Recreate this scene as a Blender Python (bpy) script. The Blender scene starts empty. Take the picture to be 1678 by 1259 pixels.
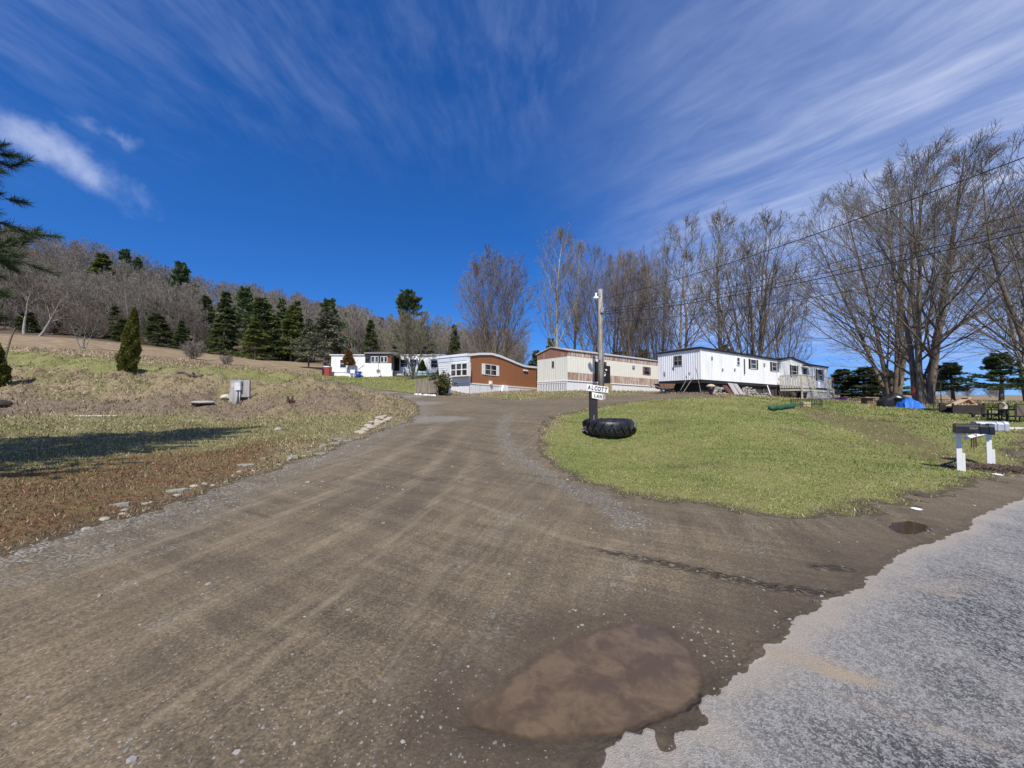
import bpy, bmesh, math, random
import numpy as np
from mathutils import Vector, Matrix

# ------------------------------------------------------------------ camera, sky, sun, exposure
SC = bpy.context.scene
COL = SC.collection
CAMH, FPX, W0, H0 = 1.6, 630.0, 1678.0, 1259.0
PITCH = math.atan(20.5 / FPX)
cam = bpy.data.cameras.new('camera')
cam.sensor_fit = 'HORIZONTAL'; cam.sensor_width = 36.0; cam.lens = 36.0 * FPX / W0
cam.clip_start = 0.05; cam.clip_end = 6000
camo = bpy.data.objects.new('camera', cam); COL.objects.link(camo)
camo.location = (0, 0, CAMH); camo.rotation_euler = (math.pi/2 + PITCH, 0, 0)
SC.camera = camo

SUN_EL = math.radians(51.0)
SUN_AZ = math.radians(185.0)          # clockwise from +Y: behind the camera
sd = Vector((math.sin(SUN_AZ)*math.cos(SUN_EL), math.cos(SUN_AZ)*math.cos(SUN_EL), math.sin(SUN_EL)))
sun = bpy.data.lights.new('sun', 'SUN'); sun.energy = 4.6; sun.angle = math.radians(0.53); sun.color = (1.0, 0.94, 0.84)
suno = bpy.data.objects.new('sun', sun); COL.objects.link(suno)
suno.rotation_euler = sd.to_track_quat('Z', 'Y').to_euler()

SC.view_settings.view_transform = 'Standard'; SC.view_settings.look = 'None'
SC.view_settings.exposure = 0.32; SC.view_settings.gamma = 1.0
SC.cycles.max_bounces = 6; SC.cycles.diffuse_bounces = 2; SC.cycles.glossy_bounces = 2
SC.cycles.transparent_max_bounces = 6

class NT:
    """small helper for building node trees"""
    def __init__(s, tree): s.t = tree; s.n = tree.nodes; s.l = tree.links
    def new(s, kind, **kw):
        n = s.n.new(kind)
        for k, v in kw.items(): setattr(n, k, v)
        return n
    def put(s, sock, v):
        if isinstance(v, bpy.types.NodeSocket): s.l.new(v, sock)
        elif v is not None:
            if hasattr(sock, 'default_value'):
                dv = sock.default_value
                if hasattr(dv, '__len__') and not hasattr(v, '__len__'): v = [v]*len(dv)
                if hasattr(dv, '__len__') and len(dv) == 4 and len(v) == 3: v = (*v, 1)
                sock.default_value = v
    def math(s, op, a, b=None, c=None, clamp=False):
        n = s.new('ShaderNodeMath', operation=op); n.use_clamp = clamp
        for i, v in enumerate((a, b, c)):
            if v is not None: s.put(n.inputs[i], v)
        return n.outputs[0]
    def vmath(s, op, a, b=None, scale=None):
        n = s.new('ShaderNodeVectorMath', operation=op)
        s.put(n.inputs[0], a)
        if b is not None: s.put(n.inputs[1], b)
        if scale is not None: s.put(n.inputs['Scale'], scale)
        return n.outputs[0]
    def mix(s, f, a, b, mode='MIX'):
        n = s.new('ShaderNodeMix', data_type='RGBA', blend_type=mode); n.clamp_factor = True
        s.put(n.inputs[0], f); s.put(n.inputs[6], a); s.put(n.inputs[7], b)
        return n.outputs[2]
    def noise(s, vec, scale, detail=4, rough=0.55, dist=0.0, out=0):
        n = s.new('ShaderNodeTexNoise'); s.put(n.inputs['Vector'], vec)
        n.inputs['Scale'].default_value = scale; n.inputs['Detail'].default_value = detail
        n.inputs['Roughness'].default_value = rough; n.inputs['Distortion'].default_value = dist
        return n.outputs[out]
    def ramp(s, v, lo, hi, a=0.0, b=1.0, smooth=True):
        n = s.new('ShaderNodeMapRange'); n.interpolation_type = 'SMOOTHSTEP' if smooth else 'LINEAR'
        s.put(n.inputs[0], v)
        for i, x in enumerate((lo, hi, a, b)): s.put(n.inputs[i+1], x)
        return n.outputs[0]
    def attr(s, name, out='Fac'):
        n = s.new('ShaderNodeAttribute'); n.attribute_name = name; return n.outputs[out]
    def aniso(s, vec, deg, scale):
        return s.mapping(s.mapping(vec, rot=(0,0,math.radians(deg))), scale=scale)
    def mapping(s, vec, rot=(0,0,0), scale=(1,1,1), loc=(0,0,0)):
        n = s.new('ShaderNodeMapping'); s.put(n.inputs[0], vec)
        n.inputs['Location'].default_value = loc; n.inputs['Rotation'].default_value = rot; n.inputs['Scale'].default_value = scale
        return n.outputs[0]

def make_world():
    w = bpy.data.worlds.new('World'); SC.world = w; w.use_nodes = True
    t = NT(w.node_tree); t.n.clear()
    out = t.new('ShaderNodeOutputWorld')
    sky = t.new('ShaderNodeTexSky'); sky.sky_type = 'NISHITA'; sky.sun_disc = False
    sky.sun_elevation = SUN_EL; sky.sun_rotation = SUN_AZ
    sky.altitude = 400; sky.air_density = 1.0; sky.dust_density = 0.3; sky.ozone_density = 4.0
    d = t.new('ShaderNodeTexCoord').outputs['Generated']
    # dry mountain air: the blue stays deep almost down to the hills
    sv = t.vmath('NORMALIZE', t.vmath('ADD', d, (0, 0, SKY_LIFT))); t.put(sky.inputs[0], sv)
    sep = t.new('ShaderNodeSeparateXYZ'); t.put(sep.inputs[0], d)
    x, y, z = sep.outputs
    # deepen the blue a little: a clear, dry spring sky
    hs = t.new('ShaderNodeHueSaturation'); hs.inputs['Saturation'].default_value = SKY_SAT; hs.inputs['Value'].default_value = SKY_VAL
    t.put(hs.inputs['Color'], sky.outputs[0])
    blue = t.mix(1.0, hs.outputs[0], SKY_TINT, 'MULTIPLY')
    # thin high cloud on a plane far overhead
    zc = t.math('MAXIMUM', z, 0.03)
    zz = t.math('ADD', zc, 0.10)
    cx = t.math('DIVIDE', x, zz); cy = t.math('DIVIDE', y, zz)
    comb = t.new('ShaderNodeCombineXYZ'); t.put(comb.inputs[0], cx); t.put(comb.inputs[1], cy)
    p = comb.outputs[0]
    warp = t.noise(p, 1.3, 3, 0.5, out=1)
    pw = t.vmath('ADD', p, t.vmath('SCALE', t.vmath('SUBTRACT', warp, (0.5,0.5,0.5)), scale=0.30))
    n1 = t.noise(t.aniso(pw, -34, (2.6, .55, 1)), 1.5, 6, 0.56)
    n2 = t.noise(t.aniso(pw, -40, (8.0, 1.9, 1)), 1.5, 6, 0.60)
    n3 = t.noise(t.aniso(pw, 6, (8.0, 2.6, 1)), 1.6, 6, 0.62)
    n4 = t.noise(pw, 1.1, 5, 0.6)
    pd = t.vmath('ADD', d, t.vmath('SCALE', t.vmath('SUBTRACT', t.noise(d, 9.0, 6, .6, out=1), (.5,.5,.5)), scale=.10))
    def blob(ax, az_, rx, rz_, rot=0.0):
        v = t.vmath('SUBTRACT', pd, (ax, 0, az_)); v = t.vmath('MULTIPLY', v, (1, 0, 1))
        v = t.mapping(v, rot=(0,math.radians(rot),0)); v = t.vmath('MULTIPLY', v, (1/rx, 0, 1/rz_))
        ln = t.new('ShaderNodeVectorMath', operation='LENGTH'); t.put(ln.inputs[0], v)
        return t.ramp(ln.outputs['Value'], 1.0, 0.0)
    # the veil covers the right of the sky, thinning towards the left and the horizon
    rr_ = t.math('ADD', cx, t.math('MULTIPLY', cy, -0.16))
    right = t.ramp(t.math('ADD', rr_, t.math('MULTIPLY', t.math('SUBTRACT', n4, .5), .7)), -0.30, 1.05)
    mask_r = t.math('MULTIPLY', right, t.ramp(cy, 7.0, 2.2))
    a = t.math('ADD', t.math('MULTIPLY', n1, 0.60), t.math('MULTIPLY', n2, 0.40))
    cir = t.math('MULTIPLY', t.ramp(a, 0.34, 0.76), mask_r)
    veil = t.math('MULTIPLY', mask_r, 0.33)
    topm = t.ramp(t.math('ADD', cy, t.math('MULTIPLY', cx, -.10)), 1.75, 0.80)
    top = t.math('MULTIPLY', t.math('MULTIPLY', t.ramp(t.math('ADD', t.math('MULTIPLY', n3, 0.45), t.math('MULTIPLY', n4, 0.55)), 0.38, 0.72), topm), 0.24)
    tot = t.math('ADD', t.math('MULTIPLY', cir, 0.48), veil)
    tot = t.math('MAXIMUM', tot, top)
    # the one low white cloud to the left
    b1 = blob(-0.712, 0.372, 0.105, 0.052, -30)
    b2 = t.math('MULTIPLY', blob(-0.662, 0.428, 0.050, 0.022, 0), .55)
    bl = t.math('MAXIMUM', b1, b2)
    nb = t.noise(d, 14.0, 7, 0.6, 0.3)
    cl = t.ramp(t.math('ADD', t.math('MULTIPLY', bl, 1.0), t.math('MULTIPLY', t.math('SUBTRACT', nb, 0.5), 1.9)), 0.05, 1.45, 0.0, 0.60)
    cl = t.math('MULTIPLY', cl, t.ramp(bl, 0.0, 0.2))
    tot = t.math('MAXIMUM', tot, cl)
    tot = t.math('MINIMUM', tot, 0.92)
    # cloud lit by the same sun: near white
    ccol = t.mix(tot, CLOUD_A, CLOUD_B)
    fin = t.mix(tot, blue, ccol)
    bg = t.new('ShaderNodeBackground'); t.put(bg.inputs[0], fin); bg.inputs[1].default_value = 0.10
    t.l.new(bg.outputs[0], out.inputs[0])
SKY_LIFT = 0.10
SKY_SAT, SKY_VAL, SKY_TINT = 1.25, 1.0, (0.56, 0.88, 1.26)
CLOUD_A, CLOUD_B = (3.2, 4.2, 7.0), (6.6, 7.0, 8.4)
make_world()

# ------------------------------------------------------------------ small helpers
RNG = np.random.default_rng(7)
def tag(o, label=None, cat=None, group=None, kind=None):
    if label: o['label'] = label
    if cat: o['category'] = cat
    if group: o['group'] = group
    if kind: o['kind'] = kind
    return o
def P(px, py, Y):
    """world point seen at a pixel of the photograph at forward distance Y"""
    a, b = (px - W0/2)/FPX, (H0/2 - py)/FPX
    c, s = math.cos(PITCH), math.sin(PITCH)
    dy, dz = c - s*b, s + c*b
    k = Y/dy
    return Vector((a*k, Y, CAMH + dz*k))
_tab = np.random.default_rng(3).random((256, 256))
def vnoise(x, y):
    x = np.asarray(x, float); y = np.asarray(y, float)
    xi = np.floor(x).astype(int); yi = np.floor(y).astype(int)
    fx = x-xi; fy = y-yi; fx = fx*fx*(3-2*fx); fy = fy*fy*(3-2*fy)
    a = _tab[xi & 255, yi & 255]; b = _tab[(xi+1) & 255, yi & 255]
    c = _tab[xi & 255, (yi+1) & 255]; d = _tab[(xi+1) & 255, (yi+1) & 255]
    return (a*(1-fx)+b*fx)*(1-fy) + (c*(1-fx)+d*fx)*fy - 0.5
def fbm(x, y, oct=4, gain=0.5):
    s = 0; a = 1.0
    for i in range(oct):
        s = s + a*vnoise(x*2**i + 17.3*i, y*2**i - 9.1*i); a *= gain
    return s
def sstep(x, a, b):
    t = np.clip((x-a)/(b-a), 0, 1); return t*t*(3-2*t)
def mesh_from(name, V, Fs, mat=None, parent=None, smooth=False, attrs=None, col=None):
    """Fs: (M,3) or (M,4) int array, or list of such arrays"""
    if not isinstance(Fs, (list, tuple)): Fs = [Fs]
    Fs = [np.asarray(f, dtype=np.int32) for f in Fs if len(f)]
    me = bpy.data.meshes.new(name)
    V = np.ascontiguousarray(V, dtype=np.float32)
    me.vertices.add(len(V)); me.vertices.foreach_set('co', V.ravel())
    nl = sum(f.size for f in Fs); npol = sum(len(f) for f in Fs)
    me.loops.add(nl); me.polygons.add(npol)
    me.loops.foreach_set('vertex_index', np.concatenate([f.ravel() for f in Fs]))
    starts = []; o = 0
    for f in Fs:
        starts.append(o + np.arange(len(f))*f.shape[1]); o += f.size
    me.polygons.foreach_set('loop_start', np.concatenate(starts).astype(np.int32))
    me.polygons.foreach_set('use_smooth', np.full(npol, smooth, dtype=bool))
    me.update(calc_edges=True)
    for k, v in (attrs or {}).items():
        at = me.attributes.new(k, 'FLOAT', 'POINT'); at.data.foreach_set('value', np.asarray(v, np.float32))
    if col is not None:
        at = me.attributes.new('Col', 'FLOAT_COLOR', 'POINT')
        c4 = np.ones((len(V), 4), np.float32); c4[:, :3] = col
        at.data.foreach_set('color', c4.ravel())
    if mat: me.materials.append(mat)
    o = bpy.data.objects.new(name, me); COL.objects.link(o)
    if parent: o.parent = parent
    return o
def empty(name, loc=(0,0,0), rz=0.0):
    o = bpy.data.objects.new(name, None); o.location = loc; o.rotation_euler = (0,0,rz)
    o.empty_display_size = 0.2; COL.objects.link(o); return o
def mat_base(name):
    m = bpy.data.materials.new(name); m.use_nodes = True
    t = NT(m.node_tree); b = t.n['Principled BSDF']
    return m, t, b

# ------------------------------------------------------------------ terrain
# (px, py, forward distance): what height the ground has there
CP = [
 (0,900,None),(839,1100,None),(1600,1100,None),(300,1000,None),(1400,900,None),(1100,830,None),(839,760,9.2),(700,800,None),
 (0,838,5.0),(0,790,6.6),(0,740,10.0),(150,735,10.6),(300,760,8.9),(0,700,15),(300,705,15),(450,720,12.7),(0,682,19),(250,680,20),(450,690,19),(560,690,19),
 (0,660,21),(200,660,22),(392,660,24.5),(480,660,25),(0,625,23.5),(120,618,25),(210,612,27),(300,616,26.5),(400,622,27),(500,630,27.5),(560,640,27.5),(600,652,26.5),
 (-250,600,26),(-250,640,19),(-250,800,6),(-250,560,36),(-250,530,75),
 (0,574,34),(150,588,33),(240,598,33),(360,606,33),(430,612,34),(0,548,72),(150,558,74),(300,577,76),(450,592,78),(560,601,80),
 (545,616,49),(640,616.5,47),(722,618,46),(545,625,38),(640,630,37),(600,640,32),(700,644,32),(660,655,27),
 (640,700,15.5),(700,690,16.5),(780,700,14.5),(790,675,21),(780,652,29),(840,655,29),
 (772,645,33.5),(878,639,42),(930,640.5,33.5),(1080,643.5,40),(985,644,31),(900,648,30.5),(1148,645,26.5),(1079,644,30),(1250,650,34),(1357,655,40),
 (960,657,25),(1077,651,24.5),(1150,649.5,24.5),(1005,661,22),(934,675,18.5),(905,690,15.8),(886,715,12.9),(998,719,13.2),(905,763,9.0),(1029,809,6.5),(1267,842,5.3),
 (1200,656,22),(1200,690,14.6),(1200,760,8.8),(1300,660,23),(1320,670,19),(1400,664,23),(1400,720,12),(1400,790,7.1),(1470,667,22.5),(1515,669,22),(1560,673,20),(1600,678,17.5),(1640,685,15),(1678,695,13),(1578,771,8.2),(1622,762,9.0),(1600,800,6.7),
 (1450,658,40),(1600,658,40),(1700,658,45),(1450,652.5,100),(1678,652,120),(1250,651,100),(1900,690,14),(1900,656,60),(1900,760,8.5),
 (1000,640,60),(1000,641,100),(839,632,60),(839,622,100),(700,606,75),
 (1000,645,250),(1300,649,250),(1678,650,250),(1900,650,250),
 (839,612,180),(740,584,180),(640,562,180),(550,547,180),(450,524,180),(300,492,180),(200,460,180),(100,434,180),(0,414,180),(-250,400,180),
 (740,600,400),(500,560,400),(200,500,400),(0,460,400),(-250,450,400),(839,625,400),
 (0,500,115),(200,528,115),(400,566,115),(600,590,115),(740,604,115),(-250,480,115),
]
def qmap(X, Y):
    r = np.hypot(X, Y) + 1e-6; az = np.arctan2(X, Y)
    az = np.clip(az, -1.15, 1.15)
    return az*1.9, np.log(np.clip(r, 1.0, 480))
def _fit():
    XYZ = []
    for px, py, Y in CP:
        if Y is None:
            v = P(px, py, 10.0); k = -CAMH/(v.z-CAMH); XYZ.append((v.x*k, v.y*k, 0.0))
        else:
            v = P(px, py, Y); XYZ.append((v.x, v.y, v.z))
    for az in np.linspace(-1.1, 1.1, 9):
        for r in (1.0, 2.2): XYZ.append((r*math.sin(az), r*math.cos(az), 0.0))
    A = np.array(XYZ); u, v = qmap(A[:,0], A[:,1]); n = len(A)
    d = np.hypot(u[:,None]-u[None], v[:,None]-v[None])
    K = np.where(d > 0, d*d*np.log(d+1e-12), 0) + np.eye(n)*1e-4
    Pm = np.stack([np.ones(n), u, v], 1)
    M = np.block([[K, Pm], [Pm.T, np.zeros((3,3))]])
    sol = np.linalg.solve(M, np.concatenate([A[:,2], np.zeros(3)]))
    return u, v, sol
_fu, _fv, _fs = _fit()
def hbase(X, Y):
    X = np.atleast_1d(np.asarray(X, float)); Y = np.atleast_1d(np.asarray(Y, float))
    sh = X.shape; X = X.ravel(); Y = Y.ravel(); out = np.empty(len(X)); n = len(_fu)
    for i in range(0, len(X), 20000):
        u, v = qmap(X[i:i+20000], Y[i:i+20000])
        d2 = (u[:,None]-_fu)**2 + (v[:,None]-_fv)**2
        K = 0.5*d2*np.log(d2+1e-12)
        out[i:i+20000] = K@_fs[:n] + _fs[n] + _fs[n+1]*u + _fs[n+2]*v
    r = np.hypot(X, Y); az = np.abs(np.arctan2(X, Y))
    out *= sstep(r, 1.8, 4.0) * (1-sstep(az, 1.35, 2.1))
    out *= 1 - 0.97*sstep(r, 600, 1500)
    return out.reshape(sh)
def pz(px, py):
    """where the sight line of a pixel meets the ground: returns world x, y"""
    v1 = P(px, py, 1.0); dx, dz = v1.x, v1.z-CAMH
    Ys = np.exp(np.linspace(math.log(0.8), math.log(300), 1500))
    g = CAMH + dz*Ys - hbase(dx*Ys, Ys)
    k = np.argmax(g < 0)
    if g[k] >= 0: k = len(Ys)-1
    if k == 0: return (dx*Ys[0], Ys[0])
    f = g[k-1]/(g[k-1]-g[k]+1e-12); Yv = Ys[k-1]+f*(Ys[k]-Ys[k-1])
    return (dx*Yv, Yv)
def poly_w(pts):
    o = []
    for p in pts:
        if len(p) == 2: o.append(pz(*p))
        elif p[0] == 'w': o.append((p[1], p[2]))
        else: v = P(*p); o.append((v.x, v.y))
    return np.array(o)
def sdist(poly, X, Y):
    """signed distance to a closed polygon, positive inside"""
    X = np.asarray(X, float); Y = np.asarray(Y, float); sh = X.shape; X = X.ravel(); Y = Y.ravel()
    best = np.full(len(X), 1e18); inside = np.zeros(len(X), bool); n = len(poly)
    for i in range(n):
        ax, ay = poly[i]; bx, by = poly[(i+1) % n]
        ex, ey = bx-ax, by-ay; L = ex*ex+ey*ey+1e-12
        t = np.clip(((X-ax)*ex+(Y-ay)*ey)/L, 0, 1)
        best = np.minimum(best, (X-ax-t*ex)**2+(Y-ay-t*ey)**2)
        c = (ay > Y) != (by > Y)
        with np.errstate(divide='ignore', invalid='ignore'):
            xi = ax + (Y-ay)*ex/(ey if ey != 0 else 1e-12)
        inside ^= c & (X < xi)
    return (np.where(inside, 1, -1)*np.sqrt(best)).reshape(sh)

ASPH = poly_w([('w',-60,-33.5),('w',-6,-2.9),('w',-1.2,0.55),(940,1300),(1000,1259),(1000,1224),(1040,1208),(1071,1188),(1077,1208),(1077,1228),(1093,1230),(1117,1204),(1162,1190),(1166,1180),
 (1151,1157),(1182,1137),(1200,1113),(1238,1083),(1255,1069),(1247,1058),(1283,1050),(1295,1024),(1335,994),(1396,970),(1418,962),(1416,945),(1456,923),(1501,897),
 (1558,877),(1594,867),(1594,850),(1646,828),(1678,818),('w',11.5,8.2),('w',40,25),('w',260,150),('w',266,138),('w',40,13),('w',0,-10),('w',-60,-45)])
GRAV = poly_w([('w',-60,-31.5),('w',-14,-3.0),('w',-6,2.6),(-60,935),(0,915),(83,890),(190,852),(300,818),(400,785),(470,760),(540,738),(600,715),(640,700),(672,688,16.6),(690,674,20.5),(680,660,25.5),(662,651,28.5),(597,642,31.5),(545,633,36),
 (480,622.5,46),(480,618,50),(520,623,44),(545,630,39),(600,638,34),(680,646,31.2),(737,647.5,31),(781,649,30.3),(838,655,28.8),(905,656,28),(962,652,28),(1060,647,28.2),(1090,645,29.2),(1100,646,28),(1148,648,26),(1178,649,25.4),
 (1190,652,24.2),(1077,654,23.6),(1005,661,21.8),(934,674,18.7),(905,684,16.9),(886,701,14.4),(881,720,12.4),(886,742,10.4),(905,763,9.0),(934,782),(981,797),(1029,809),(1077,818),(1172,830),(1267,842),(1315,844.5),(1323,845),(1404,838),
 (1485,824),(1566,806),(1598,798),(1630,784),(1678,768),('w',14,10.4),('w',40,26.0),('w',260,153),('w',262,142),('w',40,17),('w',0,-8),('w',-60,-40)])
PUD = poly_w([(770,1150),(800,1118),(850,1090),(880,1065),(935,1042),(985,1028),(1040,1022),(1085,1030),(1105,1048),(1130,1075),(1144,1105),(1140,1128),(1120,1150),(1085,1165),(1050,1180),(1000,1190),(950,1198),(900,1198),(850,1192),(810,1182),(775,1168)])
PUD2 = poly_w([(1462,862),(1470,853),(1490,850),(1506,855),(1508,862),(1496,868),(1475,868)])

Z = {}
Z['lawn'] = poly_w([(1190,650,24.5),(1077,654,23.2),(1005,661,21.5),(934,674,18.4),(886,712,13),(905,768,9),(981,803),(1077,824),(1172,836),(1315,850),(1404,844),(1485,830),(1566,812),(1640,785),(1678,775),('w',14,10.7),('w',40,26.5),('w',60,44),('w',30,27),(1600,664,24),(1500,662,25),(1380,659,28),(1300,655,30),(1230,652,28)])
Z['lawn1'] = poly_w([(455,617,45),(520,612,50),(560,616,49),(730,618,46),(730,640,33),(690,646,31),(600,638,33.5),(545,628,40),(500,622,44)])
Z['lawn2'] = poly_w([(800,648,31.5),(870,641,39),(930,642,33),(1080,644,36),(1060,647,28.6),(962,652,28.4),(905,656,28.4),(838,655,29.2)])
Z['terrace'] = poly_w([(-400,560,32),(0,574,34),(150,588,33),(240,598,33),(360,606,33),(450,613,34),(500,620,33),(480,630,28),(400,622,27),(300,614,27.5),(200,607,27.5),(0,608,26),(-400,615,24)])
Z['verge'] = poly_w([(-400,685,18),(0,684),(300,684),(600,676),(640,685),(600,705),(450,740),(300,750),(150,785),(0,795),(-400,800,6.5)])
Z['rust'] = poly_w([(-400,780,7),(0,780),(200,750),(400,725),(480,722),(470,755),(330,800),(190,848),(0,900),(-300,930,4)])
Z['worn'] = poly_w([(1300,668),(1380,676),(1450,690),(1540,722),(1600,748),(1560,762),(1480,738),(1400,706),(1320,682)])
Z['brush'] = poly_w([(-300,655),(0,648),(200,650),(400,655),(600,652),(610,668),(450,674),(300,677),(0,680),(-300,684)])
Z['tread2'] = poly_w([(1318,918),(1390,925),(1405,934),(1330,930)])
Z['tread'] = poly_w([(960,893),(1040,905),(1140,925),(1260,950),(1370,965),(1375,975),(1300,970),(1180,948),(1080,925),(990,905)])
def zmask(X, Y, k, soft):
    return sstep(sdist(Z[k], X, Y) + soft*1.2*fbm(X/soft/1.5, Y/soft/1.5, 3), -soft, soft)
TRK = [([(1372,968),(1180,935),(960,893),(860,855),(780,822),(700,800)],.07,1.0),([(0,1150),(300,1010),(500,905),(640,820),(735,740),(768,690)],.10,.8),([(0,1040),(250,940),(450,850),(600,770),(715,700),(755,672)],.12,.9),
 ([(360,1150),(400,1110),(480,1040),(570,950),(680,850),(770,765),(790,700)],.06,.9),([(1320,892),(1100,850),(960,815),(875,772),(822,722)],.12,-.8),([(0,1090),(280,970),(480,875),(625,793),(725,720),(760,680)],.16,-.9),
 ([(0,1210),(300,1060),(520,930),(665,835),(755,750),(785,690)],.18,-.9),([(1360,935),(1150,905),(980,868),(880,820),(800,760),(775,700)],.14,-.9),([(0,980),(220,905),(420,820),(580,750),(700,690)],.12,.7),([(600,1259),(640,1120),(690,980),(740,870),(770,790),(780,720)],.10,.5),
 ([(1040,862),(1000,900),(960,950),(900,1000)],.12,.6),([(130,1259),(330,1120),(420,1050),(560,930)],.07,.8),([(820,655,28),(900,652,28.3),(1000,650,28),(1100,648,27.5)],.35,.8)]
TRK = [(poly_w(q), w, k) for q, w, k in TRK]
def tracks(X, Y):
    out = np.zeros(len(X)); wob = .10*fbm(X*1.1, Y*1.1, 3); rr_ = np.clip(np.hypot(X, Y)/6, .7, 2.2)
    for P_, w, k in TRK:
        # smooth the polyline
        t_ = np.linspace(0, len(P_)-1, len(P_)*5); i = np.clip(t_.astype(int), 0, len(P_)-2); f = (t_-i)[:,None]; f = f
        Q = P_[i]*(1-f)+P_[i+1]*f; Q = np.array([Q[max(0,j-3):j+4].mean(0) for j in range(len(Q))])
        best = np.full(len(X), 1e9); al = np.zeros(len(X))
        for j in range(len(Q)-1):
            ax, ay = Q[j]; ex, ey = Q[j+1]-Q[j]; tt = np.clip(((X-ax)*ex+(Y-ay)*ey)/(ex*ex+ey*ey+1e-9), 0, 1)
            d2 = (X-ax-tt*ex)**2+(Y-ay-tt*ey)**2; al = np.where(d2 < best, (j+tt)/(len(Q)-1), al); best = np.minimum(best, d2)
        fade = sstep(al, 0, .22)*(1-sstep(al, .75, 1))
        dd = np.abs(np.sqrt(best)+wob*.5); out = out + fade*k*.85*sstep(w*rr_*1.6-dd, 0, w*rr_*1.5)*(.55+.9*np.clip(fbm(X*2.3+9*k, Y*2.3, 4, .7)+.35, 0, 1))
    return out
def fields(X, Y):
    r = np.hypot(X, Y)
    n1 = fbm(X*1.7, Y*1.7, 4); n2 = fbm(X*9, Y*9, 4, 0.6)
    fa = sdist(ASPH, X, Y) + 0.03*n1 + 0.045*n2 + 0.030*vnoise(X*34, Y*34)*(r < 9)
    fg = sdist(GRAV, X, Y) + 0.30*n1*np.clip(r/5, .3, 1.5) + 0.20*n2
    fp = sdist(PUD, X, Y) + 0.04*n1 + 0.05*n2
    fp2 = sdist(PUD2, X, Y) + 0.04*n1 + 0.05*n2
    return fa, fg, fp, fp2
def ruts(X, Y):
    a = fbm((X*.94-Y*.33)*2.6, (X*.33+Y*.94)*.25, 4, .6); b = fbm((X*.47+Y*.88)*2.6, (X*.88-Y*.47)*.25, 4, .6)
    k = sstep(X, -.2, 1.6)*(1-sstep(Y, 4.5, 9)); return .006*(a*(1-k)+b*k)
def height(X, Y, F=None):
    X = np.asarray(X, float); Y = np.asarray(Y, float); r = np.hypot(X, Y)
    fa, fg, fp, fp2 = F if F else fields(X, Y)
    h = hbase(X, Y)
    off = sstep(-fg, 0.0, 1.0)*(fa < 0)
    bank = sstep(Y, 19, 22)*(1-sstep(Y, 30, 36))*(1-sstep(X, -9, -4))
    h = h + off*(0.03*fbm(X*2.2, Y*2.2, 4) + 0.05*sstep(r, 3, 12)*fbm(X*0.5, Y*0.5, 3) + bank*(0.62*fbm(X*0.8, Y*0.8, 5, .6)))
    h = h + (1-off)*(fa < 0)*(0.006*fbm(X*1.8, Y*1.8, 5, .6) + ruts(X, Y))
    h = h - 0.02*sstep(-fa, -0.0, 0.10)*(r < 40)
    h = h - 0.055*sstep(fp, -0.16, 0.16)*(fa < 0) - 0.06*sstep(fp2, -0.15, 0.15)
    # raised, churned tyre track
    tr = np.maximum(sstep(sdist(Z['tread'], X, Y), -0.04, 0.05), sstep(sdist(Z['tread2'], X, Y), -0.04, 0.05))
    h = h + tr*(0.024*fbm(X*13, Y*13, 3, .8) + 0.008)
    # low grass bank on the left verge
    h = h + 0.10*sstep(-fg, 0.1, 1.0)*(1-sstep(-fg, 1.8, 3.5))*(X < -0.5)*(Y < 14)*(Y > 1)
    return h
def hz(x, y): return float(height(np.array([x]), np.array([y]))[0])
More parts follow.
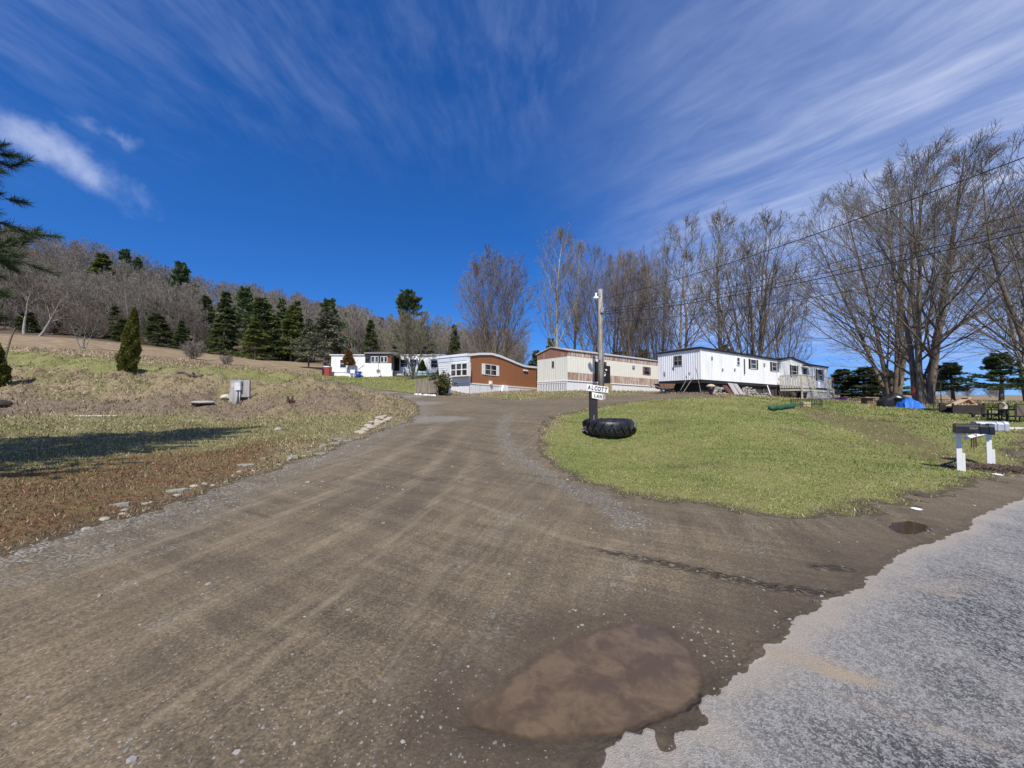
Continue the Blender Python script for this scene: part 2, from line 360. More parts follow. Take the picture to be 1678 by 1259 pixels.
def terrain():
    azf = np.arange(-1.10, 1.1001, 0.0058)
    rest = np.linspace(1.1001, 2*math.pi-1.10, 46)[1:-1]
    az = np.concatenate([azf, rest]); n = len(az)
    rr = [0.35]
    while rr[-1] < 4500:
        r = rr[-1]; k = 0.0085 if r < 45 else (0.02 if r < 400 else 0.12)
        rr.append(r*(1+k))
    rr = np.array(rr); m = len(rr)
    A, R = np.meshgrid(az, rr)
    X = (R*np.sin(A)).ravel(); Y = (R*np.cos(A)).ravel()
    X = np.append(X, 0.0); Y = np.append(Y, 0.0)
    F = fields(X, Y); H = height(X, Y, F)
    fa, fg, fp, fp2 = F
    idx = np.arange(n*m).reshape(m, n)
    a = idx[:-1]; b = idx[1:]; a2 = np.roll(a, -1, 1); b2 = np.roll(b, -1, 1)
    T = np.concatenate([np.stack([a, a2, b2], -1).reshape(-1,3), np.stack([a, b2, b], -1).reshape(-1,3)])
    cidx = n*m; i0 = idx[0]; T = np.concatenate([T, np.stack([np.full(n, cidx), np.roll(i0,-1), i0], -1)])
    V = np.stack([X, Y, H], 1)
    def split(V, att, T, f):
        """cut triangles along f=0; returns V, att, inside tris, outside tris"""
        s = f[T] > 0; c = s.sum(1)
        pos = T[c == 3]; neg = T[c == 0]; mx = T[(c > 0) & (c < 3)]
        if len(mx) == 0: return V, att, f, pos, neg
        P_, N_ = [], []; nv = len(V); newp = []; cache = {}
        def cut(i, j):
            k = (i, j) if i < j else (j, i)
            if k not in cache:
                cache[k] = nv + len(newp); w = f[i]/(f[i]-f[j]); newp.append((i, j, w))
            return cache[k]
        for t in mx.tolist():
            sg = [f[q] > 0 for q in t]
            one = [k for k in range(3) if sg[k] != sg[(k+1) % 3] and sg[k] != sg[(k+2) % 3]][0]
            p, q, r_ = t[one], t[(one+1) % 3], t[(one+2) % 3]
            x, y = cut(p, q), cut(p, r_)
            A_ = P_ if sg[one] else N_; B_ = N_ if sg[one] else P_
            A_.append((p, x, y)); B_.append((x, q, r_)); B_.append((x, r_, y))
        ia = np.array([q[0] for q in newp]); ja = np.array([q[1] for q in newp]); w = np.array([q[2] for q in newp])
        V = np.concatenate([V, V[ia]*(1-w[:,None]) + V[ja]*w[:,None]])
        att = [np.concatenate([q, q[ia]*(1-w)+q[ja]*w]) for q in att]
        f = np.concatenate([f, np.zeros(len(newp))])
        return V, att, f, np.concatenate([pos, np.array(P_)]), np.concatenate([neg, np.array(N_)])
    att = [fa, fg, fp]
    V, att, f, TA, TN = split(V, att, T, fa)
    V, att, f, TG, TO = split(V, att, TN, att[1])
    fa, fg, fp = att
    X, Y = V[:,0], V[:,1]
    lawn = np.maximum.reduce([zmask(X,Y,'lawn',.35), .9*zmask(X,Y,'lawn1',.6), .45*zmask(X,Y,'lawn2',.6), .8*zmask(X,Y,'terrace',.7), .42*zmask(X,Y,'verge',.8)])
    rust = zmask(X, Y, 'rust', .8)*(1-0.0*lawn)
    near_ = (np.hypot(X, Y) < 45) & (fa < 0); trk = np.zeros(len(X)); trk[near_] = tracks(X[near_], Y[near_])
    trd = np.where(near_, np.maximum(sstep(sdist(Z['tread'], X, Y), -0.05, 0.05), sstep(sdist(Z['tread2'], X, Y), -0.04, 0.04)), 0)
    brush = zmask(X, Y, 'brush', .8); worn = zmask(X, Y, 'worn', .5)
    meadow = sstep(Y + 2*fbm(X*.2, Y*.2, 3), 31, 35)
    wood_ = sstep(Y - np.interp(X/np.maximum(Y,1), [-1.45,-1.0,-.62,-.4,-.2,0,.3,1.5], [72,76,86,84,80,62,56,300]), -3, 3)*(X < 18)
    def part(name, T, mat):
        u, inv = np.unique(T, return_inverse=True); inv = inv.reshape(T.shape)
        at = {'fa': fa[u], 'fg': fg[u], 'fp': fp[u], 'lawn': lawn[u], 'rust': rust[u], 'meadow': meadow[u], 'wood': wood_[u], 'trk': trk[u], 'trd': trd[u], 'brush': brush[u], 'worn': worn[u]}
        o = mesh_from(name, V[u], inv, mat, smooth=True, attrs=at); o['kind'] = 'structure'
        return o
    part('asphalt_road', TA, M_asph()); part('gravel_road', TG, M_grav()); part('ground', TO, M_ground())
    # water in the two puddles: level sheets, cut where the ground rises through them
    for k, (poly, f2) in enumerate(((PUD, 0), (PUD2, 1))):
        x0, y0 = poly.min(0)-.2; x1, y1 = poly.max(0)+.2
        gx = np.arange(x0, x1, 0.02 if k == 0 else .03); gy = np.arange(y0, y1, 0.02 if k == 0 else .03)
        XX, YY = np.meshgrid(gx, gy); nx = len(gx); ny = len(gy)
        Fv = fields(XX.ravel(), YY.ravel()); hh = height(XX.ravel(), YY.ravel(), Fv)
        lev = PUDLEV[k]
        ff = lev - hh
        ff = np.where(Fv[2+k] > -0.22, ff, -0.01)
        ff = np.where(Fv[0] < -0.02, ff, -0.01)
        id2 = np.arange(nx*ny).reshape(ny, nx)
        a, b, c, d = id2[:-1,:-1].ravel(), id2[:-1,1:].ravel(), id2[1:,1:].ravel(), id2[1:,:-1].ravel()
        TT = np.concatenate([np.stack([a,b,c],1), np.stack([a,c,d],1)])
        VV = np.stack([XX.ravel(), YY.ravel(), np.full(nx*ny, lev)], 1)
        VV, at2, _, TP, _n = split(VV, [ff], TT, ff)
        u, inv = np.unique(TP, return_inverse=True)
        o = mesh_from('puddle', VV[u], inv.reshape(TP.shape), M_water(k), smooth=True, attrs={'depth': at2[0][u]}); o['kind'] = 'structure'
PUDLEV = (-0.044, -0.038)

def pos(t): return t.new('ShaderNodeNewGeometry').outputs['Position']
def M_asph():
    m, t, b = mat_base('old_asphalt'); p = pos(t)
    big = t.noise(p, 0.55, 5, 0.6); mid = t.noise(p, 3.0, 5, 0.6)
    vor = t.new('ShaderNodeTexVoronoi'); t.put(vor.inputs['Vector'], p); vor.inputs['Scale'].default_value = 130
    vor2 = t.new('ShaderNodeTexVoronoi'); t.put(vor2.inputs['Vector'], p); vor2.inputs['Scale'].default_value = 48
    sep = t.new('ShaderNodeSeparateColor'); t.put(sep.inputs[0], vor.outputs['Color'])
    sp2 = t.new('ShaderNodeSeparateColor'); t.put(sp2.inputs[0], vor2.outputs['Color'])
    stone = t.math('ADD', t.math('MULTIPLY', sep.outputs[0], 0.55), t.math('MULTIPLY', sp2.outputs[1], 0.45))
    edge = t.ramp(t.math('ADD', t.attr('fa'), t.math('MULTIPLY', big, 0.9)), 0.35, 1.25)   # 0 near the dusty edge
    worn = t.math('MULTIPLY', edge, t.ramp(t.math('ADD', t.math('MULTIPLY', big, .6), t.math('MULTIPLY', mid, .4)), 0.40, 0.58, 0.25, 1.0))
    dark = t.mix(t.ramp(stone, 0.25, 0.8), (0.028,0.028,0.029), (0.230,0.225,0.220))
    lite = t.mix(t.ramp(stone, 0.2, 0.8), (0.150,0.143,0.133), (0.275,0.265,0.25))
    c = t.mix(worn, lite, dark)
    tan = t.ramp(t.math('ADD', t.math('ADD', t.attr('fa'), t.math('MULTIPLY', mid, .35)), t.math('MULTIPLY', big, .5)), 0.70, 0.36)
    c = t.mix(t.math('MULTIPLY', tan, 0.85), c, (0.30,0.26,0.21))
    # a smear of sand
    wn = t.vmath('SCALE', t.vmath('SUBTRACT', t.noise(p, 6, 5, .65, out=1), (.5,.5,.5)), scale=1.5)
    for (cx_, cy_, rx_, ry_, dg, st_) in ((*pz(1385,1108), .17, .07, -22, .9), (*pz(1305,1078), .26, .09, -18, .6), (*pz(1500,1180), .55, .04, -38, .20), (*pz(1540,960), .6, .10, 12, .22), (*pz(1560,975), .10, .03, 0, .6)):
        v = t.mapping(t.vmath('SUBTRACT', p, (cx_, cy_, 0)), rot=(0,0,math.radians(-dg))); v = t.vmath('ADD', t.vmath('MULTIPLY', v, (1/rx_, 1/ry_, 0)), wn)
        ln = t.new('ShaderNodeVectorMath', operation='LENGTH'); t.put(ln.inputs[0], v)
        c = t.mix(t.math('MULTIPLY', t.ramp(ln.outputs['Value'], 1.5, 0.4), st_), c, (0.30,0.235,0.165))
    t.put(b.inputs['Base Color'], c); b.inputs['Roughness'].default_value = 0.9
    bp = t.new('ShaderNodeBump'); bp.inputs['Distance'].default_value = 0.004; bp.inputs['Strength'].default_value = 0.8
    t.put(bp.inputs['Height'], t.math('ADD', vor.outputs['Distance'], t.math('MULTIPLY', stone, 0.4))); t.put(b.inputs['Normal'], bp.outputs[0])
    return m
def M_grav():
    m, t, b = mat_base('packed_dirt_and_gravel'); p = pos(t)
    wp = t.vmath('ADD', p, t.vmath('SCALE', t.noise(p, .35, 2, .5, out=1), scale=0.45))
    # wheel scuffs fan from the road mouth up the lane: streaks along two directions
    s1 = t.noise(t.aniso(wp, 17, (2.4,.20,1)), 1.5, 8, 0.68)
    s2 = t.noise(t.aniso(wp, -60, (2.4,.22,1)), 1.5, 8, 0.68)
    big = t.noise(p, .28, 4, .6); mid = t.noise(p, 2.2, 6, .65); fine = t.noise(p, 38, 4, .7)
    sx = t.new('ShaderNodeSeparateXYZ'); t.put(sx.inputs[0], p)
    side = t.math('MULTIPLY', t.ramp(sx.outputs[0], -.2, 1.6), t.ramp(sx.outputs[1], 9.0, 4.5))
    s = t.mix(side, s2, s1)
    base = t.mix(t.ramp(s, .36, .66), (0.090,0.073,0.054), (0.166,0.136,0.100))
    base = t.mix(t.ramp(big, .40, .62, 0, .6), base, (0.172,0.140,0.102))
    base = t.mix(t.ramp(mid, .35, .65, .0, .35), base, (0.105,0.086,0.064))
    base = t.mix(1.0, base, t.mix(t.ramp(fine, .3, .7), (.72,.72,.72), (1.28,1.27,1.24)), 'MULTIPLY')
    peb = t.new('ShaderNodeTexVoronoi'); t.put(peb.inputs['Vector'], p); peb.inputs['Scale'].default_value = 85
    pc = t.new('ShaderNodeSeparateColor'); t.put(pc.inputs[0], peb.outputs['Color'])
    base = t.mix(1.0, base, t.mix(t.ramp(pc.outputs[0], .05, .95, smooth=False), (.74,.74,.74), (1.26,1.25,1.22)), 'MULTIPLY')
    base = t.mix(t.math('MULTIPLY', t.ramp(pc.outputs[1], .93, .96), t.ramp(peb.outputs['Distance'], .45, .25)), base, (0.30,0.28,0.25))
    # loose grey stone on the edges, along the crown and in washed patches
    vor = t.new('ShaderNodeTexVoronoi'); t.put(vor.inputs['Vector'], p); vor.inputs['Scale'].default_value = 46
    sc = t.new('ShaderNodeSeparateColor'); t.put(sc.inputs[0], vor.outputs['Color'])
    gm = t.noise(t.aniso(wp, 25, (1.6,.5,1)), 1.3, 6, .75)
    edge = t.ramp(t.math('ADD', t.attr('fg'), t.math('MULTIPLY', mid, .6)), 1.7, 0.35)
    lft = t.ramp(sx.outputs[0], 0.5, -2.0)
    gmask = t.math('MAXIMUM', t.math('MULTIPLY', t.math('MULTIPLY', edge, lft), t.ramp(mid, .36, .58)), t.ramp(gm, .54, .72, 0, .65))
    # the winding wash of stones beside the grass island
    gst = t.mix(t.ramp(sc.outputs[0], .2, .9), (0.085,0.080,0.072), (0.30,0.285,0.26))
    s3 = t.mix(side, t.noise(t.aniso(wp, 17, (11,.55,1)), 1.3, 5, .6), t.noise(t.aniso(wp, -60, (11,.55,1)), 1.3, 5, .6))
    base = t.mix(1.0, base, t.mix(t.ramp(s3, .35, .68), (.87,.87,.87), (1.16,1.15,1.12)), 'MULTIPLY')
    tk = t.attr('trk'); tkn = t.math('ADD', .55, t.math('MULTIPLY', t.ramp(s3, .35, .65), .6))
    base = t.mix(t.math('MULTIPLY', t.math('MULTIPLY', tk, .40, clamp=True), tkn), base, (0.285,0.238,0.178))
    base = t.mix(t.math('MULTIPLY', t.math('MULTIPLY', tk, -.50, clamp=True), tkn), base, (0.072,0.056,0.042))
    gc = t.mix(t.math('MULTIPLY', gmask, t.ramp(sc.outputs[1], .15, .55)), base, gst)
    wash = None
    for (ax, ay, bx, by, wd) in WASH:
        v = t.vmath('SUBTRACT', p, (ax, ay, 0)); d = Vector((bx-ax, by-ay, 0)); L = d.length; d.normalize()
        al = t.new('ShaderNodeVectorMath', operation='DOT_PRODUCT'); t.put(al.inputs[0], v); al.inputs[1].default_value = d
        ac = t.new('ShaderNodeVectorMath', operation='DOT_PRODUCT'); t.put(ac.inputs[0], v); ac.inputs[1].default_value = (-d.y, d.x, 0)
        u = t.math('DIVIDE', al.outputs['Value'], L)
        a = t.math('ABSOLUTE', t.math('ADD', ac.outputs['Value'], t.math('MULTIPLY', t.math('SUBTRACT', mid, .5), .9)))
        k = t.math('MULTIPLY', t.ramp(a, wd, wd*.35), t.math('MULTIPLY', t.ramp(u, -.12, .02), t.ramp(u, 1.12, .98)))
        wash = k if wash is None else t.math('MAXIMUM', wash, k)
    wcol = t.mix(t.ramp(sc.outputs[2], .2, .85), (0.10,0.094,0.084), (0.26,0.25,0.23))
    gc = t.mix(t.math('MULTIPLY', wash, t.ramp(sc.outputs[1], .2, .6, .05, .75)), gc, wcol)
    # concrete-pale apron patch where the lane forks
    for (cx, cy, rx, ry, rot) in APRON:
        v = t.vmath('SUBTRACT', p, (cx, cy, 0)); v = t.mapping(v, rot=(0,0,math.radians(rot))); v = t.vmath('MULTIPLY', v, (1/rx, 1/ry, 0))
        v = t.vmath('ADD', v, t.vmath('SCALE', t.vmath('SUBTRACT', t.noise(p, 1.3, 4, .6, out=1), (.5,.5,.5)), scale=1.1))
        ln = t.new('ShaderNodeVectorMath', operation='LENGTH'); t.put(ln.inputs[0], v)
        gc = t.mix(t.ramp(ln.outputs['Value'], 1.25, .70, 0, .65), gc, t.mix(mid, (0.15,0.145,0.135), (0.27,0.262,0.245)))
    # damp, darker dirt round the puddles and along the tarmac
    wet = t.ramp(t.math('ADD', t.attr('fp'), t.math('MULTIPLY', mid, .5)), -.55, .25)
    nearA = t.math('MULTIPLY', t.ramp(t.attr('fa'), -1.3, -.1), t.ramp(sx.outputs[1], 9.0, 3.0))
    wet = t.math('MAXIMUM', wet, t.math('MULTIPLY', nearA, .8))
    gc = t.mix(t.math('MULTIPLY', wet, .80), gc, t.mix(mid, (0.050,0.038,0.027), (0.082,0.062,0.045)))
    gc = t.mix(1.0, gc, (1.01, .975, .90), 'MULTIPLY')
    clod = t.new('ShaderNodeTexVoronoi'); t.put(clod.inputs['Vector'], t.aniso(p, -60, (26, 12, 20))); clod.inputs['Scale'].default_value = 1.0
    cl_ = t.math('MULTIPLY', t.attr('trd'), t.ramp(clod.outputs['Distance'], .25, .60))
    gc = t.mix(t.math('MULTIPLY', cl_, .85), gc, (0.030,0.023,0.017))  # gaps between clods darkened in colour, as shade of the churned relief
    # broken dark lip along the puddle's right edge
    lip = t.math('ABSOLUTE', t.math('ADD', t.attr('fp'), t.math('MULTIPLY', t.math('SUBTRACT', fine, .5), .06)))
    lipm = t.math('MULTIPLY', t.ramp(lip, .022, .004), t.math('MULTIPLY', t.ramp(sx.outputs[0], .35, .75), t.ramp(sx.outputs[1], 2.75, 2.45)))
    gc = t.mix(t.math('MULTIPLY', lipm, .85), gc, (0.020,0.016,0.013))
    t.put(b.inputs['Base Color'], gc)
    t.put(b.inputs['Roughness'], t.ramp(wet, 0, 1, .92, .75)); b.inputs['Specular IOR Level'].default_value = 0.3
    bp = t.new('ShaderNodeBump'); bp.inputs['Distance'].default_value = 0.012; bp.inputs['Strength'].default_value = 0.9
    hgt = t.math('SUBTRACT', t.math('ADD', t.math('ADD', t.math('MULTIPLY', fine, .5), t.math('MULTIPLY', s, .6)), t.math('MULTIPLY', t.math('SUBTRACT', 1, vor.outputs['Distance']), t.math('MULTIPLY', t.math('MAXIMUM', gmask, wash), .9))), t.math('MULTIPLY', cl_, 1.6))
    t.put(bp.inputs['Height'], hgt); t.put(b.inputs['Normal'], bp.outputs[0])
    return m
def M_ground():
    m, t, b = mat_base('grass_and_earth'); p = pos(t)
    n1 = t.noise(p, .35, 5, .6); n2 = t.noise(p, 2.2, 6, .65); n3 = t.noise(p, 16, 5, .7)
    st = t.noise(t.mapping(p, scale=(.35,1.6,1)), 1.2, 6, .65)
    green = t.mix(t.ramp(n3, .3, .7), (0.105,0.115,0.034), (0.240,0.240,0.085))
    green = t.mix(t.ramp(n2, .42, .66, 0, .7), green, (0.215,0.200,0.085))
    green = t.mix(t.ramp(n1, .54, .70, 0, .6), green, (0.095,0.075,0.040))
    straw = t.mix(t.ramp(n3, .3, .7), (0.105,0.080,0.045), (0.33,0.265,0.165))
    straw = t.mix(t.ramp(n2, .50, .64, 0, .75), straw, (0.060,0.048,0.032))
    straw = t.mix(t.ramp(n1, .48, .60, 0, .5), straw, (0.12,0.125,0.045))
    straw = t.mix(t.attr('brush'), straw, t.mix(t.ramp(n3, .3, .7), (0.065,0.048,0.034), (0.25,0.195,0.14)))
    green = t.mix(t.math('MULTIPLY', t.attr('worn'), .8), green, (0.12,0.095,0.05))
    mead = t.mix(t.ramp(st, .35, .65), (0.155,0.112,0.070), (0.33,0.25,0.155))
    mead = t.mix(t.ramp(n1, .5, .7, 0, .4), mead, (0.17,0.145,0.08))
    rust = t.mix(t.ramp(n3, .3, .7), (0.050,0.028,0.016), (0.19,0.105,0.055))
    rust = t.mix(t.ramp(n2, .42, .6, 0, .7), rust, (0.14,0.115,0.05))
    c = t.mix(t.attr('meadow'), straw, mead)
    c = t.mix(t.attr('lawn'), c, green)
    c = t.mix(t.math('MULTIPLY', t.attr('rust'), .85), c, rust)
    leaf = t.mix(t.ramp(n2, .35, .65), (0.060,0.044,0.032), (0.15,0.11,0.08))
    c = t.mix(t.attr('wood'), c, leaf)
    dirt = t.mix(n3, (0.045,0.034,0.025), (0.105,0.08,0.058))
    dm = t.ramp(t.math('ADD', t.attr('fg'), t.math('MULTIPLY', n2, .55)), -.22, .22)
    c = t.mix(t.math('MULTIPLY', dm, .9), c, dirt)
    t.put(b.inputs['Base Color'], c); b.inputs['Roughness'].default_value = .95; b.inputs['Specular IOR Level'].default_value = .15
    bp = t.new('ShaderNodeBump'); bp.inputs['Distance'].default_value = 0.06; bp.inputs['Strength'].default_value = 0.8
    t.put(bp.inputs['Height'], t.math('ADD', t.math('MULTIPLY', n3, .5), n2)); t.put(b.inputs['Normal'], bp.outputs[0])
    return m
def M_water(k):
    m, t, b = mat_base('muddy_water' if k == 0 else 'clear_water'); p = pos(t)
    n = t.noise(p, 4.2, 8, .66, .3); n2 = t.noise(p, 14, 4, .6)
    if k == 0:
        c = t.mix(t.ramp(n, .38, .62), (0.084,0.058,0.037), (0.142,0.099,0.060))
        c = t.mix(t.ramp(t.attr('depth'), 0.012, 0.0, 0, .6), c, (0.150,0.108,0.070))
        c = t.mix(t.ramp(n2, .55, .75, 0, .35), c, (0.06,0.045,0.035))
    else:
        c = (0.05,0.032,0.018)
    t.put(b.inputs['Base Color'], c); b.inputs['Roughness'].default_value = 0.08 if k == 0 else .03
    b.inputs['IOR'].default_value = 1.33
    bp = t.new('ShaderNodeBump'); bp.inputs['Distance'].default_value = 0.002; bp.inputs['Strength'].default_value = .25
    t.put(bp.inputs['Height'], n2); t.put(b.inputs['Normal'], bp.outputs[0])
    # the water thins to nothing at its edge
    tr = t.new('ShaderNodeBsdfTransparent'); mx = t.new('ShaderNodeMixShader'); t.put(mx.inputs[0], t.ramp(t.math('ADD', t.attr('depth'), t.math('MULTIPLY', t.math('SUBTRACT', n2, .5), .010)), -.001, .016 if k == 0 else .004, .12, 1))
    out = [q for q in t.n if q.type == 'OUTPUT_MATERIAL'][0]; t.l.new(tr.outputs[0], mx.inputs[1]); t.l.new(b.outputs[0], mx.inputs[2]); t.l.new(mx.outputs[0], out.inputs[0])
    return m
def seg_px(pts, w):
    q = [pz(*a) for a in pts]
    return [(*q[i], *q[i+1], w) for i in range(len(q)-1)]
WASH = seg_px([(835,678),(822,705),(832,730),(860,755),(905,785),(960,808),(1010,830),(1040,862)], .34)
APRON = [(*pz(715,686), 1.6, 1.35, 0), (*pz(675,661), 2.2, 1.1, -20), (*pz(640,650), 3.4, .8, -35), (*pz(590,641), 4.0, .8, -45)]
terrain()
# ------------------------------------------------------------------ plain materials
def vec_cr(a, b): return Vector(a).cross(Vector(b))
_M = {}
def paint(name, col, rough=.55, dirt=(0.10,0.075,0.055), amt=.35, streak=False, bump=.0, metal=0, scale=3.0, spec=.4, var=.12):
    if name in _M: return _M[name]
    m, t, b = mat_base(name); p = pos(t)
    v = t.mapping(p, scale=(1,1,.12)) if streak else p
    n = t.noise(v, scale, 6, .65); n2 = t.noise(p, scale*6, 4, .6)
    c = t.mix(t.math('MULTIPLY', t.ramp(n, .50, .72), amt), col, dirt)
    c = t.mix(1.0, c, t.mix(n2, (1-var,)*3, (1+var,)*3), 'MULTIPLY')
    t.put(b.inputs['Base Color'], c); t.put(b.inputs['Roughness'], t.ramp(n, .3, .7, rough-.08, min(1, rough+.15)))
    b.inputs['Metallic'].default_value = metal; b.inputs['Specular IOR Level'].default_value = spec
    if bump:
        bp = t.new('ShaderNodeBump'); bp.inputs['Distance'].default_value = bump; t.put(bp.inputs['Height'], n2); t.put(b.inputs['Normal'], bp.outputs[0])
    _M[name] = m; return m
def wood(name, col, dark, scale=6.0):
    if name in _M: return _M[name]
    m, t, b = mat_base(name); p = pos(t)
    n = t.noise(t.mapping(p, scale=(4,4,.5)), scale, 6, .7)
    t.put(b.inputs['Base Color'], t.mix(t.ramp(n, .3, .7), dark, col)); b.inputs['Roughness'].default_value = .85
    _M[name] = m; return m
def glass():
    if 'glass' in _M: return _M['glass']
    m, t, b = mat_base('dark_window_glass'); p = pos(t)
    n = t.noise(p, 1.7, 3, .6)
    t.put(b.inputs['Base Color'], t.mix(t.ramp(n, .45, .6), (0.012,0.013,0.016), (0.075,0.078,0.085)))
    b.inputs['Roughness'].default_value = .06; _M['glass'] = m; return m
WHITE = lambda: paint('white_siding', (0.78,0.79,0.80), .5, (0.30,0.28,0.25), .22, True)
WHITE2 = lambda: paint('bright_white_trim', (0.78,0.78,0.76), .5, (0.35,0.32,0.27), .25)
BLACKP = lambda: paint('black_paint', (0.016,0.016,0.018), .5, (0.06,0.05,0.045), .4)

# ------------------------------------------------------------------ mesh builder
class MB:
    def __init__(s): s.v = []; s.f = []
    def quad(s, a, b, c, d):
        n = len(s.v); s.v += [tuple(a), tuple(b), tuple(c), tuple(d)]; s.f.append((n, n+1, n+2, n+3))
    def hexa(s, c):
        n = len(s.v); s.v += [tuple(q) for q in c]
        for f in ((0,3,2,1),(4,5,6,7),(0,1,5,4),(1,2,6,5),(2,3,7,6),(3,0,4,7)): s.f.append(tuple(n+i for i in f))
        return s
    def box(s, x0, x1, y0, y1, z0, z1, w=None):
        c = [(x0,y0,z0),(x1,y0,z0),(x1,y1,z0),(x0,y1,z0),(x0,y0,z1),(x1,y0,z1),(x1,y1,z1),(x0,y1,z1)]
        if w: c = [w(*q) for q in c]
        return s.hexa(c)
    def prism(s, prof, a, b, w):
        """extrude a 2-D outline [(p,q)...]; w(p, q, t) places it, t = a..b"""
        n = len(s.v); k = len(prof)
        s.v += [tuple(w(p, q, a)) for p, q in prof] + [tuple(w(p, q, b)) for p, q in prof]
        for i in range(k): s.f.append((n+i, n+(i+1) % k, n+k+(i+1) % k, n+k+i))
        s.f.append(tuple(n+i for i in reversed(range(k)))); s.f.append(tuple(n+k+i for i in range(k)))
        return s
    def tube(s, pts, r, sides=6, caps=True):
        pts = [Vector(p) for p in pts]; rs = r if hasattr(r, '__len__') else [r]*len(pts)
        n0 = len(s.v)
        for i, p in enumerate(pts):
            d = (pts[min(i+1, len(pts)-1)] - pts[max(i-1, 0)]).normalized()
            a = d.cross(Vector((0.13,0.05,1)) if abs(d.z) < .9 else Vector((1,0.1,0))).normalized(); b_ = d.cross(a)
            for k in range(sides):
                t = 2*math.pi*k/sides; s.v.append(tuple(p + rs[i]*(math.cos(t)*a + math.sin(t)*b_)))
        for i in range(len(pts)-1):
            for k in range(sides):
                q = n0+i*sides; s.f.append((q+k, q+(k+1) % sides, q+sides+(k+1) % sides, q+sides+k))
        if caps:
            s.f.append(tuple(n0+k for k in reversed(range(sides)))); q = n0+(len(pts)-1)*sides; s.f.append(tuple(q+k for k in range(sides)))
        return s
    def lathe(s, prof, c=(0,0,0), sides=16, cap=True):
        n0 = len(s.v)
        for r, z in prof:
            for k in range(sides):
                t = 2*math.pi*k/sides; s.v.append((c[0]+r*math.cos(t), c[1]+r*math.sin(t), c[2]+z))
        for i in range(len(prof)-1):
            for k in range(sides):
                q = n0+i*sides; s.f.append((q+k, q+(k+1) % sides, q+sides+(k+1) % sides, q+sides+k))
        if cap:
            s.f.append(tuple(n0+k for k in reversed(range(sides)))); q = n0+(len(prof)-1)*sides; s.f.append(tuple(q+k for k in range(sides)))
        return s
    def rock(s, c, r, seed, flat=.6, sub=2):
        bm = bmesh.new(); bmesh.ops.create_icosphere(bm, subdivisions=sub, radius=1.0)
        rr = random.Random(seed); o = (rr.random()*50, rr.random()*50); n0 = len(s.v)
        rx, ry = r*(.75+.5*rr.random()), r*(.75+.5*rr.random()); a = rr.random()*6.28
        for v in bm.verts:
            k = 1 + .45*float(vnoise(v.co.x*1.3+o[0]+v.co.z, v.co.y*1.3+o[1]))
            x, y, z = v.co.x*rx*k, v.co.y*ry*k, v.co.z*r*flat*k
            s.v.append((c[0]+x*math.cos(a)-y*math.sin(a), c[1]+x*math.sin(a)+y*math.cos(a), c[2]+z))
        for f in bm.faces: s.f.append(tuple(n0+v.index for v in f.verts))
        bm.free(); return s
    def build(s, name, mat, parent=None, smooth=False, origin=None):
        me = bpy.data.meshes.new(name)
        o = Vector(origin) if origin is not None else (Vector(parent['_o']) if parent is not None and '_o' in parent else Vector((0,0,0)))
        me.from_pydata([(v[0]-o[0], v[1]-o[1], v[2]-o[2]) for v in s.v], [], s.f); me.update()
        if smooth:
            for p in me.polygons: p.use_smooth = True
        me.materials.append(mat)
        ob = bpy.data.objects.new(name, me); COL.objects.link(ob)
        if parent is not None: ob.parent = parent
        if '_o' and parent is None: ob.location = o
        ORI[ob.name] = o
        return ob
ORI = {}
def thing(name, label, cat, loc, group=None):
    e = empty(name, loc); tag(e, label, cat, group); e['_o'] = tuple(loc); ORI[e.name] = Vector(loc); THINGS.append(e); return e
THINGS = []
def sub(mb, name, mat, parent, smooth=False):
    """a sub-part: same origin as its part"""
    o = ORI[parent.name]; ob = mb.build(name, mat, None, smooth, origin=o); ob.location = (0,0,0); ob.parent = parent; ORI[ob.name] = o; return ob

# ------------------------------------------------------------------ the four trailers
class Frame:
    """oblique box frame: u along the long side, v into the building, z up from the body's lower edge"""
    def __init__(s, C, R, L, zb, zb_r):
        s.C = Vector((C.x, C.y, 0)); du = Vector((R.x, R.y, 0))-s.C; s.L = du.length; s.du = du/s.L
        dv = Vector((L.x, L.y, 0))-s.C; s.W = dv.length; s.dv = dv/s.W; s.zb = zb; s.sl = (zb_r-zb)/s.L
    def w(s, u, v, z): q = s.C + s.du*u + s.dv*v; return Vector((q.x, q.y, s.zb + s.sl*u + z))
    def _hit(s, px, py, O, d):
        k = (px-W0/2)/FPX*1.0005; t = (k*O.y-O.x)/(d.x-k*d.y); Y = O.y+d.y*t
        return t, P(px, py, Y).z
    def fr(s, px, py, v=0.0):
        t, z = s._hit(px, py, s.C+s.dv*v, s.du); return t, z-s.zb-s.sl*t
    def en(s, px, py, u=0.0):
        t, z = s._hit(px, py, s.C+s.du*u, s.dv); return t, z-s.zb-s.sl*u
def ribbed(F, face, a0, a1, z0, z1, off=0.0, pitch=.2, d=.018, mb=None, ztop=None):
    """ribbed metal siding standing off a face; ztop(a) gives a shaped upper edge"""
    mb = mb or MB(); a = a0; k = 0
    pr = []
    while a < a1:
        for q, dd in ((0,0),(.62,0),(.72,-1),(.90,-1)):
            aa = a+q*pitch
            if aa < a1: pr.append((aa, off+dd*d))
        a += pitch
    pr.append((a1, off))
    n = len(mb.v)
    for (q, o) in pr:
        zt = ztop(q) if ztop else z1
        for z in (z0, zt): mb.v.append(tuple(F.w(q, o, z) if face == 'f' else F.w(o, q, z)))
    for i in range(len(pr)-1):
        mb.f.append((n+2*i, n+2*i+2, n+2*i+3, n+2*i+1) if face == 'f' else (n+2*i, n+2*i+1, n+2*i+3, n+2*i+2))
    return mb
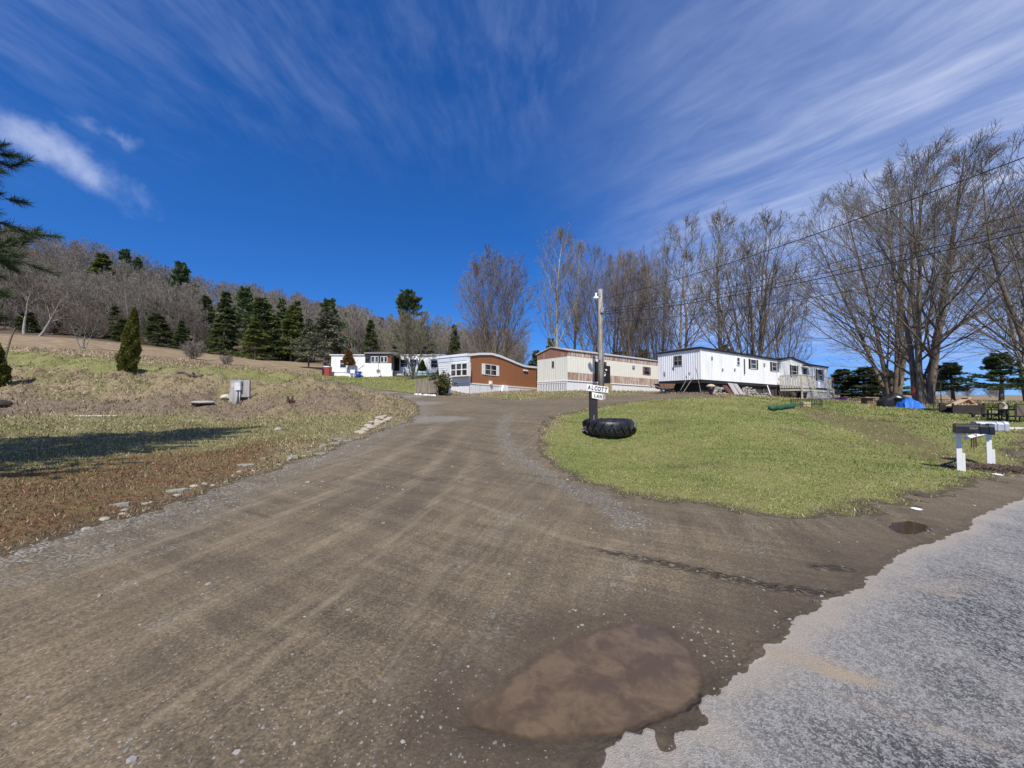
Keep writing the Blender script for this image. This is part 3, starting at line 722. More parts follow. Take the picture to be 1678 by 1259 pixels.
def lap(F, face, a0, a1, z0, z1, off=0.0, pitch=.2, d=.02, mb=None):
    mb = mb or MB(); z = z0
    wf = (lambda a, o, z: F.w(a, o, z)) if face == 'f' else (lambda a, o, z: F.w(o, a, z))
    while z < z1-1e-4:
        zt = min(z1, z+pitch)
        mb.quad(wf(a0, off-d, z), wf(a1, off-d, z), wf(a1, off, zt), wf(a0, off, zt))
        mb.quad(wf(a0, off, z), wf(a1, off, z), wf(a1, off-d, z), wf(a0, off-d, z)); z = zt
    return mb
def window(F, parent, face, a0, a1, z0, z1, nx=1, ny=2, off=0.0, frame=None, shutters=None, bar=.05, proud=.05, name='window'):
    wf = (lambda a, o, z: F.w(a, o, z)) if face == 'f' else (lambda a, o, z: F.w(o, a, z))
    frame = frame or WHITE2()
    m = MB(); P0, P1 = off-proud, off-.002
    m.box(a0-bar, a0, P0, P1, z0-bar, z1+bar, wf); m.box(a1, a1+bar, P0, P1, z0-bar, z1+bar, wf)
    m.box(a0, a1, P0, P1, z0-bar, z0, wf); m.box(a0, a1, P0, P1, z1, z1+bar, wf)
    for i in range(1, nx): a = a0+(a1-a0)*i/nx; m.box(a-bar*.4, a+bar*.4, P0+.008, P1, z0, z1, wf)
    for j in range(1, ny): z = z0+(z1-z0)*j/ny; m.box(a0, a1, P0+.014, P1, z-bar*.35, z+bar*.35, wf)
    w = m.build(name, frame, parent)
    g = MB(); g.box(a0, a1, off-.022, off-.004, z0, z1, wf); sub(g, 'pane', glass(), w)
    if shutters:
        sw, mt = shutters
        for q in (a0-bar-sw-.01, a1+bar+.01):
            s_ = MB(); s_.box(q, q+sw, off-.04, off-.003, z0-.04, z1+.04, wf)
            k = z0
            while k < z1-.05: s_.box(q+.04, q+sw-.04, off-.05, off-.04, k, k+.05, wf); k += .12
            s_.build('shutter', mt, parent)
    return w
def fsolid(F, name, mat, parent, u0, u1, v0, v1, z0, z1): return MB().box(u0, u1, v0, v1, z0, z1, F.w).build(name, mat, parent)

def trailer_white():
    C, R, L = P(1148,622,27), P(1357,637,40.5), P(1079,628,30.7)
    F = Frame(C, R, L, C.z, R.z)
    T = thing('mobile_home', 'long white mobile home with black roof trim, black shutters and an open crawl space', 'mobile home', (C.x, C.y, C.z))
    H = F.fr(1148, 571.5)[1]
    Ln, Wd = F.L, F.W
    wm = paint('white_ribbed_metal', (0.84,0.85,0.86), .42, (0.38,0.34,0.30), .26, True, scale=1.6)
    body = MB(); body.box(.03, Ln, .03, Wd, 0.0, H-.02, F.w)
    ribbed(F, 'f', 0, Ln, 0.01, H, 0.0, .2, .012, body); ribbed(F, 'e', 0, Wd, 0.01, H, 0.0, .2, .02, body)
    wall = body.build('wall', wm, T)
    tr = MB()
    tr.box(-.10, Ln+.06, -.10, .0, H, H+.13, F.w); tr.box(-.10, -.0, .0, Wd+.06, H, H+.13, F.w); tr.box(Ln-.02, Ln+.08, .0, Wd, H, H+.13, F.w)
    tr.box(Ln+.002, Ln+.03, -.02, Wd, 0, H-.001, F.w)
    tr.build('roof_trim', BLACKP(), T)
    rf = MB(); rf.prism([(-.06, H+.13),(Wd/2, H+.24),(Wd+.06, H+.13),(Wd+.06,H+.01),(-.06,H+.01)], -.04, Ln+.03, lambda p, q, t_: F.w(t_, p, q))
    rf.build('roof', paint('grey_roof_coating', (0.22,0.22,0.23), .7, (0.08,0.07,0.06), .5), T)
    MB().box(-.012, .05, -.022, -.001, 0, H, F.w).build('corner_trim', WHITE2(), T)
    bl = BLACKP(); sh = (.28, bl)
    def fw(x0, x1, y0, y1, nx=1, ny=2, s_=None, off=0.0):
        u0, zt = F.fr(x0, y0, off); u1, _ = F.fr(x1, y0, off); zb = F.fr((x0+x1)/2, y1, off)[1]; zt = F.fr((x0+x1)/2, y0, off)[1]
        window(F, T, 'f', u0, u1, zb, zt, nx, ny, off, None if s_ else None, s_, bar=.05)
    fw(1208, 1212, 587, 598); fw(1230.5, 1239, 590, 604, 1, 2, sh); fw(1265.5, 1273, 594.5, 608, 1, 2, sh)
    # raised addition with a low cross gable
    ua, ub = F.fr(1276, 600)[0], F.fr(1325, 600)[0]; of = -.22
    ad = MB(); zt = H+.02
    um = F.fr(1292, 600)[0]
    ad.prism([(ua,0.005),(ub,0.005),(ub,zt-.12),(um,zt+.30),(ua,zt-.02)], of, .05, lambda p, q, t_: F.w(p, t_, q))
    ad.build('addition', wm, T)
    ar = MB(); ar.prism([(ua-.12,zt-.03),(um,zt+.31),(ub+.15,zt-.13),(ub+.15,zt-.02),(um,zt+.43),(ua-.12,zt+.09)], of-.10, Wd*.6, lambda p, q, t_: F.w(p, t_, q))
    ar.build('addition_roof', bl, T)
    fw(1297.5, 1305.5, 599.5, 618, 1, 2, sh, of)
    # door with its hood
    u0 = F.fr(1315.5, 610, of)[0]; u1 = F.fr(1323, 610, of)[0]
    d = MB(); d.box(u0, u1, of-.035, of-.002, 0.02, 1.86, F.w); dr = d.build('door', paint('cream_door', (0.62,0.60,0.54), .6), T)
    g = MB(); g.box(u0+.12, u1-.12, of-.05, of-.036, 1.0, 1.72, F.w); sub(g, 'door_window', glass(), dr)
    MB().box(u0-.35, u1+.3, of-.55, of-.10, 1.95, 2.03, F.w).build('door_hood', bl, T)
    fw(1339.5, 1347, 606.5, 623.5, 1, 2, sh)
    # end window, with a broken blind
    v0, _ = F.en(1118, 590); v1, _ = F.en(1105.5, 590); z1 = F.en(1112, 584)[1]; z0 = F.en(1112, 598.5)[1]
    window(F, T, 'e', v0, v1, z0, z1, 2, 2, frame=paint('aluminium_frame', (0.35,0.34,0.33), .5))
    for (px, py, w_, h_) in ((1130,612,.05,.12),(1125,617,.05,.08),(1104,604,.10,.14),(1089,613,.07,.22)):
        v_, z_ = F.en(px, py); MB().prism([(-w_,-h_),(w_*.4,-h_*.7),(w_,h_*.2),(w_*.3,h_),(-w_*.6,h_*.6)], -.032, -.021, lambda p_, q_, t_: F.w(t_, v_+p_, z_+q_)).build('torn_patch', paint('dark_rust_stain', (0.12,0.09,0.075), .8), T)
    # vents and meters on the wall
    for (px, py, s_) in ((1167,587,.10),(1184,606,.09),(1204,606,.09),(1252.5,598,.13)):
        u, z = F.fr(px, py); MB().box(u-s_, u+s_, -.06, -.012, z-s_, z+s_, F.w).build('wall_vent', paint('grey_metal', (0.28,0.28,0.29), .5), T)
    u, z = F.fr(1219.5, 598); MB().box(u-.05, u+.05, -.09, -.012, z-.75, z+.45, F.w).build('wall_conduit', paint('dark_conduit', (0.10,0.10,0.11), .5), T)
    u, z = F.fr(1281, 627); m = MB(); m.box(u-.03,u+.03,-.08,-.012,z-.25,z+.25,F.w); m.box(u-.22,u+.10,-.09,-.012,z+.22,z+.30,F.w); m.build('wall_tap', bl, T)
    # dark box and edge strips under the body, the crawl space's shade as colour
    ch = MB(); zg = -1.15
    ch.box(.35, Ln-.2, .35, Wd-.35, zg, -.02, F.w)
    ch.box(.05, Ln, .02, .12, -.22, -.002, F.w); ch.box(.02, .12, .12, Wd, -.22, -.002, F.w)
    ch.build('crawl_shade_box', paint('crawl_space_shade', (0.020,0.018,0.018), .9, (0.08,0.065,0.05), .5), T)
    sk = MB(); u = 2.0
    rr = random.Random(4)
    while u < Ln-.6:
        wd = .5+rr.random()*1.3
        if rr.random() < 2:
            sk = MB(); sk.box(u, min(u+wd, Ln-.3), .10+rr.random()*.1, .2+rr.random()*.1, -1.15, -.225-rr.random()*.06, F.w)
            sk.build('crawl_gap_panel', paint('crawl_gap_shade', (0.050,0.046,0.046), .85, (0.20,0.17,0.14), .9, True, scale=3.5), T)  # dark panels added to fill the gap, the crawl space's shade in their colour
        u += wd+.05
    return F, T

def trailer_beige():
    C, R, L = P(930,625,33.5), P(1082,634,40.3), P(880.5,625,37.0)
    F = Frame(C, R, L, P(930,623.5,33.5).z, P(1079,633.7,40).z); Ln, Wd = F.L, F.W
    T = thing('mobile_home', 'cream mobile home with rust-streaked brown band and white lattice skirting at its end', 'mobile home', (C.x, C.y, C.z))
    H = F.fr(930, 574.5)[1]; zb1 = F.fr(930, 582.5)[1]; zlo = F.fr(931, 609.8)[1]
    cr = paint('cream_metal', (0.70,0.68,0.59), .5, (0.46,0.41,0.31), .3, True, scale=1.4)
    m, t, b = mat_base('rust_streaked_brown'); p = pos(t)
    n = t.noise(t.mapping(p, scale=(1,1,.10)), 7.0, 6, .75)
    t.put(b.inputs['Base Color'], t.mix(t.ramp(n, .42, .62), (0.25,0.15,0.105), (0.56,0.49,0.43))); b.inputs['Roughness'].default_value = .7
    br = m
    m2, t, b = mat_base('rust_brown_gable'); p = pos(t)
    n = t.noise(t.mapping(p, scale=(1,1,.08)), 2.2, 6, .7)
    t.put(b.inputs['Base Color'], t.mix(t.ramp(n, .50, .72), (0.24,0.115,0.075), (0.50,0.42,0.36))); b.inputs['Roughness'].default_value = .7
    vp, zp = F.en(906.5, 569.5); zl = F.en(881, 587)[1]
    zpk = zp
    top = lambda v: (zb1+ (0.0)) 
    bd = MB(); bd.prism([(.03,0),(Wd-.03,0),(Wd-.03,zb1+.03),(.03,zb1+.03)], .03, Ln, lambda p_, q, t_: F.w(t_, p_, q))
    ribbed(F, 'f', 0, Ln, zlo, zb1, 0, .3, .015, bd); ribbed(F, 'e', 0, Wd, .02, zb1-.05, 0, .3, .015, bd)
    bd.build('wall', cr, T)
    ub = MB(); ribbed(F, 'f', 0, Ln, zb1+.002, H, -.02, .16, .02, ub); ub.build('upper_band', br, T)
    lb = MB(); ribbed(F, 'f', 0.02, Ln, .04, zlo-.002, -.02, .16, .02, lb); lb.build('lower_band', br, T)
    gb = MB()
    def gt(v): return H-.02 + (zpk-H)*(1-abs(v-Wd/2)/(Wd/2)) if True else 0
    ribbed(F, 'e', 0, Wd, zb1-.048, 0, -.02, .2, .02, gb, gt)
    gb.prism([(0,zb1+.03),(Wd,zb1+.03),(Wd,H-.05),(Wd/2,zpk-.05),(0,H-.05)], .04, Ln, lambda p_, q, t_: F.w(t_, p_, q))
    gb.build('gable', m2, T)
    rf = MB(); rf.prism([(-.12,H-.02),(Wd/2,zpk),(Wd+.12,H-.02),(Wd+.12,H+.06),(Wd/2,zpk+.08),(-.12,H+.06)], -.12, Ln+.1, lambda p_, q, t_: F.w(t_, p_, q))
    rf.build('roof', paint('pale_roof_metal', (0.45,0.43,0.41), .6, (0.22,0.12,0.08), .6), T)
    tm = MB(); tm.box(-.02, Ln, -.05, .0, -.06, .035, F.w); tm.box(-.05, 0, 0, Wd, -.06, .015, F.w); tm.build('base_trim', WHITE2(), T)
    ws = paint('white_skirt_sheet', (0.66,0.67,0.68), .5, (0.3,0.27,0.22), .35, True)
    k = MB(); ribbed(F, 'f', 0, Ln, -1.15, -.062, .02, .35, .012, k); k.build('skirting', ws, T)
    lt = MB(); v = .03
    while v < Wd: lt.box(-.02, .02, v, v+.12, -1.0, -.065, F.w); v += .24
    lt.box(-.035, -.022, 0, Wd, -.2, -.12, F.w); lt.box(-.035, -.022, 0, Wd, -.95, -.87, F.w)
    lt.build('picket_skirting', WHITE2(), T)
    MB().box(.10, .14, .1, Wd-.1, -1.1, -.07, F.w).build('crawl_shade_panel', paint('crawl_space_shade', (0.02,0.018,0.018), .9), T)  # dark sheet behind the pickets carries the crawl space's shade as colour
    # windows
    v0 = F.en(908.5, 597)[0]; v1 = F.en(905, 597)[0]
    window(F, T, 'e', v0, v1, F.en(907,602)[1], F.en(907,592.5)[1], 1, 1, frame=paint('aluminium_frame', (0.35,0.34,0.33), .5), bar=.03)
    bw = paint('brown_trim', (0.24,0.13,0.10), .6, (0.5,0.42,0.36), .4)
    u0, u1 = F.fr(1055.5,608)[0], F.fr(1064,608)[0]
    window(F, T, 'f', u0, u1, F.fr(1060,613.5)[1], F.fr(1060,602.5)[1], 1, 2, frame=bw, bar=.06, shutters=(.14, bw))
    u0, u1 = F.fr(988.5,597)[0], F.fr(993,597)[0]
    window(F, T, 'f', u0, u1, F.fr(990,604)[1], F.fr(990,594)[1], 1, 1, frame=bw, bar=.05)
    # door opening: dark slab, indoor shade as its colour; storm door swung open
    u0, u1 = F.fr(974.5,610)[0], F.fr(983,610)[0]; zt = F.fr(978,592.8)[1]
    MB().box(u0, u1, -.045, .01, 0.0, zt, F.w).build('doorway', paint('interior_shade', (0.012,0.011,0.011), .8), T)
    u2 = F.fr(999,610)[0]; zt2 = F.fr(990,599.3)[1]
    d = MB(); d.box(u1+.06, u2, -.09, -.045, 0.0, zt2, F.w); dr = d.build('storm_door', BLACKP(), T)
    for (a, z, w_, h_) in ((.62,.95,.22,.14),(.40,.42,.24,.16),(.58,.56,.10,.10),(.52,.72,.08,.08)):
        s_ = MB(); s_.box(u1+a, u1+a+w_, -.10, -.092, z+.2, z+.2+h_, F.w); sub(s_, 'sticker', WHITE2(), dr)
    u, z = F.fr(1038, 601.5); MB().box(u-.2, u+.12, -.12, -.017, z-.12, z+.12, F.w).build('wall_vent', paint('grey_metal', (0.28,0.28,0.29), .5), T)
    st = MB()
    for i in range(3): st.box(u0-.1, u0+1.0, -.55+.18*i-.5, -.06, -1.0+.30*i, -.92+.30*i, F.w)
    st.box(u0-.1, u0-.02, -1.05, -.06, -1.15, -.1, F.w); st.box(u0+1.0, u0+1.08, -1.05, -.06, -1.15, -.1, F.w)
    st.build('doorstep', wood('bare_lumber', (0.50,0.38,0.22), (0.25,0.18,0.10)), T)
    return F, T

def trailer_brown():
    C, R, L = P(769.5,627.5,33.5), P(879,636,42), P(722,627,36.0)
    F = Frame(C, R, L, C.z, P(878,636,41.9).z); Ln, Wd = F.L, F.W
    T = thing('mobile_home', 'brown-sided mobile home with curved white roof edge and white bay window', 'mobile home', (C.x, C.y, C.z))
    brm = paint('brown_siding', (0.285,0.118,0.052), .6, (0.20,0.08,0.04), .45, True, scale=1.2, var=.08)
    # roof line read along the long side
    tp = [F.fr(px, py) for px, py in ((768.5,583.5),(785,582),(805,582),(818,585.5),(832,591),(846,597),(858,601.5),(868,603),(879,604))]
    tp[0] = (0.0, tp[0][1]); tp[-1] = (Ln, tp[-1][1])
    us = [q[0] for q in tp]; zs = [q[1] for q in tp]
    ztop = lambda u: float(np.interp(u, us, zs))
    bd = MB(); ribbed(F, 'f', 0, Ln, 0, 0, 0, .4, .010, bd, lambda u: ztop(u)); bd.build('wall', brm, T)
    core = MB(); core.prism([(0.02,0.01)]+[(Ln,0.01)]+[(u, z-.01) for u, z in reversed(tp)], .02, Wd, lambda p_, q, t_: F.w(p_, t_, q))
    core.build('shell', WHITE(), T)
    rf = MB(); k = .20; o_ = .45
    up = [(us[0]-o_, zs[0]-.02)]+list(zip(us, zs)); 
    rf.prism([(u, z+.003) for u, z in up]+[(u, z+k) for u, z in reversed(up)], -.10, Wd+.1, lambda p_, q, t_: F.w(p_, t_, q))
    rf.build('roof', paint('white_roof_edge', (0.74,0.75,0.76), .5, (0.3,0.29,0.27), .3), T)
    # raked end wall: prow leans out at the top
    ew = MB(); hE = zs[0]
    ew.prism([(0.0,0.0),(0.0,hE-.01),(-.36,hE-.01),(-.33,hE-.55),(-.02,0.0)], -.02, Wd, lambda p_, q, t_: F.w(p_, t_, q))
    lapm = MB()
    z = 0.0
    while z < hE-.02:
        zt = min(z+.2, hE-.02); f = lambda q: -.03-.32*min(1, q/(hE-.5))
        lapm.quad(F.w(f(z)-.02, -.03, z), F.w(f(z)-.02, Wd, z), F.w(f(zt), Wd, zt), F.w(f(zt), -.03, zt)); z = zt
    ew.build('end_wall', WHITE(), T); lapm.build('end_siding', WHITE(), T)
    MB().prism([(-.04,-.0),(.07,-.0),(.02,hE-.02),(-.38,hE-.02),(-.35,hE-.55)], -.045, -.022, lambda p_, q, t_: F.w(p_, t_, q)).build('corner_trim', WHITE2(), T)
    # bay window
    ob = -.60; va = F.en(765.5, 605, ob)[0]; vb = F.en(738, 605, ob)[0]; z0 = F.en(752, 615.5, ob)[1]; z1 = F.en(752, 596.5, ob)[1]
    by = MB()
    by.box(ob, -.2, va, vb, z0-.08, z0, F.w); by.box(ob, -.2, va, vb, z1, z1+.08, F.w)
    by.box(ob, -.2, va-.05, va+.06, z0-.08, z1+.08, F.w); by.box(ob, -.2, vb-.06, vb+.05, z0-.08, z1+.08, F.w)
    for i in range(1, 3): v = va+(vb-va)*i/3; by.box(ob, ob+.08, v-.05, v+.05, z0, z1, F.w)
    by.box(ob+.01, ob+.07, va, vb, (z0+z1)/2-.035, (z0+z1)/2+.035, F.w)
    B = by.build('bay_window', WHITE2(), T)
    g = MB(); g.box(ob+.05, ob+.07, va+.05, vb-.05, z0, z1, F.w); sub(g, 'pane', glass(), B)
    MB().box(-.40, -.02, -.02, Wd, hE-.40, hE-.02, F.w).build('fascia', paint('pale_blue_fascia', (0.56,0.62,0.70), .5), T)
    bw = WHITE2()
    u0, u1 = F.fr(794.5,606)[0], F.fr(813,606)[0]
    window(F, T, 'f', u0, u1, F.fr(804,614.5)[1], F.fr(804,598.5)[1], 2, 2, shutters=(.36, bw))
    u, z = F.fr(802.5, 627); MB().box(u-.14, u+.14, -.22, -.012, z-.18, z+.14, F.w).build('dryer_vent', bw, T)
    u, z = F.fr(860.5, 607.5); MB().box(u-.35, u+.35, -.14, -.012, z-.06, z+.08, F.w).build('porch_light', bw, T)
    sk = paint('white_skirt_sheet', (0.66,0.67,0.68), .5, (0.3,0.27,0.22), .35, True)
    s_ = MB(); ribbed(F, 'f', -.02, Ln, -1.05, -.10, -.03, .25, .012, s_); ribbed(F, 'e', 0, Wd, -1.1, -.01, -.03, .6, .01, s_)
    s_.build('skirting', sk, T)
    MB().box(-.06, Ln, -.07, .0, -.10, 0.0, F.w).build('base_trim', bw, T)
    u0, u1 = F.fr(818,638)[0], F.fr(829,638)[0]
    ht = MB(); ht.prism([(u0,-1.0),(u1,-1.0),(u1,.02),(u0+.35,.02)], -.30, -.07, lambda p_, q, t_: F.w(p_, t_, q)); ht.build('skirt_hatch', WHITE(), T)
    # set-back end piece by the cream trailer
    MB().box(Ln-.02, Ln+.35, .4, Wd-.2, .75, ztop(Ln)+.05, F.w).build('rear_panel', bw, T)
    return F, T

def trailer_far():
    C, R, L = P(542.5,611,49.5), P(727,611,47.0), P(548,611,53.7)
    F = Frame(C, R, L, P(542.5,614,49.5).z, P(727,616,47).z); Ln, Wd = F.L, F.W
    T = thing('mobile_home', 'low white mobile home with enclosed porch and turquoise skirting below the wooded hill', 'mobile home', (C.x, C.y, C.z))
    H = F.fr(545, 582.5)[1]; wm = WHITE(); fr = F.fr
    bd = MB(); bd.box(.02, Ln-.02, .03, Wd, -.4, H-.01, F.w); lap(F, 'f', 0, Ln, -.35, H, 0, .2, .02, bd); lap(F, 'e', 0, Wd, -.35, H, 0, .2, .02, bd)
    bd.build('wall', wm, T)
    rf = MB(); rf.prism([(-.18,H),(Wd/2,H+.12),(Wd+.1,H),(Wd+.1,H+.09),(Wd/2,H+.22),(-.18,H+.10)], -.25, Ln+.25, lambda p_, q, t_: F.w(t_, p_, q)); rf.build('roof', WHITE2(), T)
    def fw(x0, x1, y0, y1, nx=1, ny=2, off=0.0, f_=None, bar=.06):
        u0 = fr(x0, y0, off)[0]; u1 = fr(x1, y0, off)[0]; zb = fr((x0+x1)/2, y1, off)[1]; zt = fr((x0+x1)/2, y0, off)[1]
        return window(F, T, 'f', u0, u1, zb, zt, nx, ny, off, f_, None, bar=bar), (u0, u1, zb, zt)
    fw(557,566.5,590,602.5); fw(656,667,590,601.5); fw(671,681.5,590,601.5); fw(706,717.5,590,602.5)
    for (x0, x1) in ((655,668),(671,683)):
        u0, u1 = fr(x0,586)[0], fr(x1,586)[0]; zt = fr(x0,583.5)[1]; zb = fr(x0,589.5)[1]
        a = MB(); a.prism([(-.02,zt),(-.62,zb),(-.62,zb-.05),(-.02,zt-.07)], u0, u1, lambda p_, q, t_: F.w(t_, p_, q)); a.build('awning', WHITE2(), T)
    u0, u1 = fr(705,592)[0], fr(719,592)[0]; zt = fr(706,588.5)[1]
    MB().prism([(-.02,zt),(-.4,zt-.2),(-.4,zt-.25),(-.02,zt-.06)], u0, u1, lambda p_, q, t_: F.w(t_, p_, q)).build('awning', paint('grey_metal', (0.28,0.28,0.29), .5), T)
    # closed-in porch
    pv = -1.9; a0, a1 = fr(598,600,pv)[0], fr(641,600,pv)[0]; z_r = fr(600,580,pv)[1]; z_w0 = fr(600,594.5,pv)[1]; z_f = fr(600,606,pv)[1]
    MB().box(a0-.15, fr(656,600,pv)[0], pv-.2, .0, z_r, z_r+.16, F.w).build('porch_roof', paint('grey_roof_coating', (0.22,0.22,0.23), .7), T)
    lp = MB(); lp.box(a0, a1, pv, pv+.06, z_f, z_w0, F.w); lp.box(a0, a0+.06, pv+.06, -.03, z_f, z_w0, F.w); lp.box(a1-.06, a1, pv+.06, -.03, z_f, z_w0, F.w); lp.build('porch_wall', WHITE2(), T)
    pf = MB()
    for px in (598.5, 606.5, 613.5, 622, 629, 634, 641): u = fr(px,600,pv)[0]; pf.box(u-.06, u+.06, pv-.01, pv+.07, z_w0, z_r, F.w)
    pf.box(a0, a1, pv-.02, pv+.08, z_w0-.04, z_w0+.04, F.w); pf.box(a0, a1, pv-.02, pv+.08, z_r-.28, z_r-.01, F.w)
    pf.build('porch_frame', paint('dark_brown_frame', (0.06,0.045,0.04), .7, (0.2,0.15,0.11), .5), T)
    for (x0, x1) in ((608,613),(614.5,619),(623.5,628),(629.5,633.5)): fw(x0, x1, 585, 593.5, 1, 1, pv-.012, None, .05)
    pg = MB(); pg.box(a0+.1, a1-.1, pv+.09, pv+.11, z_w0+.05, z_r-.28, F.w); pg.build('porch_screen', glass(), T)
    u0, u1 = fr(634,600,pv)[0], fr(640.5,600,pv)[0]; MB().box(u0, u1, pv-.03, pv-.012, z_w0+.05, z_w0+.75, F.w).build('brown_panel', paint('red_brown_panel', (0.22,0.075,0.035), .7), T)
    sk = MB(); b0, b1 = fr(590,610,pv)[0], fr(643,610,pv)[0]; sk.prism([(b0,-.35),(b1,-.35),(b1,z_f-.01),(a0,z_f-.01)], pv-.06, -.05, lambda p_, q, t_: F.w(p_, t_, q)); sk.build('porch_skirting', WHITE2(), T)
    dk = MB(); u0, u1 = fr(645.5,600,0)[0], fr(654,600,0)[0]; dk.box(u0, u1, -.06, -.022, z_f, z_r-.05, F.w); dk.build('recess_shade', paint('interior_shade', (0.012,0.011,0.011), .8), T)  # dark slab for the entry recess, its shade put into the colour
    rl = MB(); rl.tube([F.w(fr(598,600,pv)[0]-.1, pv-.1, fr(598,598,pv)[1]), F.w(fr(583,608,pv)[0], pv-.1, fr(583,609,pv)[1])], .035); rl.tube([F.w(fr(583,608,pv)[0], pv-.1, fr(583,609,pv)[1]), F.w(fr(583,608,pv)[0], pv-.1, -.35)], .035)
    rl.build('stair_rail', BLACKP(), T)
    # right-hand steps and their railing
    sp = MB(); u0, u1 = fr(661,610,-1.0)[0], fr(669,610,-1.0)[0]
    for i in range(4): sp.box(u0, u1, -1.3+.25*i, -1.02+.25*i, -.35+.22*i, -.30+.22*i, F.w)
    sp.box(u0-.06, u0, -1.3, -.06, -.4, .9, F.w); sp.box(u1, u1+.06, -1.3, -1.22, -.4, .9, F.w); sp.box(u0, u1, -1.3, -1.24, .45, .52, F.w); sp.box(u0, u1, -1.3, -1.24, .85, .92, F.w)
    sp.build('door_steps', paint('pale_grey_steps', (0.60,0.62,0.60), .6), T)
    tq = MB(); tq.box(fr(669.5,612)[0], Ln-.02, -.08, -.03, -.40, fr(700,610.2)[1], F.w); tq.build('skirting', paint('turquoise_skirting', (0.42,0.66,0.62), .5, (0.35,0.33,0.28), .3, True), T)
    MB().box(-.0, fr(590,612)[0], -.05, -.022, -.42, fr(560,611.5)[1], F.w).build('left_skirting', wm, T)
    MB().box(0, Ln, -.10, -.085, fr(560,610.9)[1], fr(560,610.3)[1], F.w).build('belt_trim', paint('dark_conduit', (0.10,0.10,0.11), .5), T)
    return F, T
FW, TW = trailer_white(); FBG, TBG = trailer_beige(); FBR, TBR = trailer_brown(); FF, TF = trailer_far()
# ------------------------------------------------------------------ things standing about
def gp(px, py, Y=None):
    """a spot on the ground: by sight line, or under a pixel column at distance Y"""
    if Y is None: x, y = pz(px, py)
    else: v = P(px, py, Y); x, y = v.x, v.y
    return Vector((x, y, hz(x, y)))
def loc_w(o, rz=0.0, rx=0.0, ry=0.0, s=1.0):
    m = Matrix.Translation(o) @ Matrix.Rotation(rz, 4, 'Z') @ Matrix.Rotation(rx, 4, 'X') @ Matrix.Rotation(ry, 4, 'Y') @ Matrix.Scale(s, 4)
    return lambda x, y, z: m @ Vector((x, y, z))
def text_part(body, size, name, mat, parent, W, extrude=.002, bold=.012):
    cu = bpy.data.curves.new(name, 'FONT'); cu.body = body; cu.size = size; cu.extrude = extrude; cu.align_x = 'CENTER'; cu.align_y = 'CENTER'; cu.offset = size*bold
    tmp = bpy.data.objects.new('tmp', cu); COL.objects.link(tmp)
    dg = bpy.context.evaluated_depsgraph_get(); me = bpy.data.meshes.new_from_object(tmp.evaluated_get(dg)); bpy.data.objects.remove(tmp)
    o = ORI[parent.name]
    for v in me.vertices: v.co = W(v.co.x, v.co.y, v.co.z) - o
    me.materials.clear(); me.materials.append(mat); me.name = name
    ob = bpy.data.objects.new(name, me); COL.objects.link(ob); ob.parent = parent; ORI[ob.name] = o; return ob

def rubber():
    return paint('weathered_black_rubber', (0.012,0.012,0.014), .42, (0.045,0.045,0.047), .45, scale=5, var=.3, spec=.5)
def tractor_tyre():
    c = gp(998, 712, 13.9); R = 1.0*13.9/14*.90; h = .54
    T = thing('tractor_tyre', 'large black tractor tyre lying flat on the lawn around the sign post', 'tyre', c)
    c = c + Vector((0,0,-.02)); prof = []
    # casing section, closed loop
    sec = [(.60,.10),(.72,.01),(.88,.00),(.955,.06),(.985,.16),(.99,h/2),(.985,h-.16),(.955,h-.06),(.88,h),(.72,h-.01),(.60,h-.10),(.585,h-.16),(.64,h-.12),(.75,h-.06),(.86,h-.07),(.92,h/2),(.86,.07),(.75,.06),(.64,.12),(.585,.16)]
    m = MB(); n = 48; k = len(sec)
    for i in range(n):
        t = 2*math.pi*i/n; wob = 1+.006*math.sin(3*t)
        for r, z in sec: m.v.append((c.x+R*r*wob*math.cos(t), c.y+R*r*wob*math.sin(t), c.z+z+.012*math.sin(2*t+1)))
    for i in range(n):
        for j in range(k):
            a, b = i*k+j, i*k+(j+1) % k; a2, b2 = ((i+1) % n)*k+j, ((i+1) % n)*k+(j+1) % k; m.f.append((a, a2, b2, b))
    m.build('casing', rubber(), T, smooth=True)
    g = MB(); N = 19
    for side in (0, 1):
        for i in range(N):
            t0 = 2*math.pi*(i+.5*side)/N
            pts = []
            for s_ in np.linspace(0, 1, 6):
                z = (h*.50+.03) - s_*(h*.50+.03) if side == 0 else (h*.50-.03)+s_*(h*.50+.03)
                ang = t0 + (s_*.21)
                rr = R*(1.0-.16*max(0, s_-.72)/.28)
                pts.append((ang, z, rr))
            n0 = len(g.v)
            for ang, z, rr in pts:
                for da, dr in ((-.032,-.03),(-.024,.052),(.024,.052),(.032,-.03)):
                    zz = z
                    g.v.append((c.x+(rr+dr)*math.cos(ang+da), c.y+(rr+dr)*math.sin(ang+da), c.z+zz+.004))
            for q in range(5):
                for e in range(4): a = n0+q*4; g.f.append((a+e, a+(e+1) % 4, a+4+(e+1) % 4, a+4+e))
            g.f.append((n0,n0+1,n0+2,n0+3)); g.f.append((n0+20,n0+23,n0+22,n0+21))
    g.build('tread', rubber(), T)
    return c
tc = tractor_tyre()
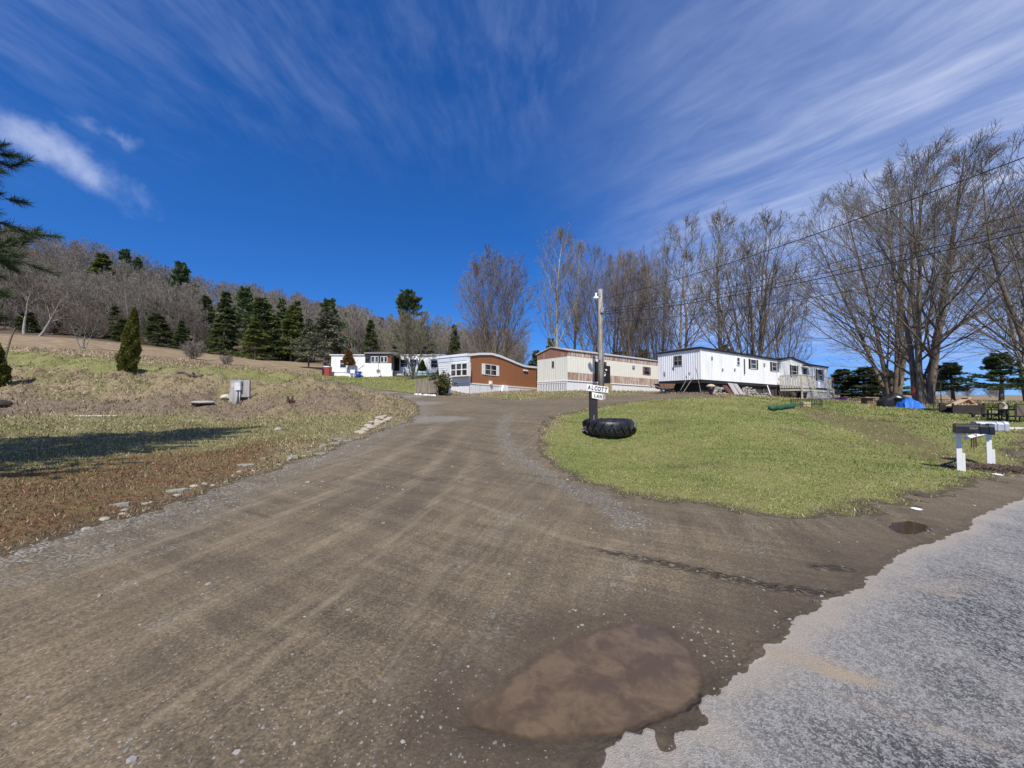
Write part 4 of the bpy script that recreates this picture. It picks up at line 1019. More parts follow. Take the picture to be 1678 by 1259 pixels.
def sign_post():
    c = gp(972.5, 700, 13.55); Yd = 13.55; W = loc_w(Vector((c.x, c.y, 0)), 0)
    zt = P(972,636,Yd).z
    T = thing('sign_post', 'black wooden post in the tractor tyre carrying the white street name signs', 'post', c)
    pm = wood('worn_black_post', (0.030,0.026,0.034), (0.008,0.008,0.010)); 
    m = MB(); m.box(-.13, .13, -.10, .10, c.z-.2, zt, W); m.build('post', pm, T)
    s_ = MB(); s_.box(-.02, .015, -.108, -.101, c.z+.05, c.z+.75, W); s_.build('peeling_strip', paint('scuffed_grey', (0.16,0.15,0.17), .8), T)
    wb = paint('white_sign_board', (0.74,0.74,0.71), .55, (0.35,0.33,0.28), .35, scale=9)
    bk = paint('sign_letter_black', (0.012,0.012,0.016), .6)
    # upper board: ALCOTT, falling a little to the right
    a, b = P(961.5, 631, Yd-.13), P(997, 637, Yd-.13)
    def nar(f, k): return lambda x, y, z: f(x*k, y, z)
    def plank(name, x0, x1, yt0, yt1, hh0, hh1, txt, tsz, cx, cyp, rot, dy=0.0):
        Y = Yd-.14-dy; A = P(x0, yt0, Y); B = P(x1, yt1, Y); A2 = P(x0, yt0+hh0, Y); B2 = P(x1, yt1+hh1, Y)
        m = MB(); m.hexa([A2, B2, B2+Vector((0,.025,0)), A2+Vector((0,.025,0)), A, B, B+Vector((0,.025,0)), A+Vector((0,.025,0))])
        o = m.build(name, wb, T); ORI[o.name] = ORI[T.name]
        for (ch, px, py) in txt:
            q = P(px, py, Y-.004)
            Wt = loc_w(q, 0, math.pi/2, 0); Wr = lambda x, y, z, q=q, r=rot: Wt(x*math.cos(r)-y*math.sin(r), x*math.sin(r)+y*math.cos(r), z)
            text_part(ch, tsz, 'letter', bk, o, nar(Wr, .70), bold=.035)
        return o
    plank('name_board', 961, 997, 629.3, 634.4, 11.2, 9.6, [(c_, 965.6+i*5.45, 635.3+i*.83) for i, c_ in enumerate('ALCOTT')], .20, 0, 0, -.14)
    plank('name_board', 970, 987.3, 642.3, 646.2, 10.0, 9.6, [('L',975,648.6),('A',979.6,649.6),('N',984.3,650.6)], .165, 0, 0, -.20)
    plank('name_board', 987.6, 991.6, 646.6, 646.9, 7.6, 7.4, [('E',989.7,650.6)], .165, 0, 0, -.05, .006)
sign_post()

def utility_pole():
    c = gp(985, 643, 31); zt = P(985,474.5,31).z; x, y = c.x, c.y
    T = thing('utility_pole', 'weathered grey utility pole with a small lamp standing before the cream mobile home', 'utility pole', c)
    wd = wood('silver_grey_pole', (0.42,0.39,0.35), (0.17,0.15,0.13), 3)
    MB().tube([(x,y,c.z-.3),(x+.02,y,c.z+3),(x+.0,y,(c.z+zt)/2+1),(x,y,zt)], [.25,.235,.20,.165], 10).build('pole', wd, T, smooth=True)
    MB().tube([(x-.02,y-.25,zt-.5),(x-.35,y-.3,zt-.42),(x-.42,y-.3,zt-.60)], .03, 6).build('lamp_arm', paint('grey_metal', (0.28,0.28,0.29), .5), T)
    lp = MB(); lp.lathe([(.0,.26),(.06,.25),(.07,.06),(.10,.0),(.22,-.10),(.24,-.22),(.22,-.24),(.0,-.20)], (x-.42,y-.3,zt-.62), 14)
    lp.build('lamp_head', paint('white_lamp', (0.72,0.72,0.70), .4), T, smooth=True)
    fx = MB(); fx.box(x-.06,x+.22,y-.3,y-.18,zt-1.95,zt-1.55); fx.build('bracket', paint('grey_metal', (0.28,0.28,0.29), .5), T)
    MB().tube([(x+.12,y-.22,c.z+.5),(x+.10,y-.20,c.z+3),(x+.06,y-.17,zt-1.4)], .025, 5).build('conduit', BLACKP(), T)
    st = MB()
    st.box(x-.20,x-.08,y-.28,y-.2,c.z+2.6,c.z+2.9); st.build('meter_box', paint('grey_metal', (0.28,0.28,0.29), .5), T)
    # second pole, beyond the right edge of the photograph
    q = Vector((20.2, 3.4, hz(20.2, 3.4))); zq = 10.2
    T2 = thing('utility_pole', 'roadside utility pole beyond the right edge that the overhead wires run to', 'utility pole', q)
    MB().tube([(q.x,q.y,q.z-.3),(q.x,q.y,zq)], [.2,.14], 10).build('pole', wd, T2, smooth=True)
    MB().box(q.x-1.1,q.x+1.1,q.y-.06,q.y+.06,zq-.9,zq-.75).build('crossarm', wd, T2)
    wm = paint('black_cable', (0.012,0.012,0.013), .6)
    S = ((490, 258, 12, .018, 'topmost overhead wire from the utility pole to the upper right'),
         (511, 370, 12, .014, 'upper wire of the close pair running right from the utility pole'),
         (515, 380, 12, .018, 'thicker lower wire of the close pair running right from the utility pole'),
         (507, 349, 12, .012, 'thin overhead wire just above the close pair of cables'),
         (528, 424, 12, .014, 'lowest thin overhead wire crossing the bare maples'))
    for (ya, yb, Yb, r, lab) in S:
        A = P(986, ya, 30.8); B = P(1678, yb, Yb); d = B-A; E = A+d*1.42; E.z = B.z+(B.z-A.z)*.10+.15
        if ya > 520: A = A + Vector((.0, 0, 0))
        pts = []
        for i in range(25):
            t = i/24; p = A.lerp(E, t); sag = .8*4*t*(1-t); tb = 1/1.42; corr = .8*4*tb*(1-tb) + (A.lerp(E, tb).z-B.z)*0
            pts.append((p.x, p.y, p.z - sag + (corr + (B.z-A.lerp(E,tb).z))*min(1, t/tb if t < tb else 1)*(1 if t <= tb else (1-t)/(1-tb)*1.0)))
        o = MB().tube(pts, r, 5).build('overhead_wire', wm, None, smooth=True, origin=A); tag(o, lab, 'wire', 'overhead wires')
utility_pole()

def mailboxes():
    wp = paint('white_post_paint', (0.76,0.76,0.75), .5, (0.45,0.42,0.38), .25, scale=8)
    a = gp(1573, 771.5, 8.25); b = gp(1622, 762, 9.0)
    d = (b-a); d.z = 0
    T = thing('mailbox_stand', 'white two-post mailbox stand with crossbar at the edge of the lawn', 'mailbox stand', a)
    rz = math.radians(-45)
    for q, hh, dx in ((a, .77, .0), (b, .80, 0.0)):
        W = loc_w(q, rz); m = MB(); m.box(-.040,.040,-.040,.040,-.2,hh,W); m.build('post', wp, T)
        m = MB(); m.box(.042,.080,-.037,.037,-.2,.38,W); m.build('post_brace', wp, T)
    W = loc_w(a, rz)
    m = MB(); m.box(-.08,.10,-.10,.10,.772,.81,W); m.build('shelf', wp, T)
    W2 = loc_w(b, rz); m = MB(); m.box(-.14,.14,-.12,.12,.803,.84,W2); m.build('shelf', wp, T)
    top = a + Vector((0,0,.96)); 
    m = MB(); ta = W(.10,.05,.70); tb = W2(-.06,-.02,.74)
    m.tube([ta, tb], .045, 4); m.build('crossbar', wp, T)
    # black box on the near post; long side towards the road
    def box(name, lab, c, rz, L_, Wd_, H_, mat, txt, tcol, flag, tx, tz):
        W = loc_w(c, rz); T = thing(name, lab, 'mailbox', c)
        k = .035; H1 = H_
        prof = [(0,0),(Wd_,0),(Wd_,H1-.06),(Wd_-.04,H1-.015),(Wd_*.5,H1),(.04,H1-.015),(0,H1-.06)]
        m = MB(); m.prism(prof, 0, L_, lambda p_, q, t_: W(t_, p_, q)); B = m.build('box_body', mat, T)
        pr2 = [(-.012,-.008),(Wd_+.012,-.008),(Wd_+.012,H1-.05),(Wd_-.03,H1+.002),(Wd_*.5,H1+.015),(.03,H1+.002),(-.012,H1-.05)]
        m = MB(); m.prism(pr2, L_-.05, L_+.02, lambda p_, q, t_: W(t_, p_, q)); D = m.build('door', mat, T)
        m = MB(); m.prism(pr2, L_-.17, L_-.145, lambda p_, q, t_: W(t_, p_, q)); m.build('rib', mat, T)
        h = MB(); h.box(L_+.02, L_+.04, Wd_*.4, Wd_*.6, H1*.75, H1*.85, W); sub(h, 'latch', mat, D)
        bt = loc_w(W(tx, -.004, tz), rz, math.pi/2)
        text_part(txt, .055, 'house_number', tcol, B, bt)
    bm_ = paint('black_mailbox_plastic', (0.012,0.013,0.018), .38, (0.04,0.04,0.045), .4, scale=7)
    gm_ = paint('galvanised_grey', (0.42,0.44,0.50), .42, (0.25,0.26,0.3), .5, scale=7, metal=.3)
    gold = paint('number_gold', (0.30,0.27,0.20), .5); nv = paint('number_dark', (0.04,0.05,0.10), .5)
    pa = P(1561.5, 706.5, 8.15); base = Vector((pa.x, pa.y-.06, a.z+.815))
    box('mailbox', 'black mailbox on the near white post beside the road', base, math.radians(-38), .50, .26, .20, bm_, '3069', gold, True, .24, .11)
    pb = P(1599, 704, 8.95); base = Vector((pb.x-.02, pb.y-.05, b.z+.845))
    box('mailbox', 'silver grey mailbox on the far white post behind the black one', base, math.radians(-22), .50, .24, .19, gm_, '3071', nv, True, .24, .12)
    # newspaper rods hanging beneath
    c = P(1595, 716, 8.5); m = MB()
    for i in range(3): m.tube([(c.x+.05*i-.04, c.y, c.z+.04), (c.x+.05*i-.02, c.y+.02, c.z-.24)], .012, 5)
    o = MB().tube([(c.x-.06,c.y,c.z+.04),(c.x+.08,c.y,c.z+.04)], .012, 5); o.v += []; 
    n0 = len(o.v); o.v += m.v; o.f += [tuple(n0+i for i in f) for f in m.f]
    o.build('hanging_bracket', paint('rusty_iron', (0.10,0.045,0.025), .8), T)
mailboxes()

def meter_board():
    c = gp(392, 657, 24.6); rz = math.radians(8); W = loc_w(c, rz); s = 24.6/FPX
    T = thing('meter_board', 'weathered plywood board with a grey electric meter box on the straw bank', 'meter board', c)
    wd = wood('weathered_plywood', (0.40,0.38,0.37), (0.20,0.18,0.17), 2.5)
    W_, H_ = 30*s/2, 37*s
    m = MB(); m.box(-W_, W_, 0, .05, .35, H_, W); m.build('board', wd, T)
    m = MB(); m.box(-W_, -W_*.15, 0.001, .049, -.1, .349, W); m.box(W_-.09, W_, .051, .14, -.2, H_, W); m.box(-W_, -W_+.09, .051, .14, -.2, H_, W); m.build('frame', wd, T)
    m = MB(); m.box(-.19, .15, -.20, -.001, H_-.66, H_-.12, W); m.box(-.22,.18,-.23,-.001,H_-.119,H_-.09,W)
    B = m.build('meter_box', paint('pale_grey_box', (0.58,0.60,0.62), .45), T)
    for x in (-.09, .07):
        m = MB(); m.tube([W(x, -.10, H_-.66), W(x, -.10, -.15)], .035, 8); m.build('conduit', paint('grey_pvc', (0.42,0.42,0.42), .5), T, smooth=True)
    m = MB(); m.box(-W_+.1, -W_+.3, -.02, -.001, H_-.5, H_-.22, W); m.build('notice_plate', paint('tan_plate', (0.50,0.42,0.34), .6), T)
meter_board()

def rock_thing(px, py, Y, r, lab, flat=.5, seed=1, mat=None, name='rock', cat='rock', group=None, lift=0.0):
    c = gp(px, py, Y); o = MB().rock((c.x, c.y, c.z+r*flat*.25+lift), r, seed, flat, 3).build(name, mat or STONE(), None, origin=c)
    tag(o, lab, cat, group); return o
def STONE(): return paint('pale_field_stone', (0.34,0.32,0.28), .85, (0.17,0.15,0.12), .7, scale=6, bump=.01, var=.25)
def flagstone(px, py, w, d, rz, lab, seed, lift=.002, mat=None):
    w *= .85
    c = gp(px, py); rr = random.Random(seed); n = 7; m = MB(); W = loc_w(c+Vector((0,0,lift)), rz, rr.uniform(-.05,.05), rr.uniform(-.06,.06))
    o = [( .5*w*math.cos(6.283*i/n+.3)*(.8+.35*rr.random()), .5*d*math.sin(6.283*i/n+.3)*(.8+.35*rr.random())) for i in range(n)]
    m.prism(o, -.04, .025, lambda p_, q, t_: W(p_, q, t_))
    ob = m.build('flagstone', mat or SLATE(), None, origin=c); tag(ob, lab, 'stone', 'flat stones edging the gravel lane')
def SLATE(): return paint('grey_green_slate', (0.27,0.27,0.235), .8, (0.20,0.19,0.17), .5, scale=5, bump=.004)
fl = [(404,765,.42,.30,.5,'largest pale flat stone at the near end of the row edging the lane'),(432,757,.18,.12,.2,'small flat stone just beyond the largest pale one'),
 (479,750,.34,.16,.3,'narrow grey stone third from the near end of the lane edging'),(507,742,.36,.30,.6,'broad greenish flat stone in the middle of the lane edging'),(524,743,.40,.16,.3,'thin slab lying against the road side of the broad greenish stone'),
 (532,731,.34,.22,.4,'flat stone just past the broad greenish one, before the long pair'),(548,727,.38,.2,.3,'long grey slab third from the stone heap'),(551,722,.46,.2,.2,'long grey slab second from the stone heap'),(568,722,.42,.2,.4,'long grey slab nearest to the stone heap'),
 (195,830,.30,.12,.6,'small pale stone in the rusty needles by the road edge'),(282,808,.55,.14,.45,'long broken slab in the needles by the road edge')]
for i, (px, py, w, d, rz, lab) in enumerate(fl): flagstone(px, py, w, d, rz, lab, 40+i)
hp = [(590,710),(600,706),(607,702),(613,699),(618,697),(622,694),(628,693),(634,690),(626,688),(617,690),(610,694),(603,699),(597,703),(638,687),(630,684),(622,685)]
for i, (px, py) in enumerate(hp):
    rr = random.Random(i); c = gp(px, py)
    m = MB(); m.rock((c.x, c.y, c.z+.02+.02*(i % 3)), .13+.09*rr.random(), 90+i, .5, 2)
    ob = m.build('rubble_stone', paint('tan_rubble', (0.36,0.31,0.24), .85, (0.18,0.15,0.12), .6, scale=5, var=.25), None, origin=c)
    tag(ob, 'tan stone in the small heap where the lane edging ends', 'stone', 'heap of stones by the lane')

rs_ = random.Random(21)
for i in range(22):
    f = i/21; px = 150+f*440+rs_.uniform(-14,14); py = np.interp(px, [130,190,300,400,470,540,600], [866,842,806,774,752,730,712])+rs_.uniform(-3,5); c = gp(px, float(py))
    o = MB().rock((c.x, c.y, c.z-.006), .03+.04*rs_.random(), 300+i, .5, 2).build('edge_stone', paint('tan_rubble', (0.36,0.31,0.24), .85, (0.18,0.15,0.12), .6, scale=5, var=.25) if i % 3 else SLATE(), None, origin=c)
    tag(o, ('small tan stone','small grey stone')[i % 3 == 0]+' lying loose along the left edge of the lane', 'stone', ('tan','grey')[i % 3 == 0]+' stones strewn along the left edge of the lane')
def misc_left():
    # pale plank lying on the flat lawn
    c = gp(160, 680.5); W = loc_w(c, math.radians(4)); m = MB(); m.box(-1.0, 1.0, -.09, .09, .02, .07, W)
    o = m.build('plank', paint('bleached_plank', (0.60,0.58,0.54), .7), None, origin=c); tag(o, 'long bleached plank lying on the flat lawn below the bank', 'plank')
    c = gp(312, 614, 26.2); lm = wood('dead_wood', (0.24,0.18,0.13), (0.08,0.06,0.045))
    m = MB(); W = loc_w(c, math.radians(-12))
    m.tube([W(-1.1,0,.25), W(-.5,.05,.3), W(.1,-.02,.12), W(.9,.02,-.05)], [.10,.16,.20,.16], 8); m.tube([W(-.5,.05,.3), W(-.9,-.1,.5)], [.08,.03], 6); m.tube([W(.2,0,.15), W(.6,-.3,.2)], [.09,.04], 6)
    o = m.build('fallen_log', lm, None, smooth=True, origin=c); tag(o, 'broken grey log lying on the crest of the straw bank', 'log')
    c = gp(478, 656, 25.2); W = loc_w(c, 0); m = MB()
    m.tube([W(-.2,0,-.1), W(-.22,0,.35), W(-.27,0,.62)], [.13,.10,.05], 7); m.tube([W(0,0,-.1), W(.02,0,.3), W(.06,0,.6)], [.13,.09,.04], 7); m.tube([W(-.15,0,.02), W(.2,0,.06), W(.62,0,-.02)], [.15,.15,.08], 8)
    o = m.build('stump', paint('dark_red_rot', (0.050,0.024,0.018), .9, (0.12,0.07,0.05), .5), None, smooth=True, origin=c); tag(o, 'dark splintered stump at the foot of the straw bank', 'stump')
    rock_thing(372, 645, 25, .36, 'cream boulder beside the plywood meter board', .6, 3, paint('cream_stone', (0.50,0.46,0.36), .8), 'boulder', 'boulder')
    rock_thing(332, 656, 23.2, .50, 'flat pale slab lying at the foot of the bank left of the meter board', .22, 5, None, 'slab', 'stone')
    rock_thing(3, 672, 20.5, .40, 'dark rounded clod at the left edge under the bank', .6, 8, paint('dark_clod', (0.06,0.045,0.035), .9), 'clod', 'earth clod')
    rock_thing(457, 697, 15.5, .16, 'small lone stone on the left lawn short of the heap', .6, 9)
    # leaning stick near the far left shrub
    c = gp(9, 600, 26); m = MB(); m.tube([c+Vector((-.2,0,-.1)), c+Vector((.25,0,1.9)), c+Vector((.55,0,2.75))], [.06,.05,.045], 6)
    o = m.build('leaning_pole', wood('dead_wood', (0.24,0.18,0.13), (0.08,0.06,0.045)), None, origin=c); tag(o, 'thin pole leaning beside the round shrub at the left edge', 'pole')
misc_left()

def far_home_things():
    # red cabinet and black bin left of the far home
    c = gp(537, 617, 48.5); W = loc_w(c, 0); s = 48.5/FPX
    m = MB(); m.box(-4.3*s, 4.3*s, -.4, .4, -.1, 14*s, W); T = thing('red_tank', 'dull red steel cabinet with a pale lid at the left end of the far home', 'cabinet', c)
    m.build('body', paint('dull_red', (0.30,0.045,0.030), .55, (0.14,0.04,0.03), .4), T); m = MB(); m.box(-4.6*s, 4.6*s, -.43, .43, 14*s+.004, 15.5*s, W); m.build('lid', WHITE(), T)
    c = gp(531, 617, 48.3); T = thing('black_smoker', 'tall narrow black smoker beside the red cabinet', 'smoker', c)
    MB().lathe([(.20,-.05),(.22,.2),(.25,.5),(.25,.95),(.18,1.1)], c, 12).build('body', BLACKP(), T, smooth=True)
    MB().lathe([(.10,1.1),(.12,1.2),(.10,1.32),(.03,1.38)], c, 10).build('cap', BLACKP(), T, smooth=True)
    bl = paint('blue_plastic', (0.03,0.06,0.30), .45)
    c = gp(587, 617, 46.3); T = thing('blue_bin', 'blue plastic bin at the foot of the porch stair', 'bin', c)
    MB().lathe([(.30,-.05),(.36,.62)], c, 12).build('body', bl, T, smooth=True); MB().lathe([(.40,.62),(.40,.68),(.2,.74)], c, 12).build('lid', bl, T, smooth=True)
    c = gp(577, 617, 46.5); T = thing('plastic_chair', 'white plastic chair with a blue seat before the far home', 'chair', c); W = loc_w(c, .2)
    MB().box(-.26,.26,-.25,.25,.42,.46,W).build('seat', bl, T); MB().box(-.26,.26,.22,.27,.46,.92,W).build('backrest', WHITE2(), T)
    for x in (-.22,.22):
        for y in (-.21,.21): MB().box(x-.03,x+.03,y-.03,y+.03,-.05,.42,W).build('leg', WHITE2(), T)
    c = gp(572, 617, 46.8); T = thing('white_bucket', 'white bucket in the grass left of the plastic chair', 'bucket', c)
    MB().lathe([(.20,-.05),(.25,.42)], c, 12).build('body', WHITE2(), T, smooth=True); MB().lathe([(.27,.42),(.27,.46)], c, 12).build('rim', WHITE2(), T, smooth=True)
    # shovel against the porch skirting
    c = gp(620, 617, 46.0); v = P(620, 596, 45.9); m = MB(); T = thing('shovel', 'long-handled shovel standing upside down against the far porch', 'shovel', c)
    m.tube([(c.x,c.y-.05,P(620,606,46).z), (c.x,c.y-.02,v.z)], .025, 5); m.build('handle', BLACKP(), T)
    z = P(620,609.5,46).z; MB().prism([(-.20,-.05),(0,-.22),(.20,-.05),(.20,.24),(0,.3),(-.20,.24)], c.y-.08, c.y-.04, lambda p_, q, t_: Vector((c.x+p_, t_, z+q))).build('blade', paint('rusty_blade', (0.24,0.15,0.11), .7), T)
    # picket screen, white stones
    a = gp(681, 646, 31.0); b = gp(716, 646, 30.4)
    T = thing('picket_fence', 'short weathered picket fence beside the lane with white stones at its foot', 'fence', a)
    wd = wood('weathered_plywood', (0.40,0.38,0.37), (0.20,0.18,0.17), 2.5); wd = wood('grey_brown_picket', (0.30,0.25,0.20), (0.14,0.115,0.09), 3)
    d = (b-a); L_ = d.length; d.normalize(); W = loc_w(a, math.atan2(d.y, d.x)); x = 0; rr = random.Random(2)
    while x < L_:
        h = 1.08+.06*rr.random(); MB().box(x, x+.085, 0, .02, .06, h, W).build('picket', wd, T); x += .115
    for z in (.25, .92): MB().box(0, L_, .021, .06, z, z+.08, W).build('rail', wd, T)
    for x in (0, L_*.52, L_): MB().box(x-.05, x+.05, .061, .16, -.2, 1.22, W).build('post', wd, T)
    wst = paint('white_stone', (0.70,0.69,0.66), .8, (0.4,0.38,0.33), .5, scale=6)
    for i in range(9):
        q = a.lerp(b, (i+.3)/9.0); z = hz(q.x, q.y-.4-.12*(i % 2))
        o = MB().rock((q.x, q.y-.4-.12*(i % 2), z+.04), .09+.03*(i % 3), 200+i, .8, 2).build('white_stone', wst, None, origin=(q.x, q.y-.4, z))
        tag(o, 'rounded white stone in the row along the picket fence', 'stone', 'white stones along the picket fence')
    c = gp(733, 646, 31.6); T = thing('propane_tank', 'small pale gas cylinder between the shrub and the brown home', 'gas cylinder', c)
    MB().lathe([(.16,-.05),(.25,.05),(.28,.2),(.28,.55),(.2,.68),(.1,.72)], c, 14).build('cylinder', WHITE(), T, smooth=True)
    MB().lathe([(.12,.70),(.13,.82)], c, 10).build('collar', WHITE(), T, smooth=True)
far_home_things()

def white_home_things():
    F = FW; zg = -1.05
    # deck at the far end
    wc = paint('cream_deck_paint', (0.60,0.57,0.47), .6, (0.30,0.27,0.22), .4, scale=4)
    of = -2.0
    u0 = F.fr(1313.5, 640, of)[0]; u1 = F.fr(1362, 640, of)[0]; 
    zf = F.fr(1335, 638.5, of)[1]; zr = F.fr(1335, 617, of)[1]
    c = F.w(u0, of, zf); T = thing('deck', 'cream painted wooden deck with lattice skirting and steps at the white home', 'deck', c)
    MB().box(u0, u1+.3, of, -.25, zf-.18, zf, F.w).build('platform', wc, T)
    um = u0+(u1-u0)*.42
    for (ua, ub) in ((u0, um),(u1-.9, u1+.3)):
        u = ua; i = 0
        while u < ub:
            gap = (ua == u0 and .45 < (u-ua)/(ub-ua) < .92)
            MB().box(u, u+(.10 if gap else .19), of-.02, of+.02, zf+.06, zr-.02, F.w).build('baluster', wc, T); u += .26 if gap else .20
        MB().box(ua-.03, ub+.05, of-.05, of+.05, zr-.019, zr+.06, F.w).build('handrail', wc, T)
    for u in (u0-.04, um, u1-.95, u1+.28): MB().box(u, u+.1, of-.07, of+.03, zg-.2, zr+.02, F.w).build('post', wc, T)
    v = of
    while v < -.4: MB().box(u0-.04, u0-.005, v, v+.14, zf+.06, zr-.02, F.w).build('baluster', wc, T); v += .2
    MB().box(u0-.06, u0+.02, of, -.3, zr-.019, zr+.05, F.w).build('handrail', wc, T)
    lt = MB(); zb = zg-.1; zt = zf-.185; h = zt-zb; u = u0-h
    uu = u0-h
    while uu < u1:
        for sgn in (1, -1):
            a, b = uu, uu+h; za, zb_ = (zb, zt) if sgn == 1 else (zt, zb)
            ca, cb = max(a, u0), min(b, u1)
            if cb-ca > .05:
                f = lambda q: za+(zb_-za)*(q-a)/h
                A, B = F.w(ca, of+.03+(.012 if sgn > 0 else 0), f(ca)), F.w(cb, of+.03+(.012 if sgn > 0 else 0), f(cb))
                lt.quad(A+Vector((0,0,-.05)), B+Vector((0,0,-.05)), B+Vector((0,0,.05)), A+Vector((0,0,.05)))
        uu += .24
    lt.build('lattice', paint('white_lattice', (0.70,0.70,0.70), .6), T)
    MB().box(u0+.1, u1, of+.5, of+.55, zg-.2, zf-.19, F.w).build('crawl_shade_panel', paint('crawl_space_shade', (0.02,0.018,0.018), .9), T)  # dark sheet behind the lattice, under-deck shade put into its colour
    for i in range(4): MB().box(u1+.3+.28*i, u1+.6+.28*i, of+.3, -.8, zf-.30-.24*i, zf-.25-.24*i, F.w).build('step', wc, T)
    m = MB(); m.tube([F.w(u1+.3, of+.25, zr), F.w(u1+1.5, of+.25, zr-1.0)], .045, 4); m.build('stair_rail', wc, T); MB().box(u1+1.42, u1+1.52, of+.2, of+.3, zg-.3, zr-.95, F.w).build('stair_post', wc, T)
    # wreath-like dark bundle on the end post; purple toy
    q = F.w(u1+.35, of-.15, (zf+zr)/2+.15); m = MB(); rr = random.Random(5)
    for i in range(420):
        t = rr.random()*6.283; r = .16+.22*rr.random(); p = q+Vector((r*math.cos(t)*.9, rr.uniform(-.1,.1), r*1.35*math.sin(t))); d = Vector((rr.uniform(-1,1),rr.uniform(-1,1),rr.uniform(-1,.2)))*.09; e = Vector((rr.uniform(-1,1),rr.uniform(-1,1),rr.uniform(-1,1)))*.03
        n = len(m.v); m.v += [tuple(p), tuple(p+d+e), tuple(p+d-e)]; m.f.append((n, n+1, n+2))
    o = m.build('hanging_wreath', paint('dark_evergreen', (0.018,0.022,0.016), .8), None, origin=q); tag(o, 'dark drooping wreath hung on the end post of the cream deck', 'wreath')
    c = gp(1377, 656.5, 38)
    o = MB(); W = loc_w(c, -.3); o.prism([(-.35,.0),(.30,.0),(.42,.14),(.38,.34),(-.38,.26),(-.42,.1)], -.25, .25, lambda p_, q_, t_: W(p_, t_, q_)); o = o.build('plastic_tub', paint('purple_plastic', (0.22,0.03,0.28), .5), None, origin=c); tag(o, 'purple plastic tub on the ground beside the deck steps', 'tub')
    # things leaning and stacked along the open crawl space
    grey = wood('bleached_board', (0.46,0.43,0.42), (0.26,0.24,0.23), 2.5); pol = wood('grey_pole_wood', (0.22,0.19,0.16), (0.11,0.09,0.075), 2.5)
    def lean(px0, px1, ytop, ybot, name, mat, lab, cat, of=-.35, skew=0.0):
        a = F.fr(px0, 640, of)[0]; b = F.fr(px1, 640, of)[0]; zt = F.fr(px0, ytop, of)[1]; zb = F.fr(px0, ybot, of-.25)[1]
        m = MB(); m.hexa([F.w(a+skew,of-.3,zb),F.w(b+skew,of-.3,zb),F.w(b+skew,of-.25,zb),F.w(a+skew,of-.25,zb),F.w(a,-.06,zt),F.w(b,-.06,zt),F.w(b,-.02,zt),F.w(a,-.02,zt)])
        o = m.build(name, mat, None, origin=F.w(a,of,zb)); tag(o, lab, cat)
    lean(1198.5, 1206, 627.5, 647, 'leaning_board', grey, 'left of two bleached boards leaning on the white home', 'board')
    lean(1207, 1213.5, 628.5, 647.5, 'leaning_board', grey, 'right of two bleached boards leaning on the white home', 'board', skew=.1)
    lean(1190, 1197, 631, 647, 'red_sheet', paint('dark_red_panel', (0.10,0.035,0.03), .8, (0.2,0.15,0.13), .4), 'dark red panel leaning beside the two bleached boards', 'panel')
    st = paint('crawl_rubble', (0.30,0.27,0.25), .85, (0.09,0.08,0.07), .8, scale=4, var=.35)
    def pile(name, lab, px0, px1, ytop, seed, n, of=-.35, mat=None, r=.13):
        rr = random.Random(seed); m = MB(); a = F.fr(px0,640,of)[0]; b = F.fr(px1,640,of)[0]; zt = F.fr(px0,ytop,of)[1]
        for i in range(n):
            u = rr.uniform(a, b); k = 1-abs((u-(a+b)/2)/((b-a)/2))**2.5; z = zg-.05+rr.random()*(zt-zg)*k
            q = F.w(u, of+rr.uniform(-.25,.25)+.25*(z-zg), z); m.rock(q, r*(.6+.7*rr.random()), seed*77+i, .8, 1)
        o = m.build(name, mat or st, None, origin=F.w(a,of,zg)); tag(o, lab, 'rubble', kind='stuff')
    pile('stone_rubble', 'rubble of grey stones under the near corner of the white home', 1166, 1187, 633, 11, 90)
    pile('brush_pile', 'heap of broken wood and stone below the long white wall', 1214, 1240, 633.5, 12, 150, r=.11)
    pile('rubble_strip', 'low scatter of debris further along the white home', 1246, 1262, 642, 13, 40, r=.09)
    rs = random.Random(3)
    def stick(p, q, lab, r=.03, mat=None, name='leaning_pole'):
        o = MB().tube([p, q], r*.8, 6).build(name, mat or pol, None, origin=p); tag(o, lab, 'pole')
    stick(P(1120,643,25.6), P(1135.5,619,26.9), 'right pole of the crossed pair leaning under the end window', .035)
    stick(P(1115,640,26.4), P(1126,620,27.3), 'left pole of the crossed pair leaning under the end window', .03)
    stick(P(1148.5,643,25.6), P(1140,602,26.6), 'long bent pole leaning on the near corner of the white home', .03, wood('dead_wood', (0.24,0.18,0.13), (0.08,0.06,0.045)))
    stick(P(1262.5,646.5,32.2), P(1256,628,32.9), 'white pole leaning on the long wall before the deck', .04, WHITE2())
    c = gp(1165, 645, 26.0); T = thing('plant_urn', 'dark urn with a tan rim beside the rubble at the white home', 'urn', c)
    MB().lathe([(.13,-.05),(.10,.1),(.2,.3),(.24,.5)], c, 12).build('bowl', BLACKP(), T, smooth=True); MB().lathe([(.26,.5),(.30,.56),(.18,.66),(.05,.70)], c, 12).build('rim', paint('tan_clay', (0.50,0.38,0.28), .7), T, smooth=True)
    c = gp(1301, 652, 32.6); T = thing('tipped_barrel', 'dark barrel lying on its side with a white tip before the deck', 'barrel', c)
    W = loc_w(c, .5); m = MB(); m.tube([W(-.3,0,.26), W(.3,0,.26)], .26, 14); m.build('drum', paint('dark_brown_metal', (0.06,0.045,0.035), .6), T, smooth=True)
    MB().tube([W(.0,-.15,.46), W(.34,-.15,.56)], [.05,.08], 8).build('spout', WHITE2(), T)
    c = gp(1316, 653, 32.2); T = thing('black_planter', 'black pot standing at the near corner of the cream deck', 'pot', c)
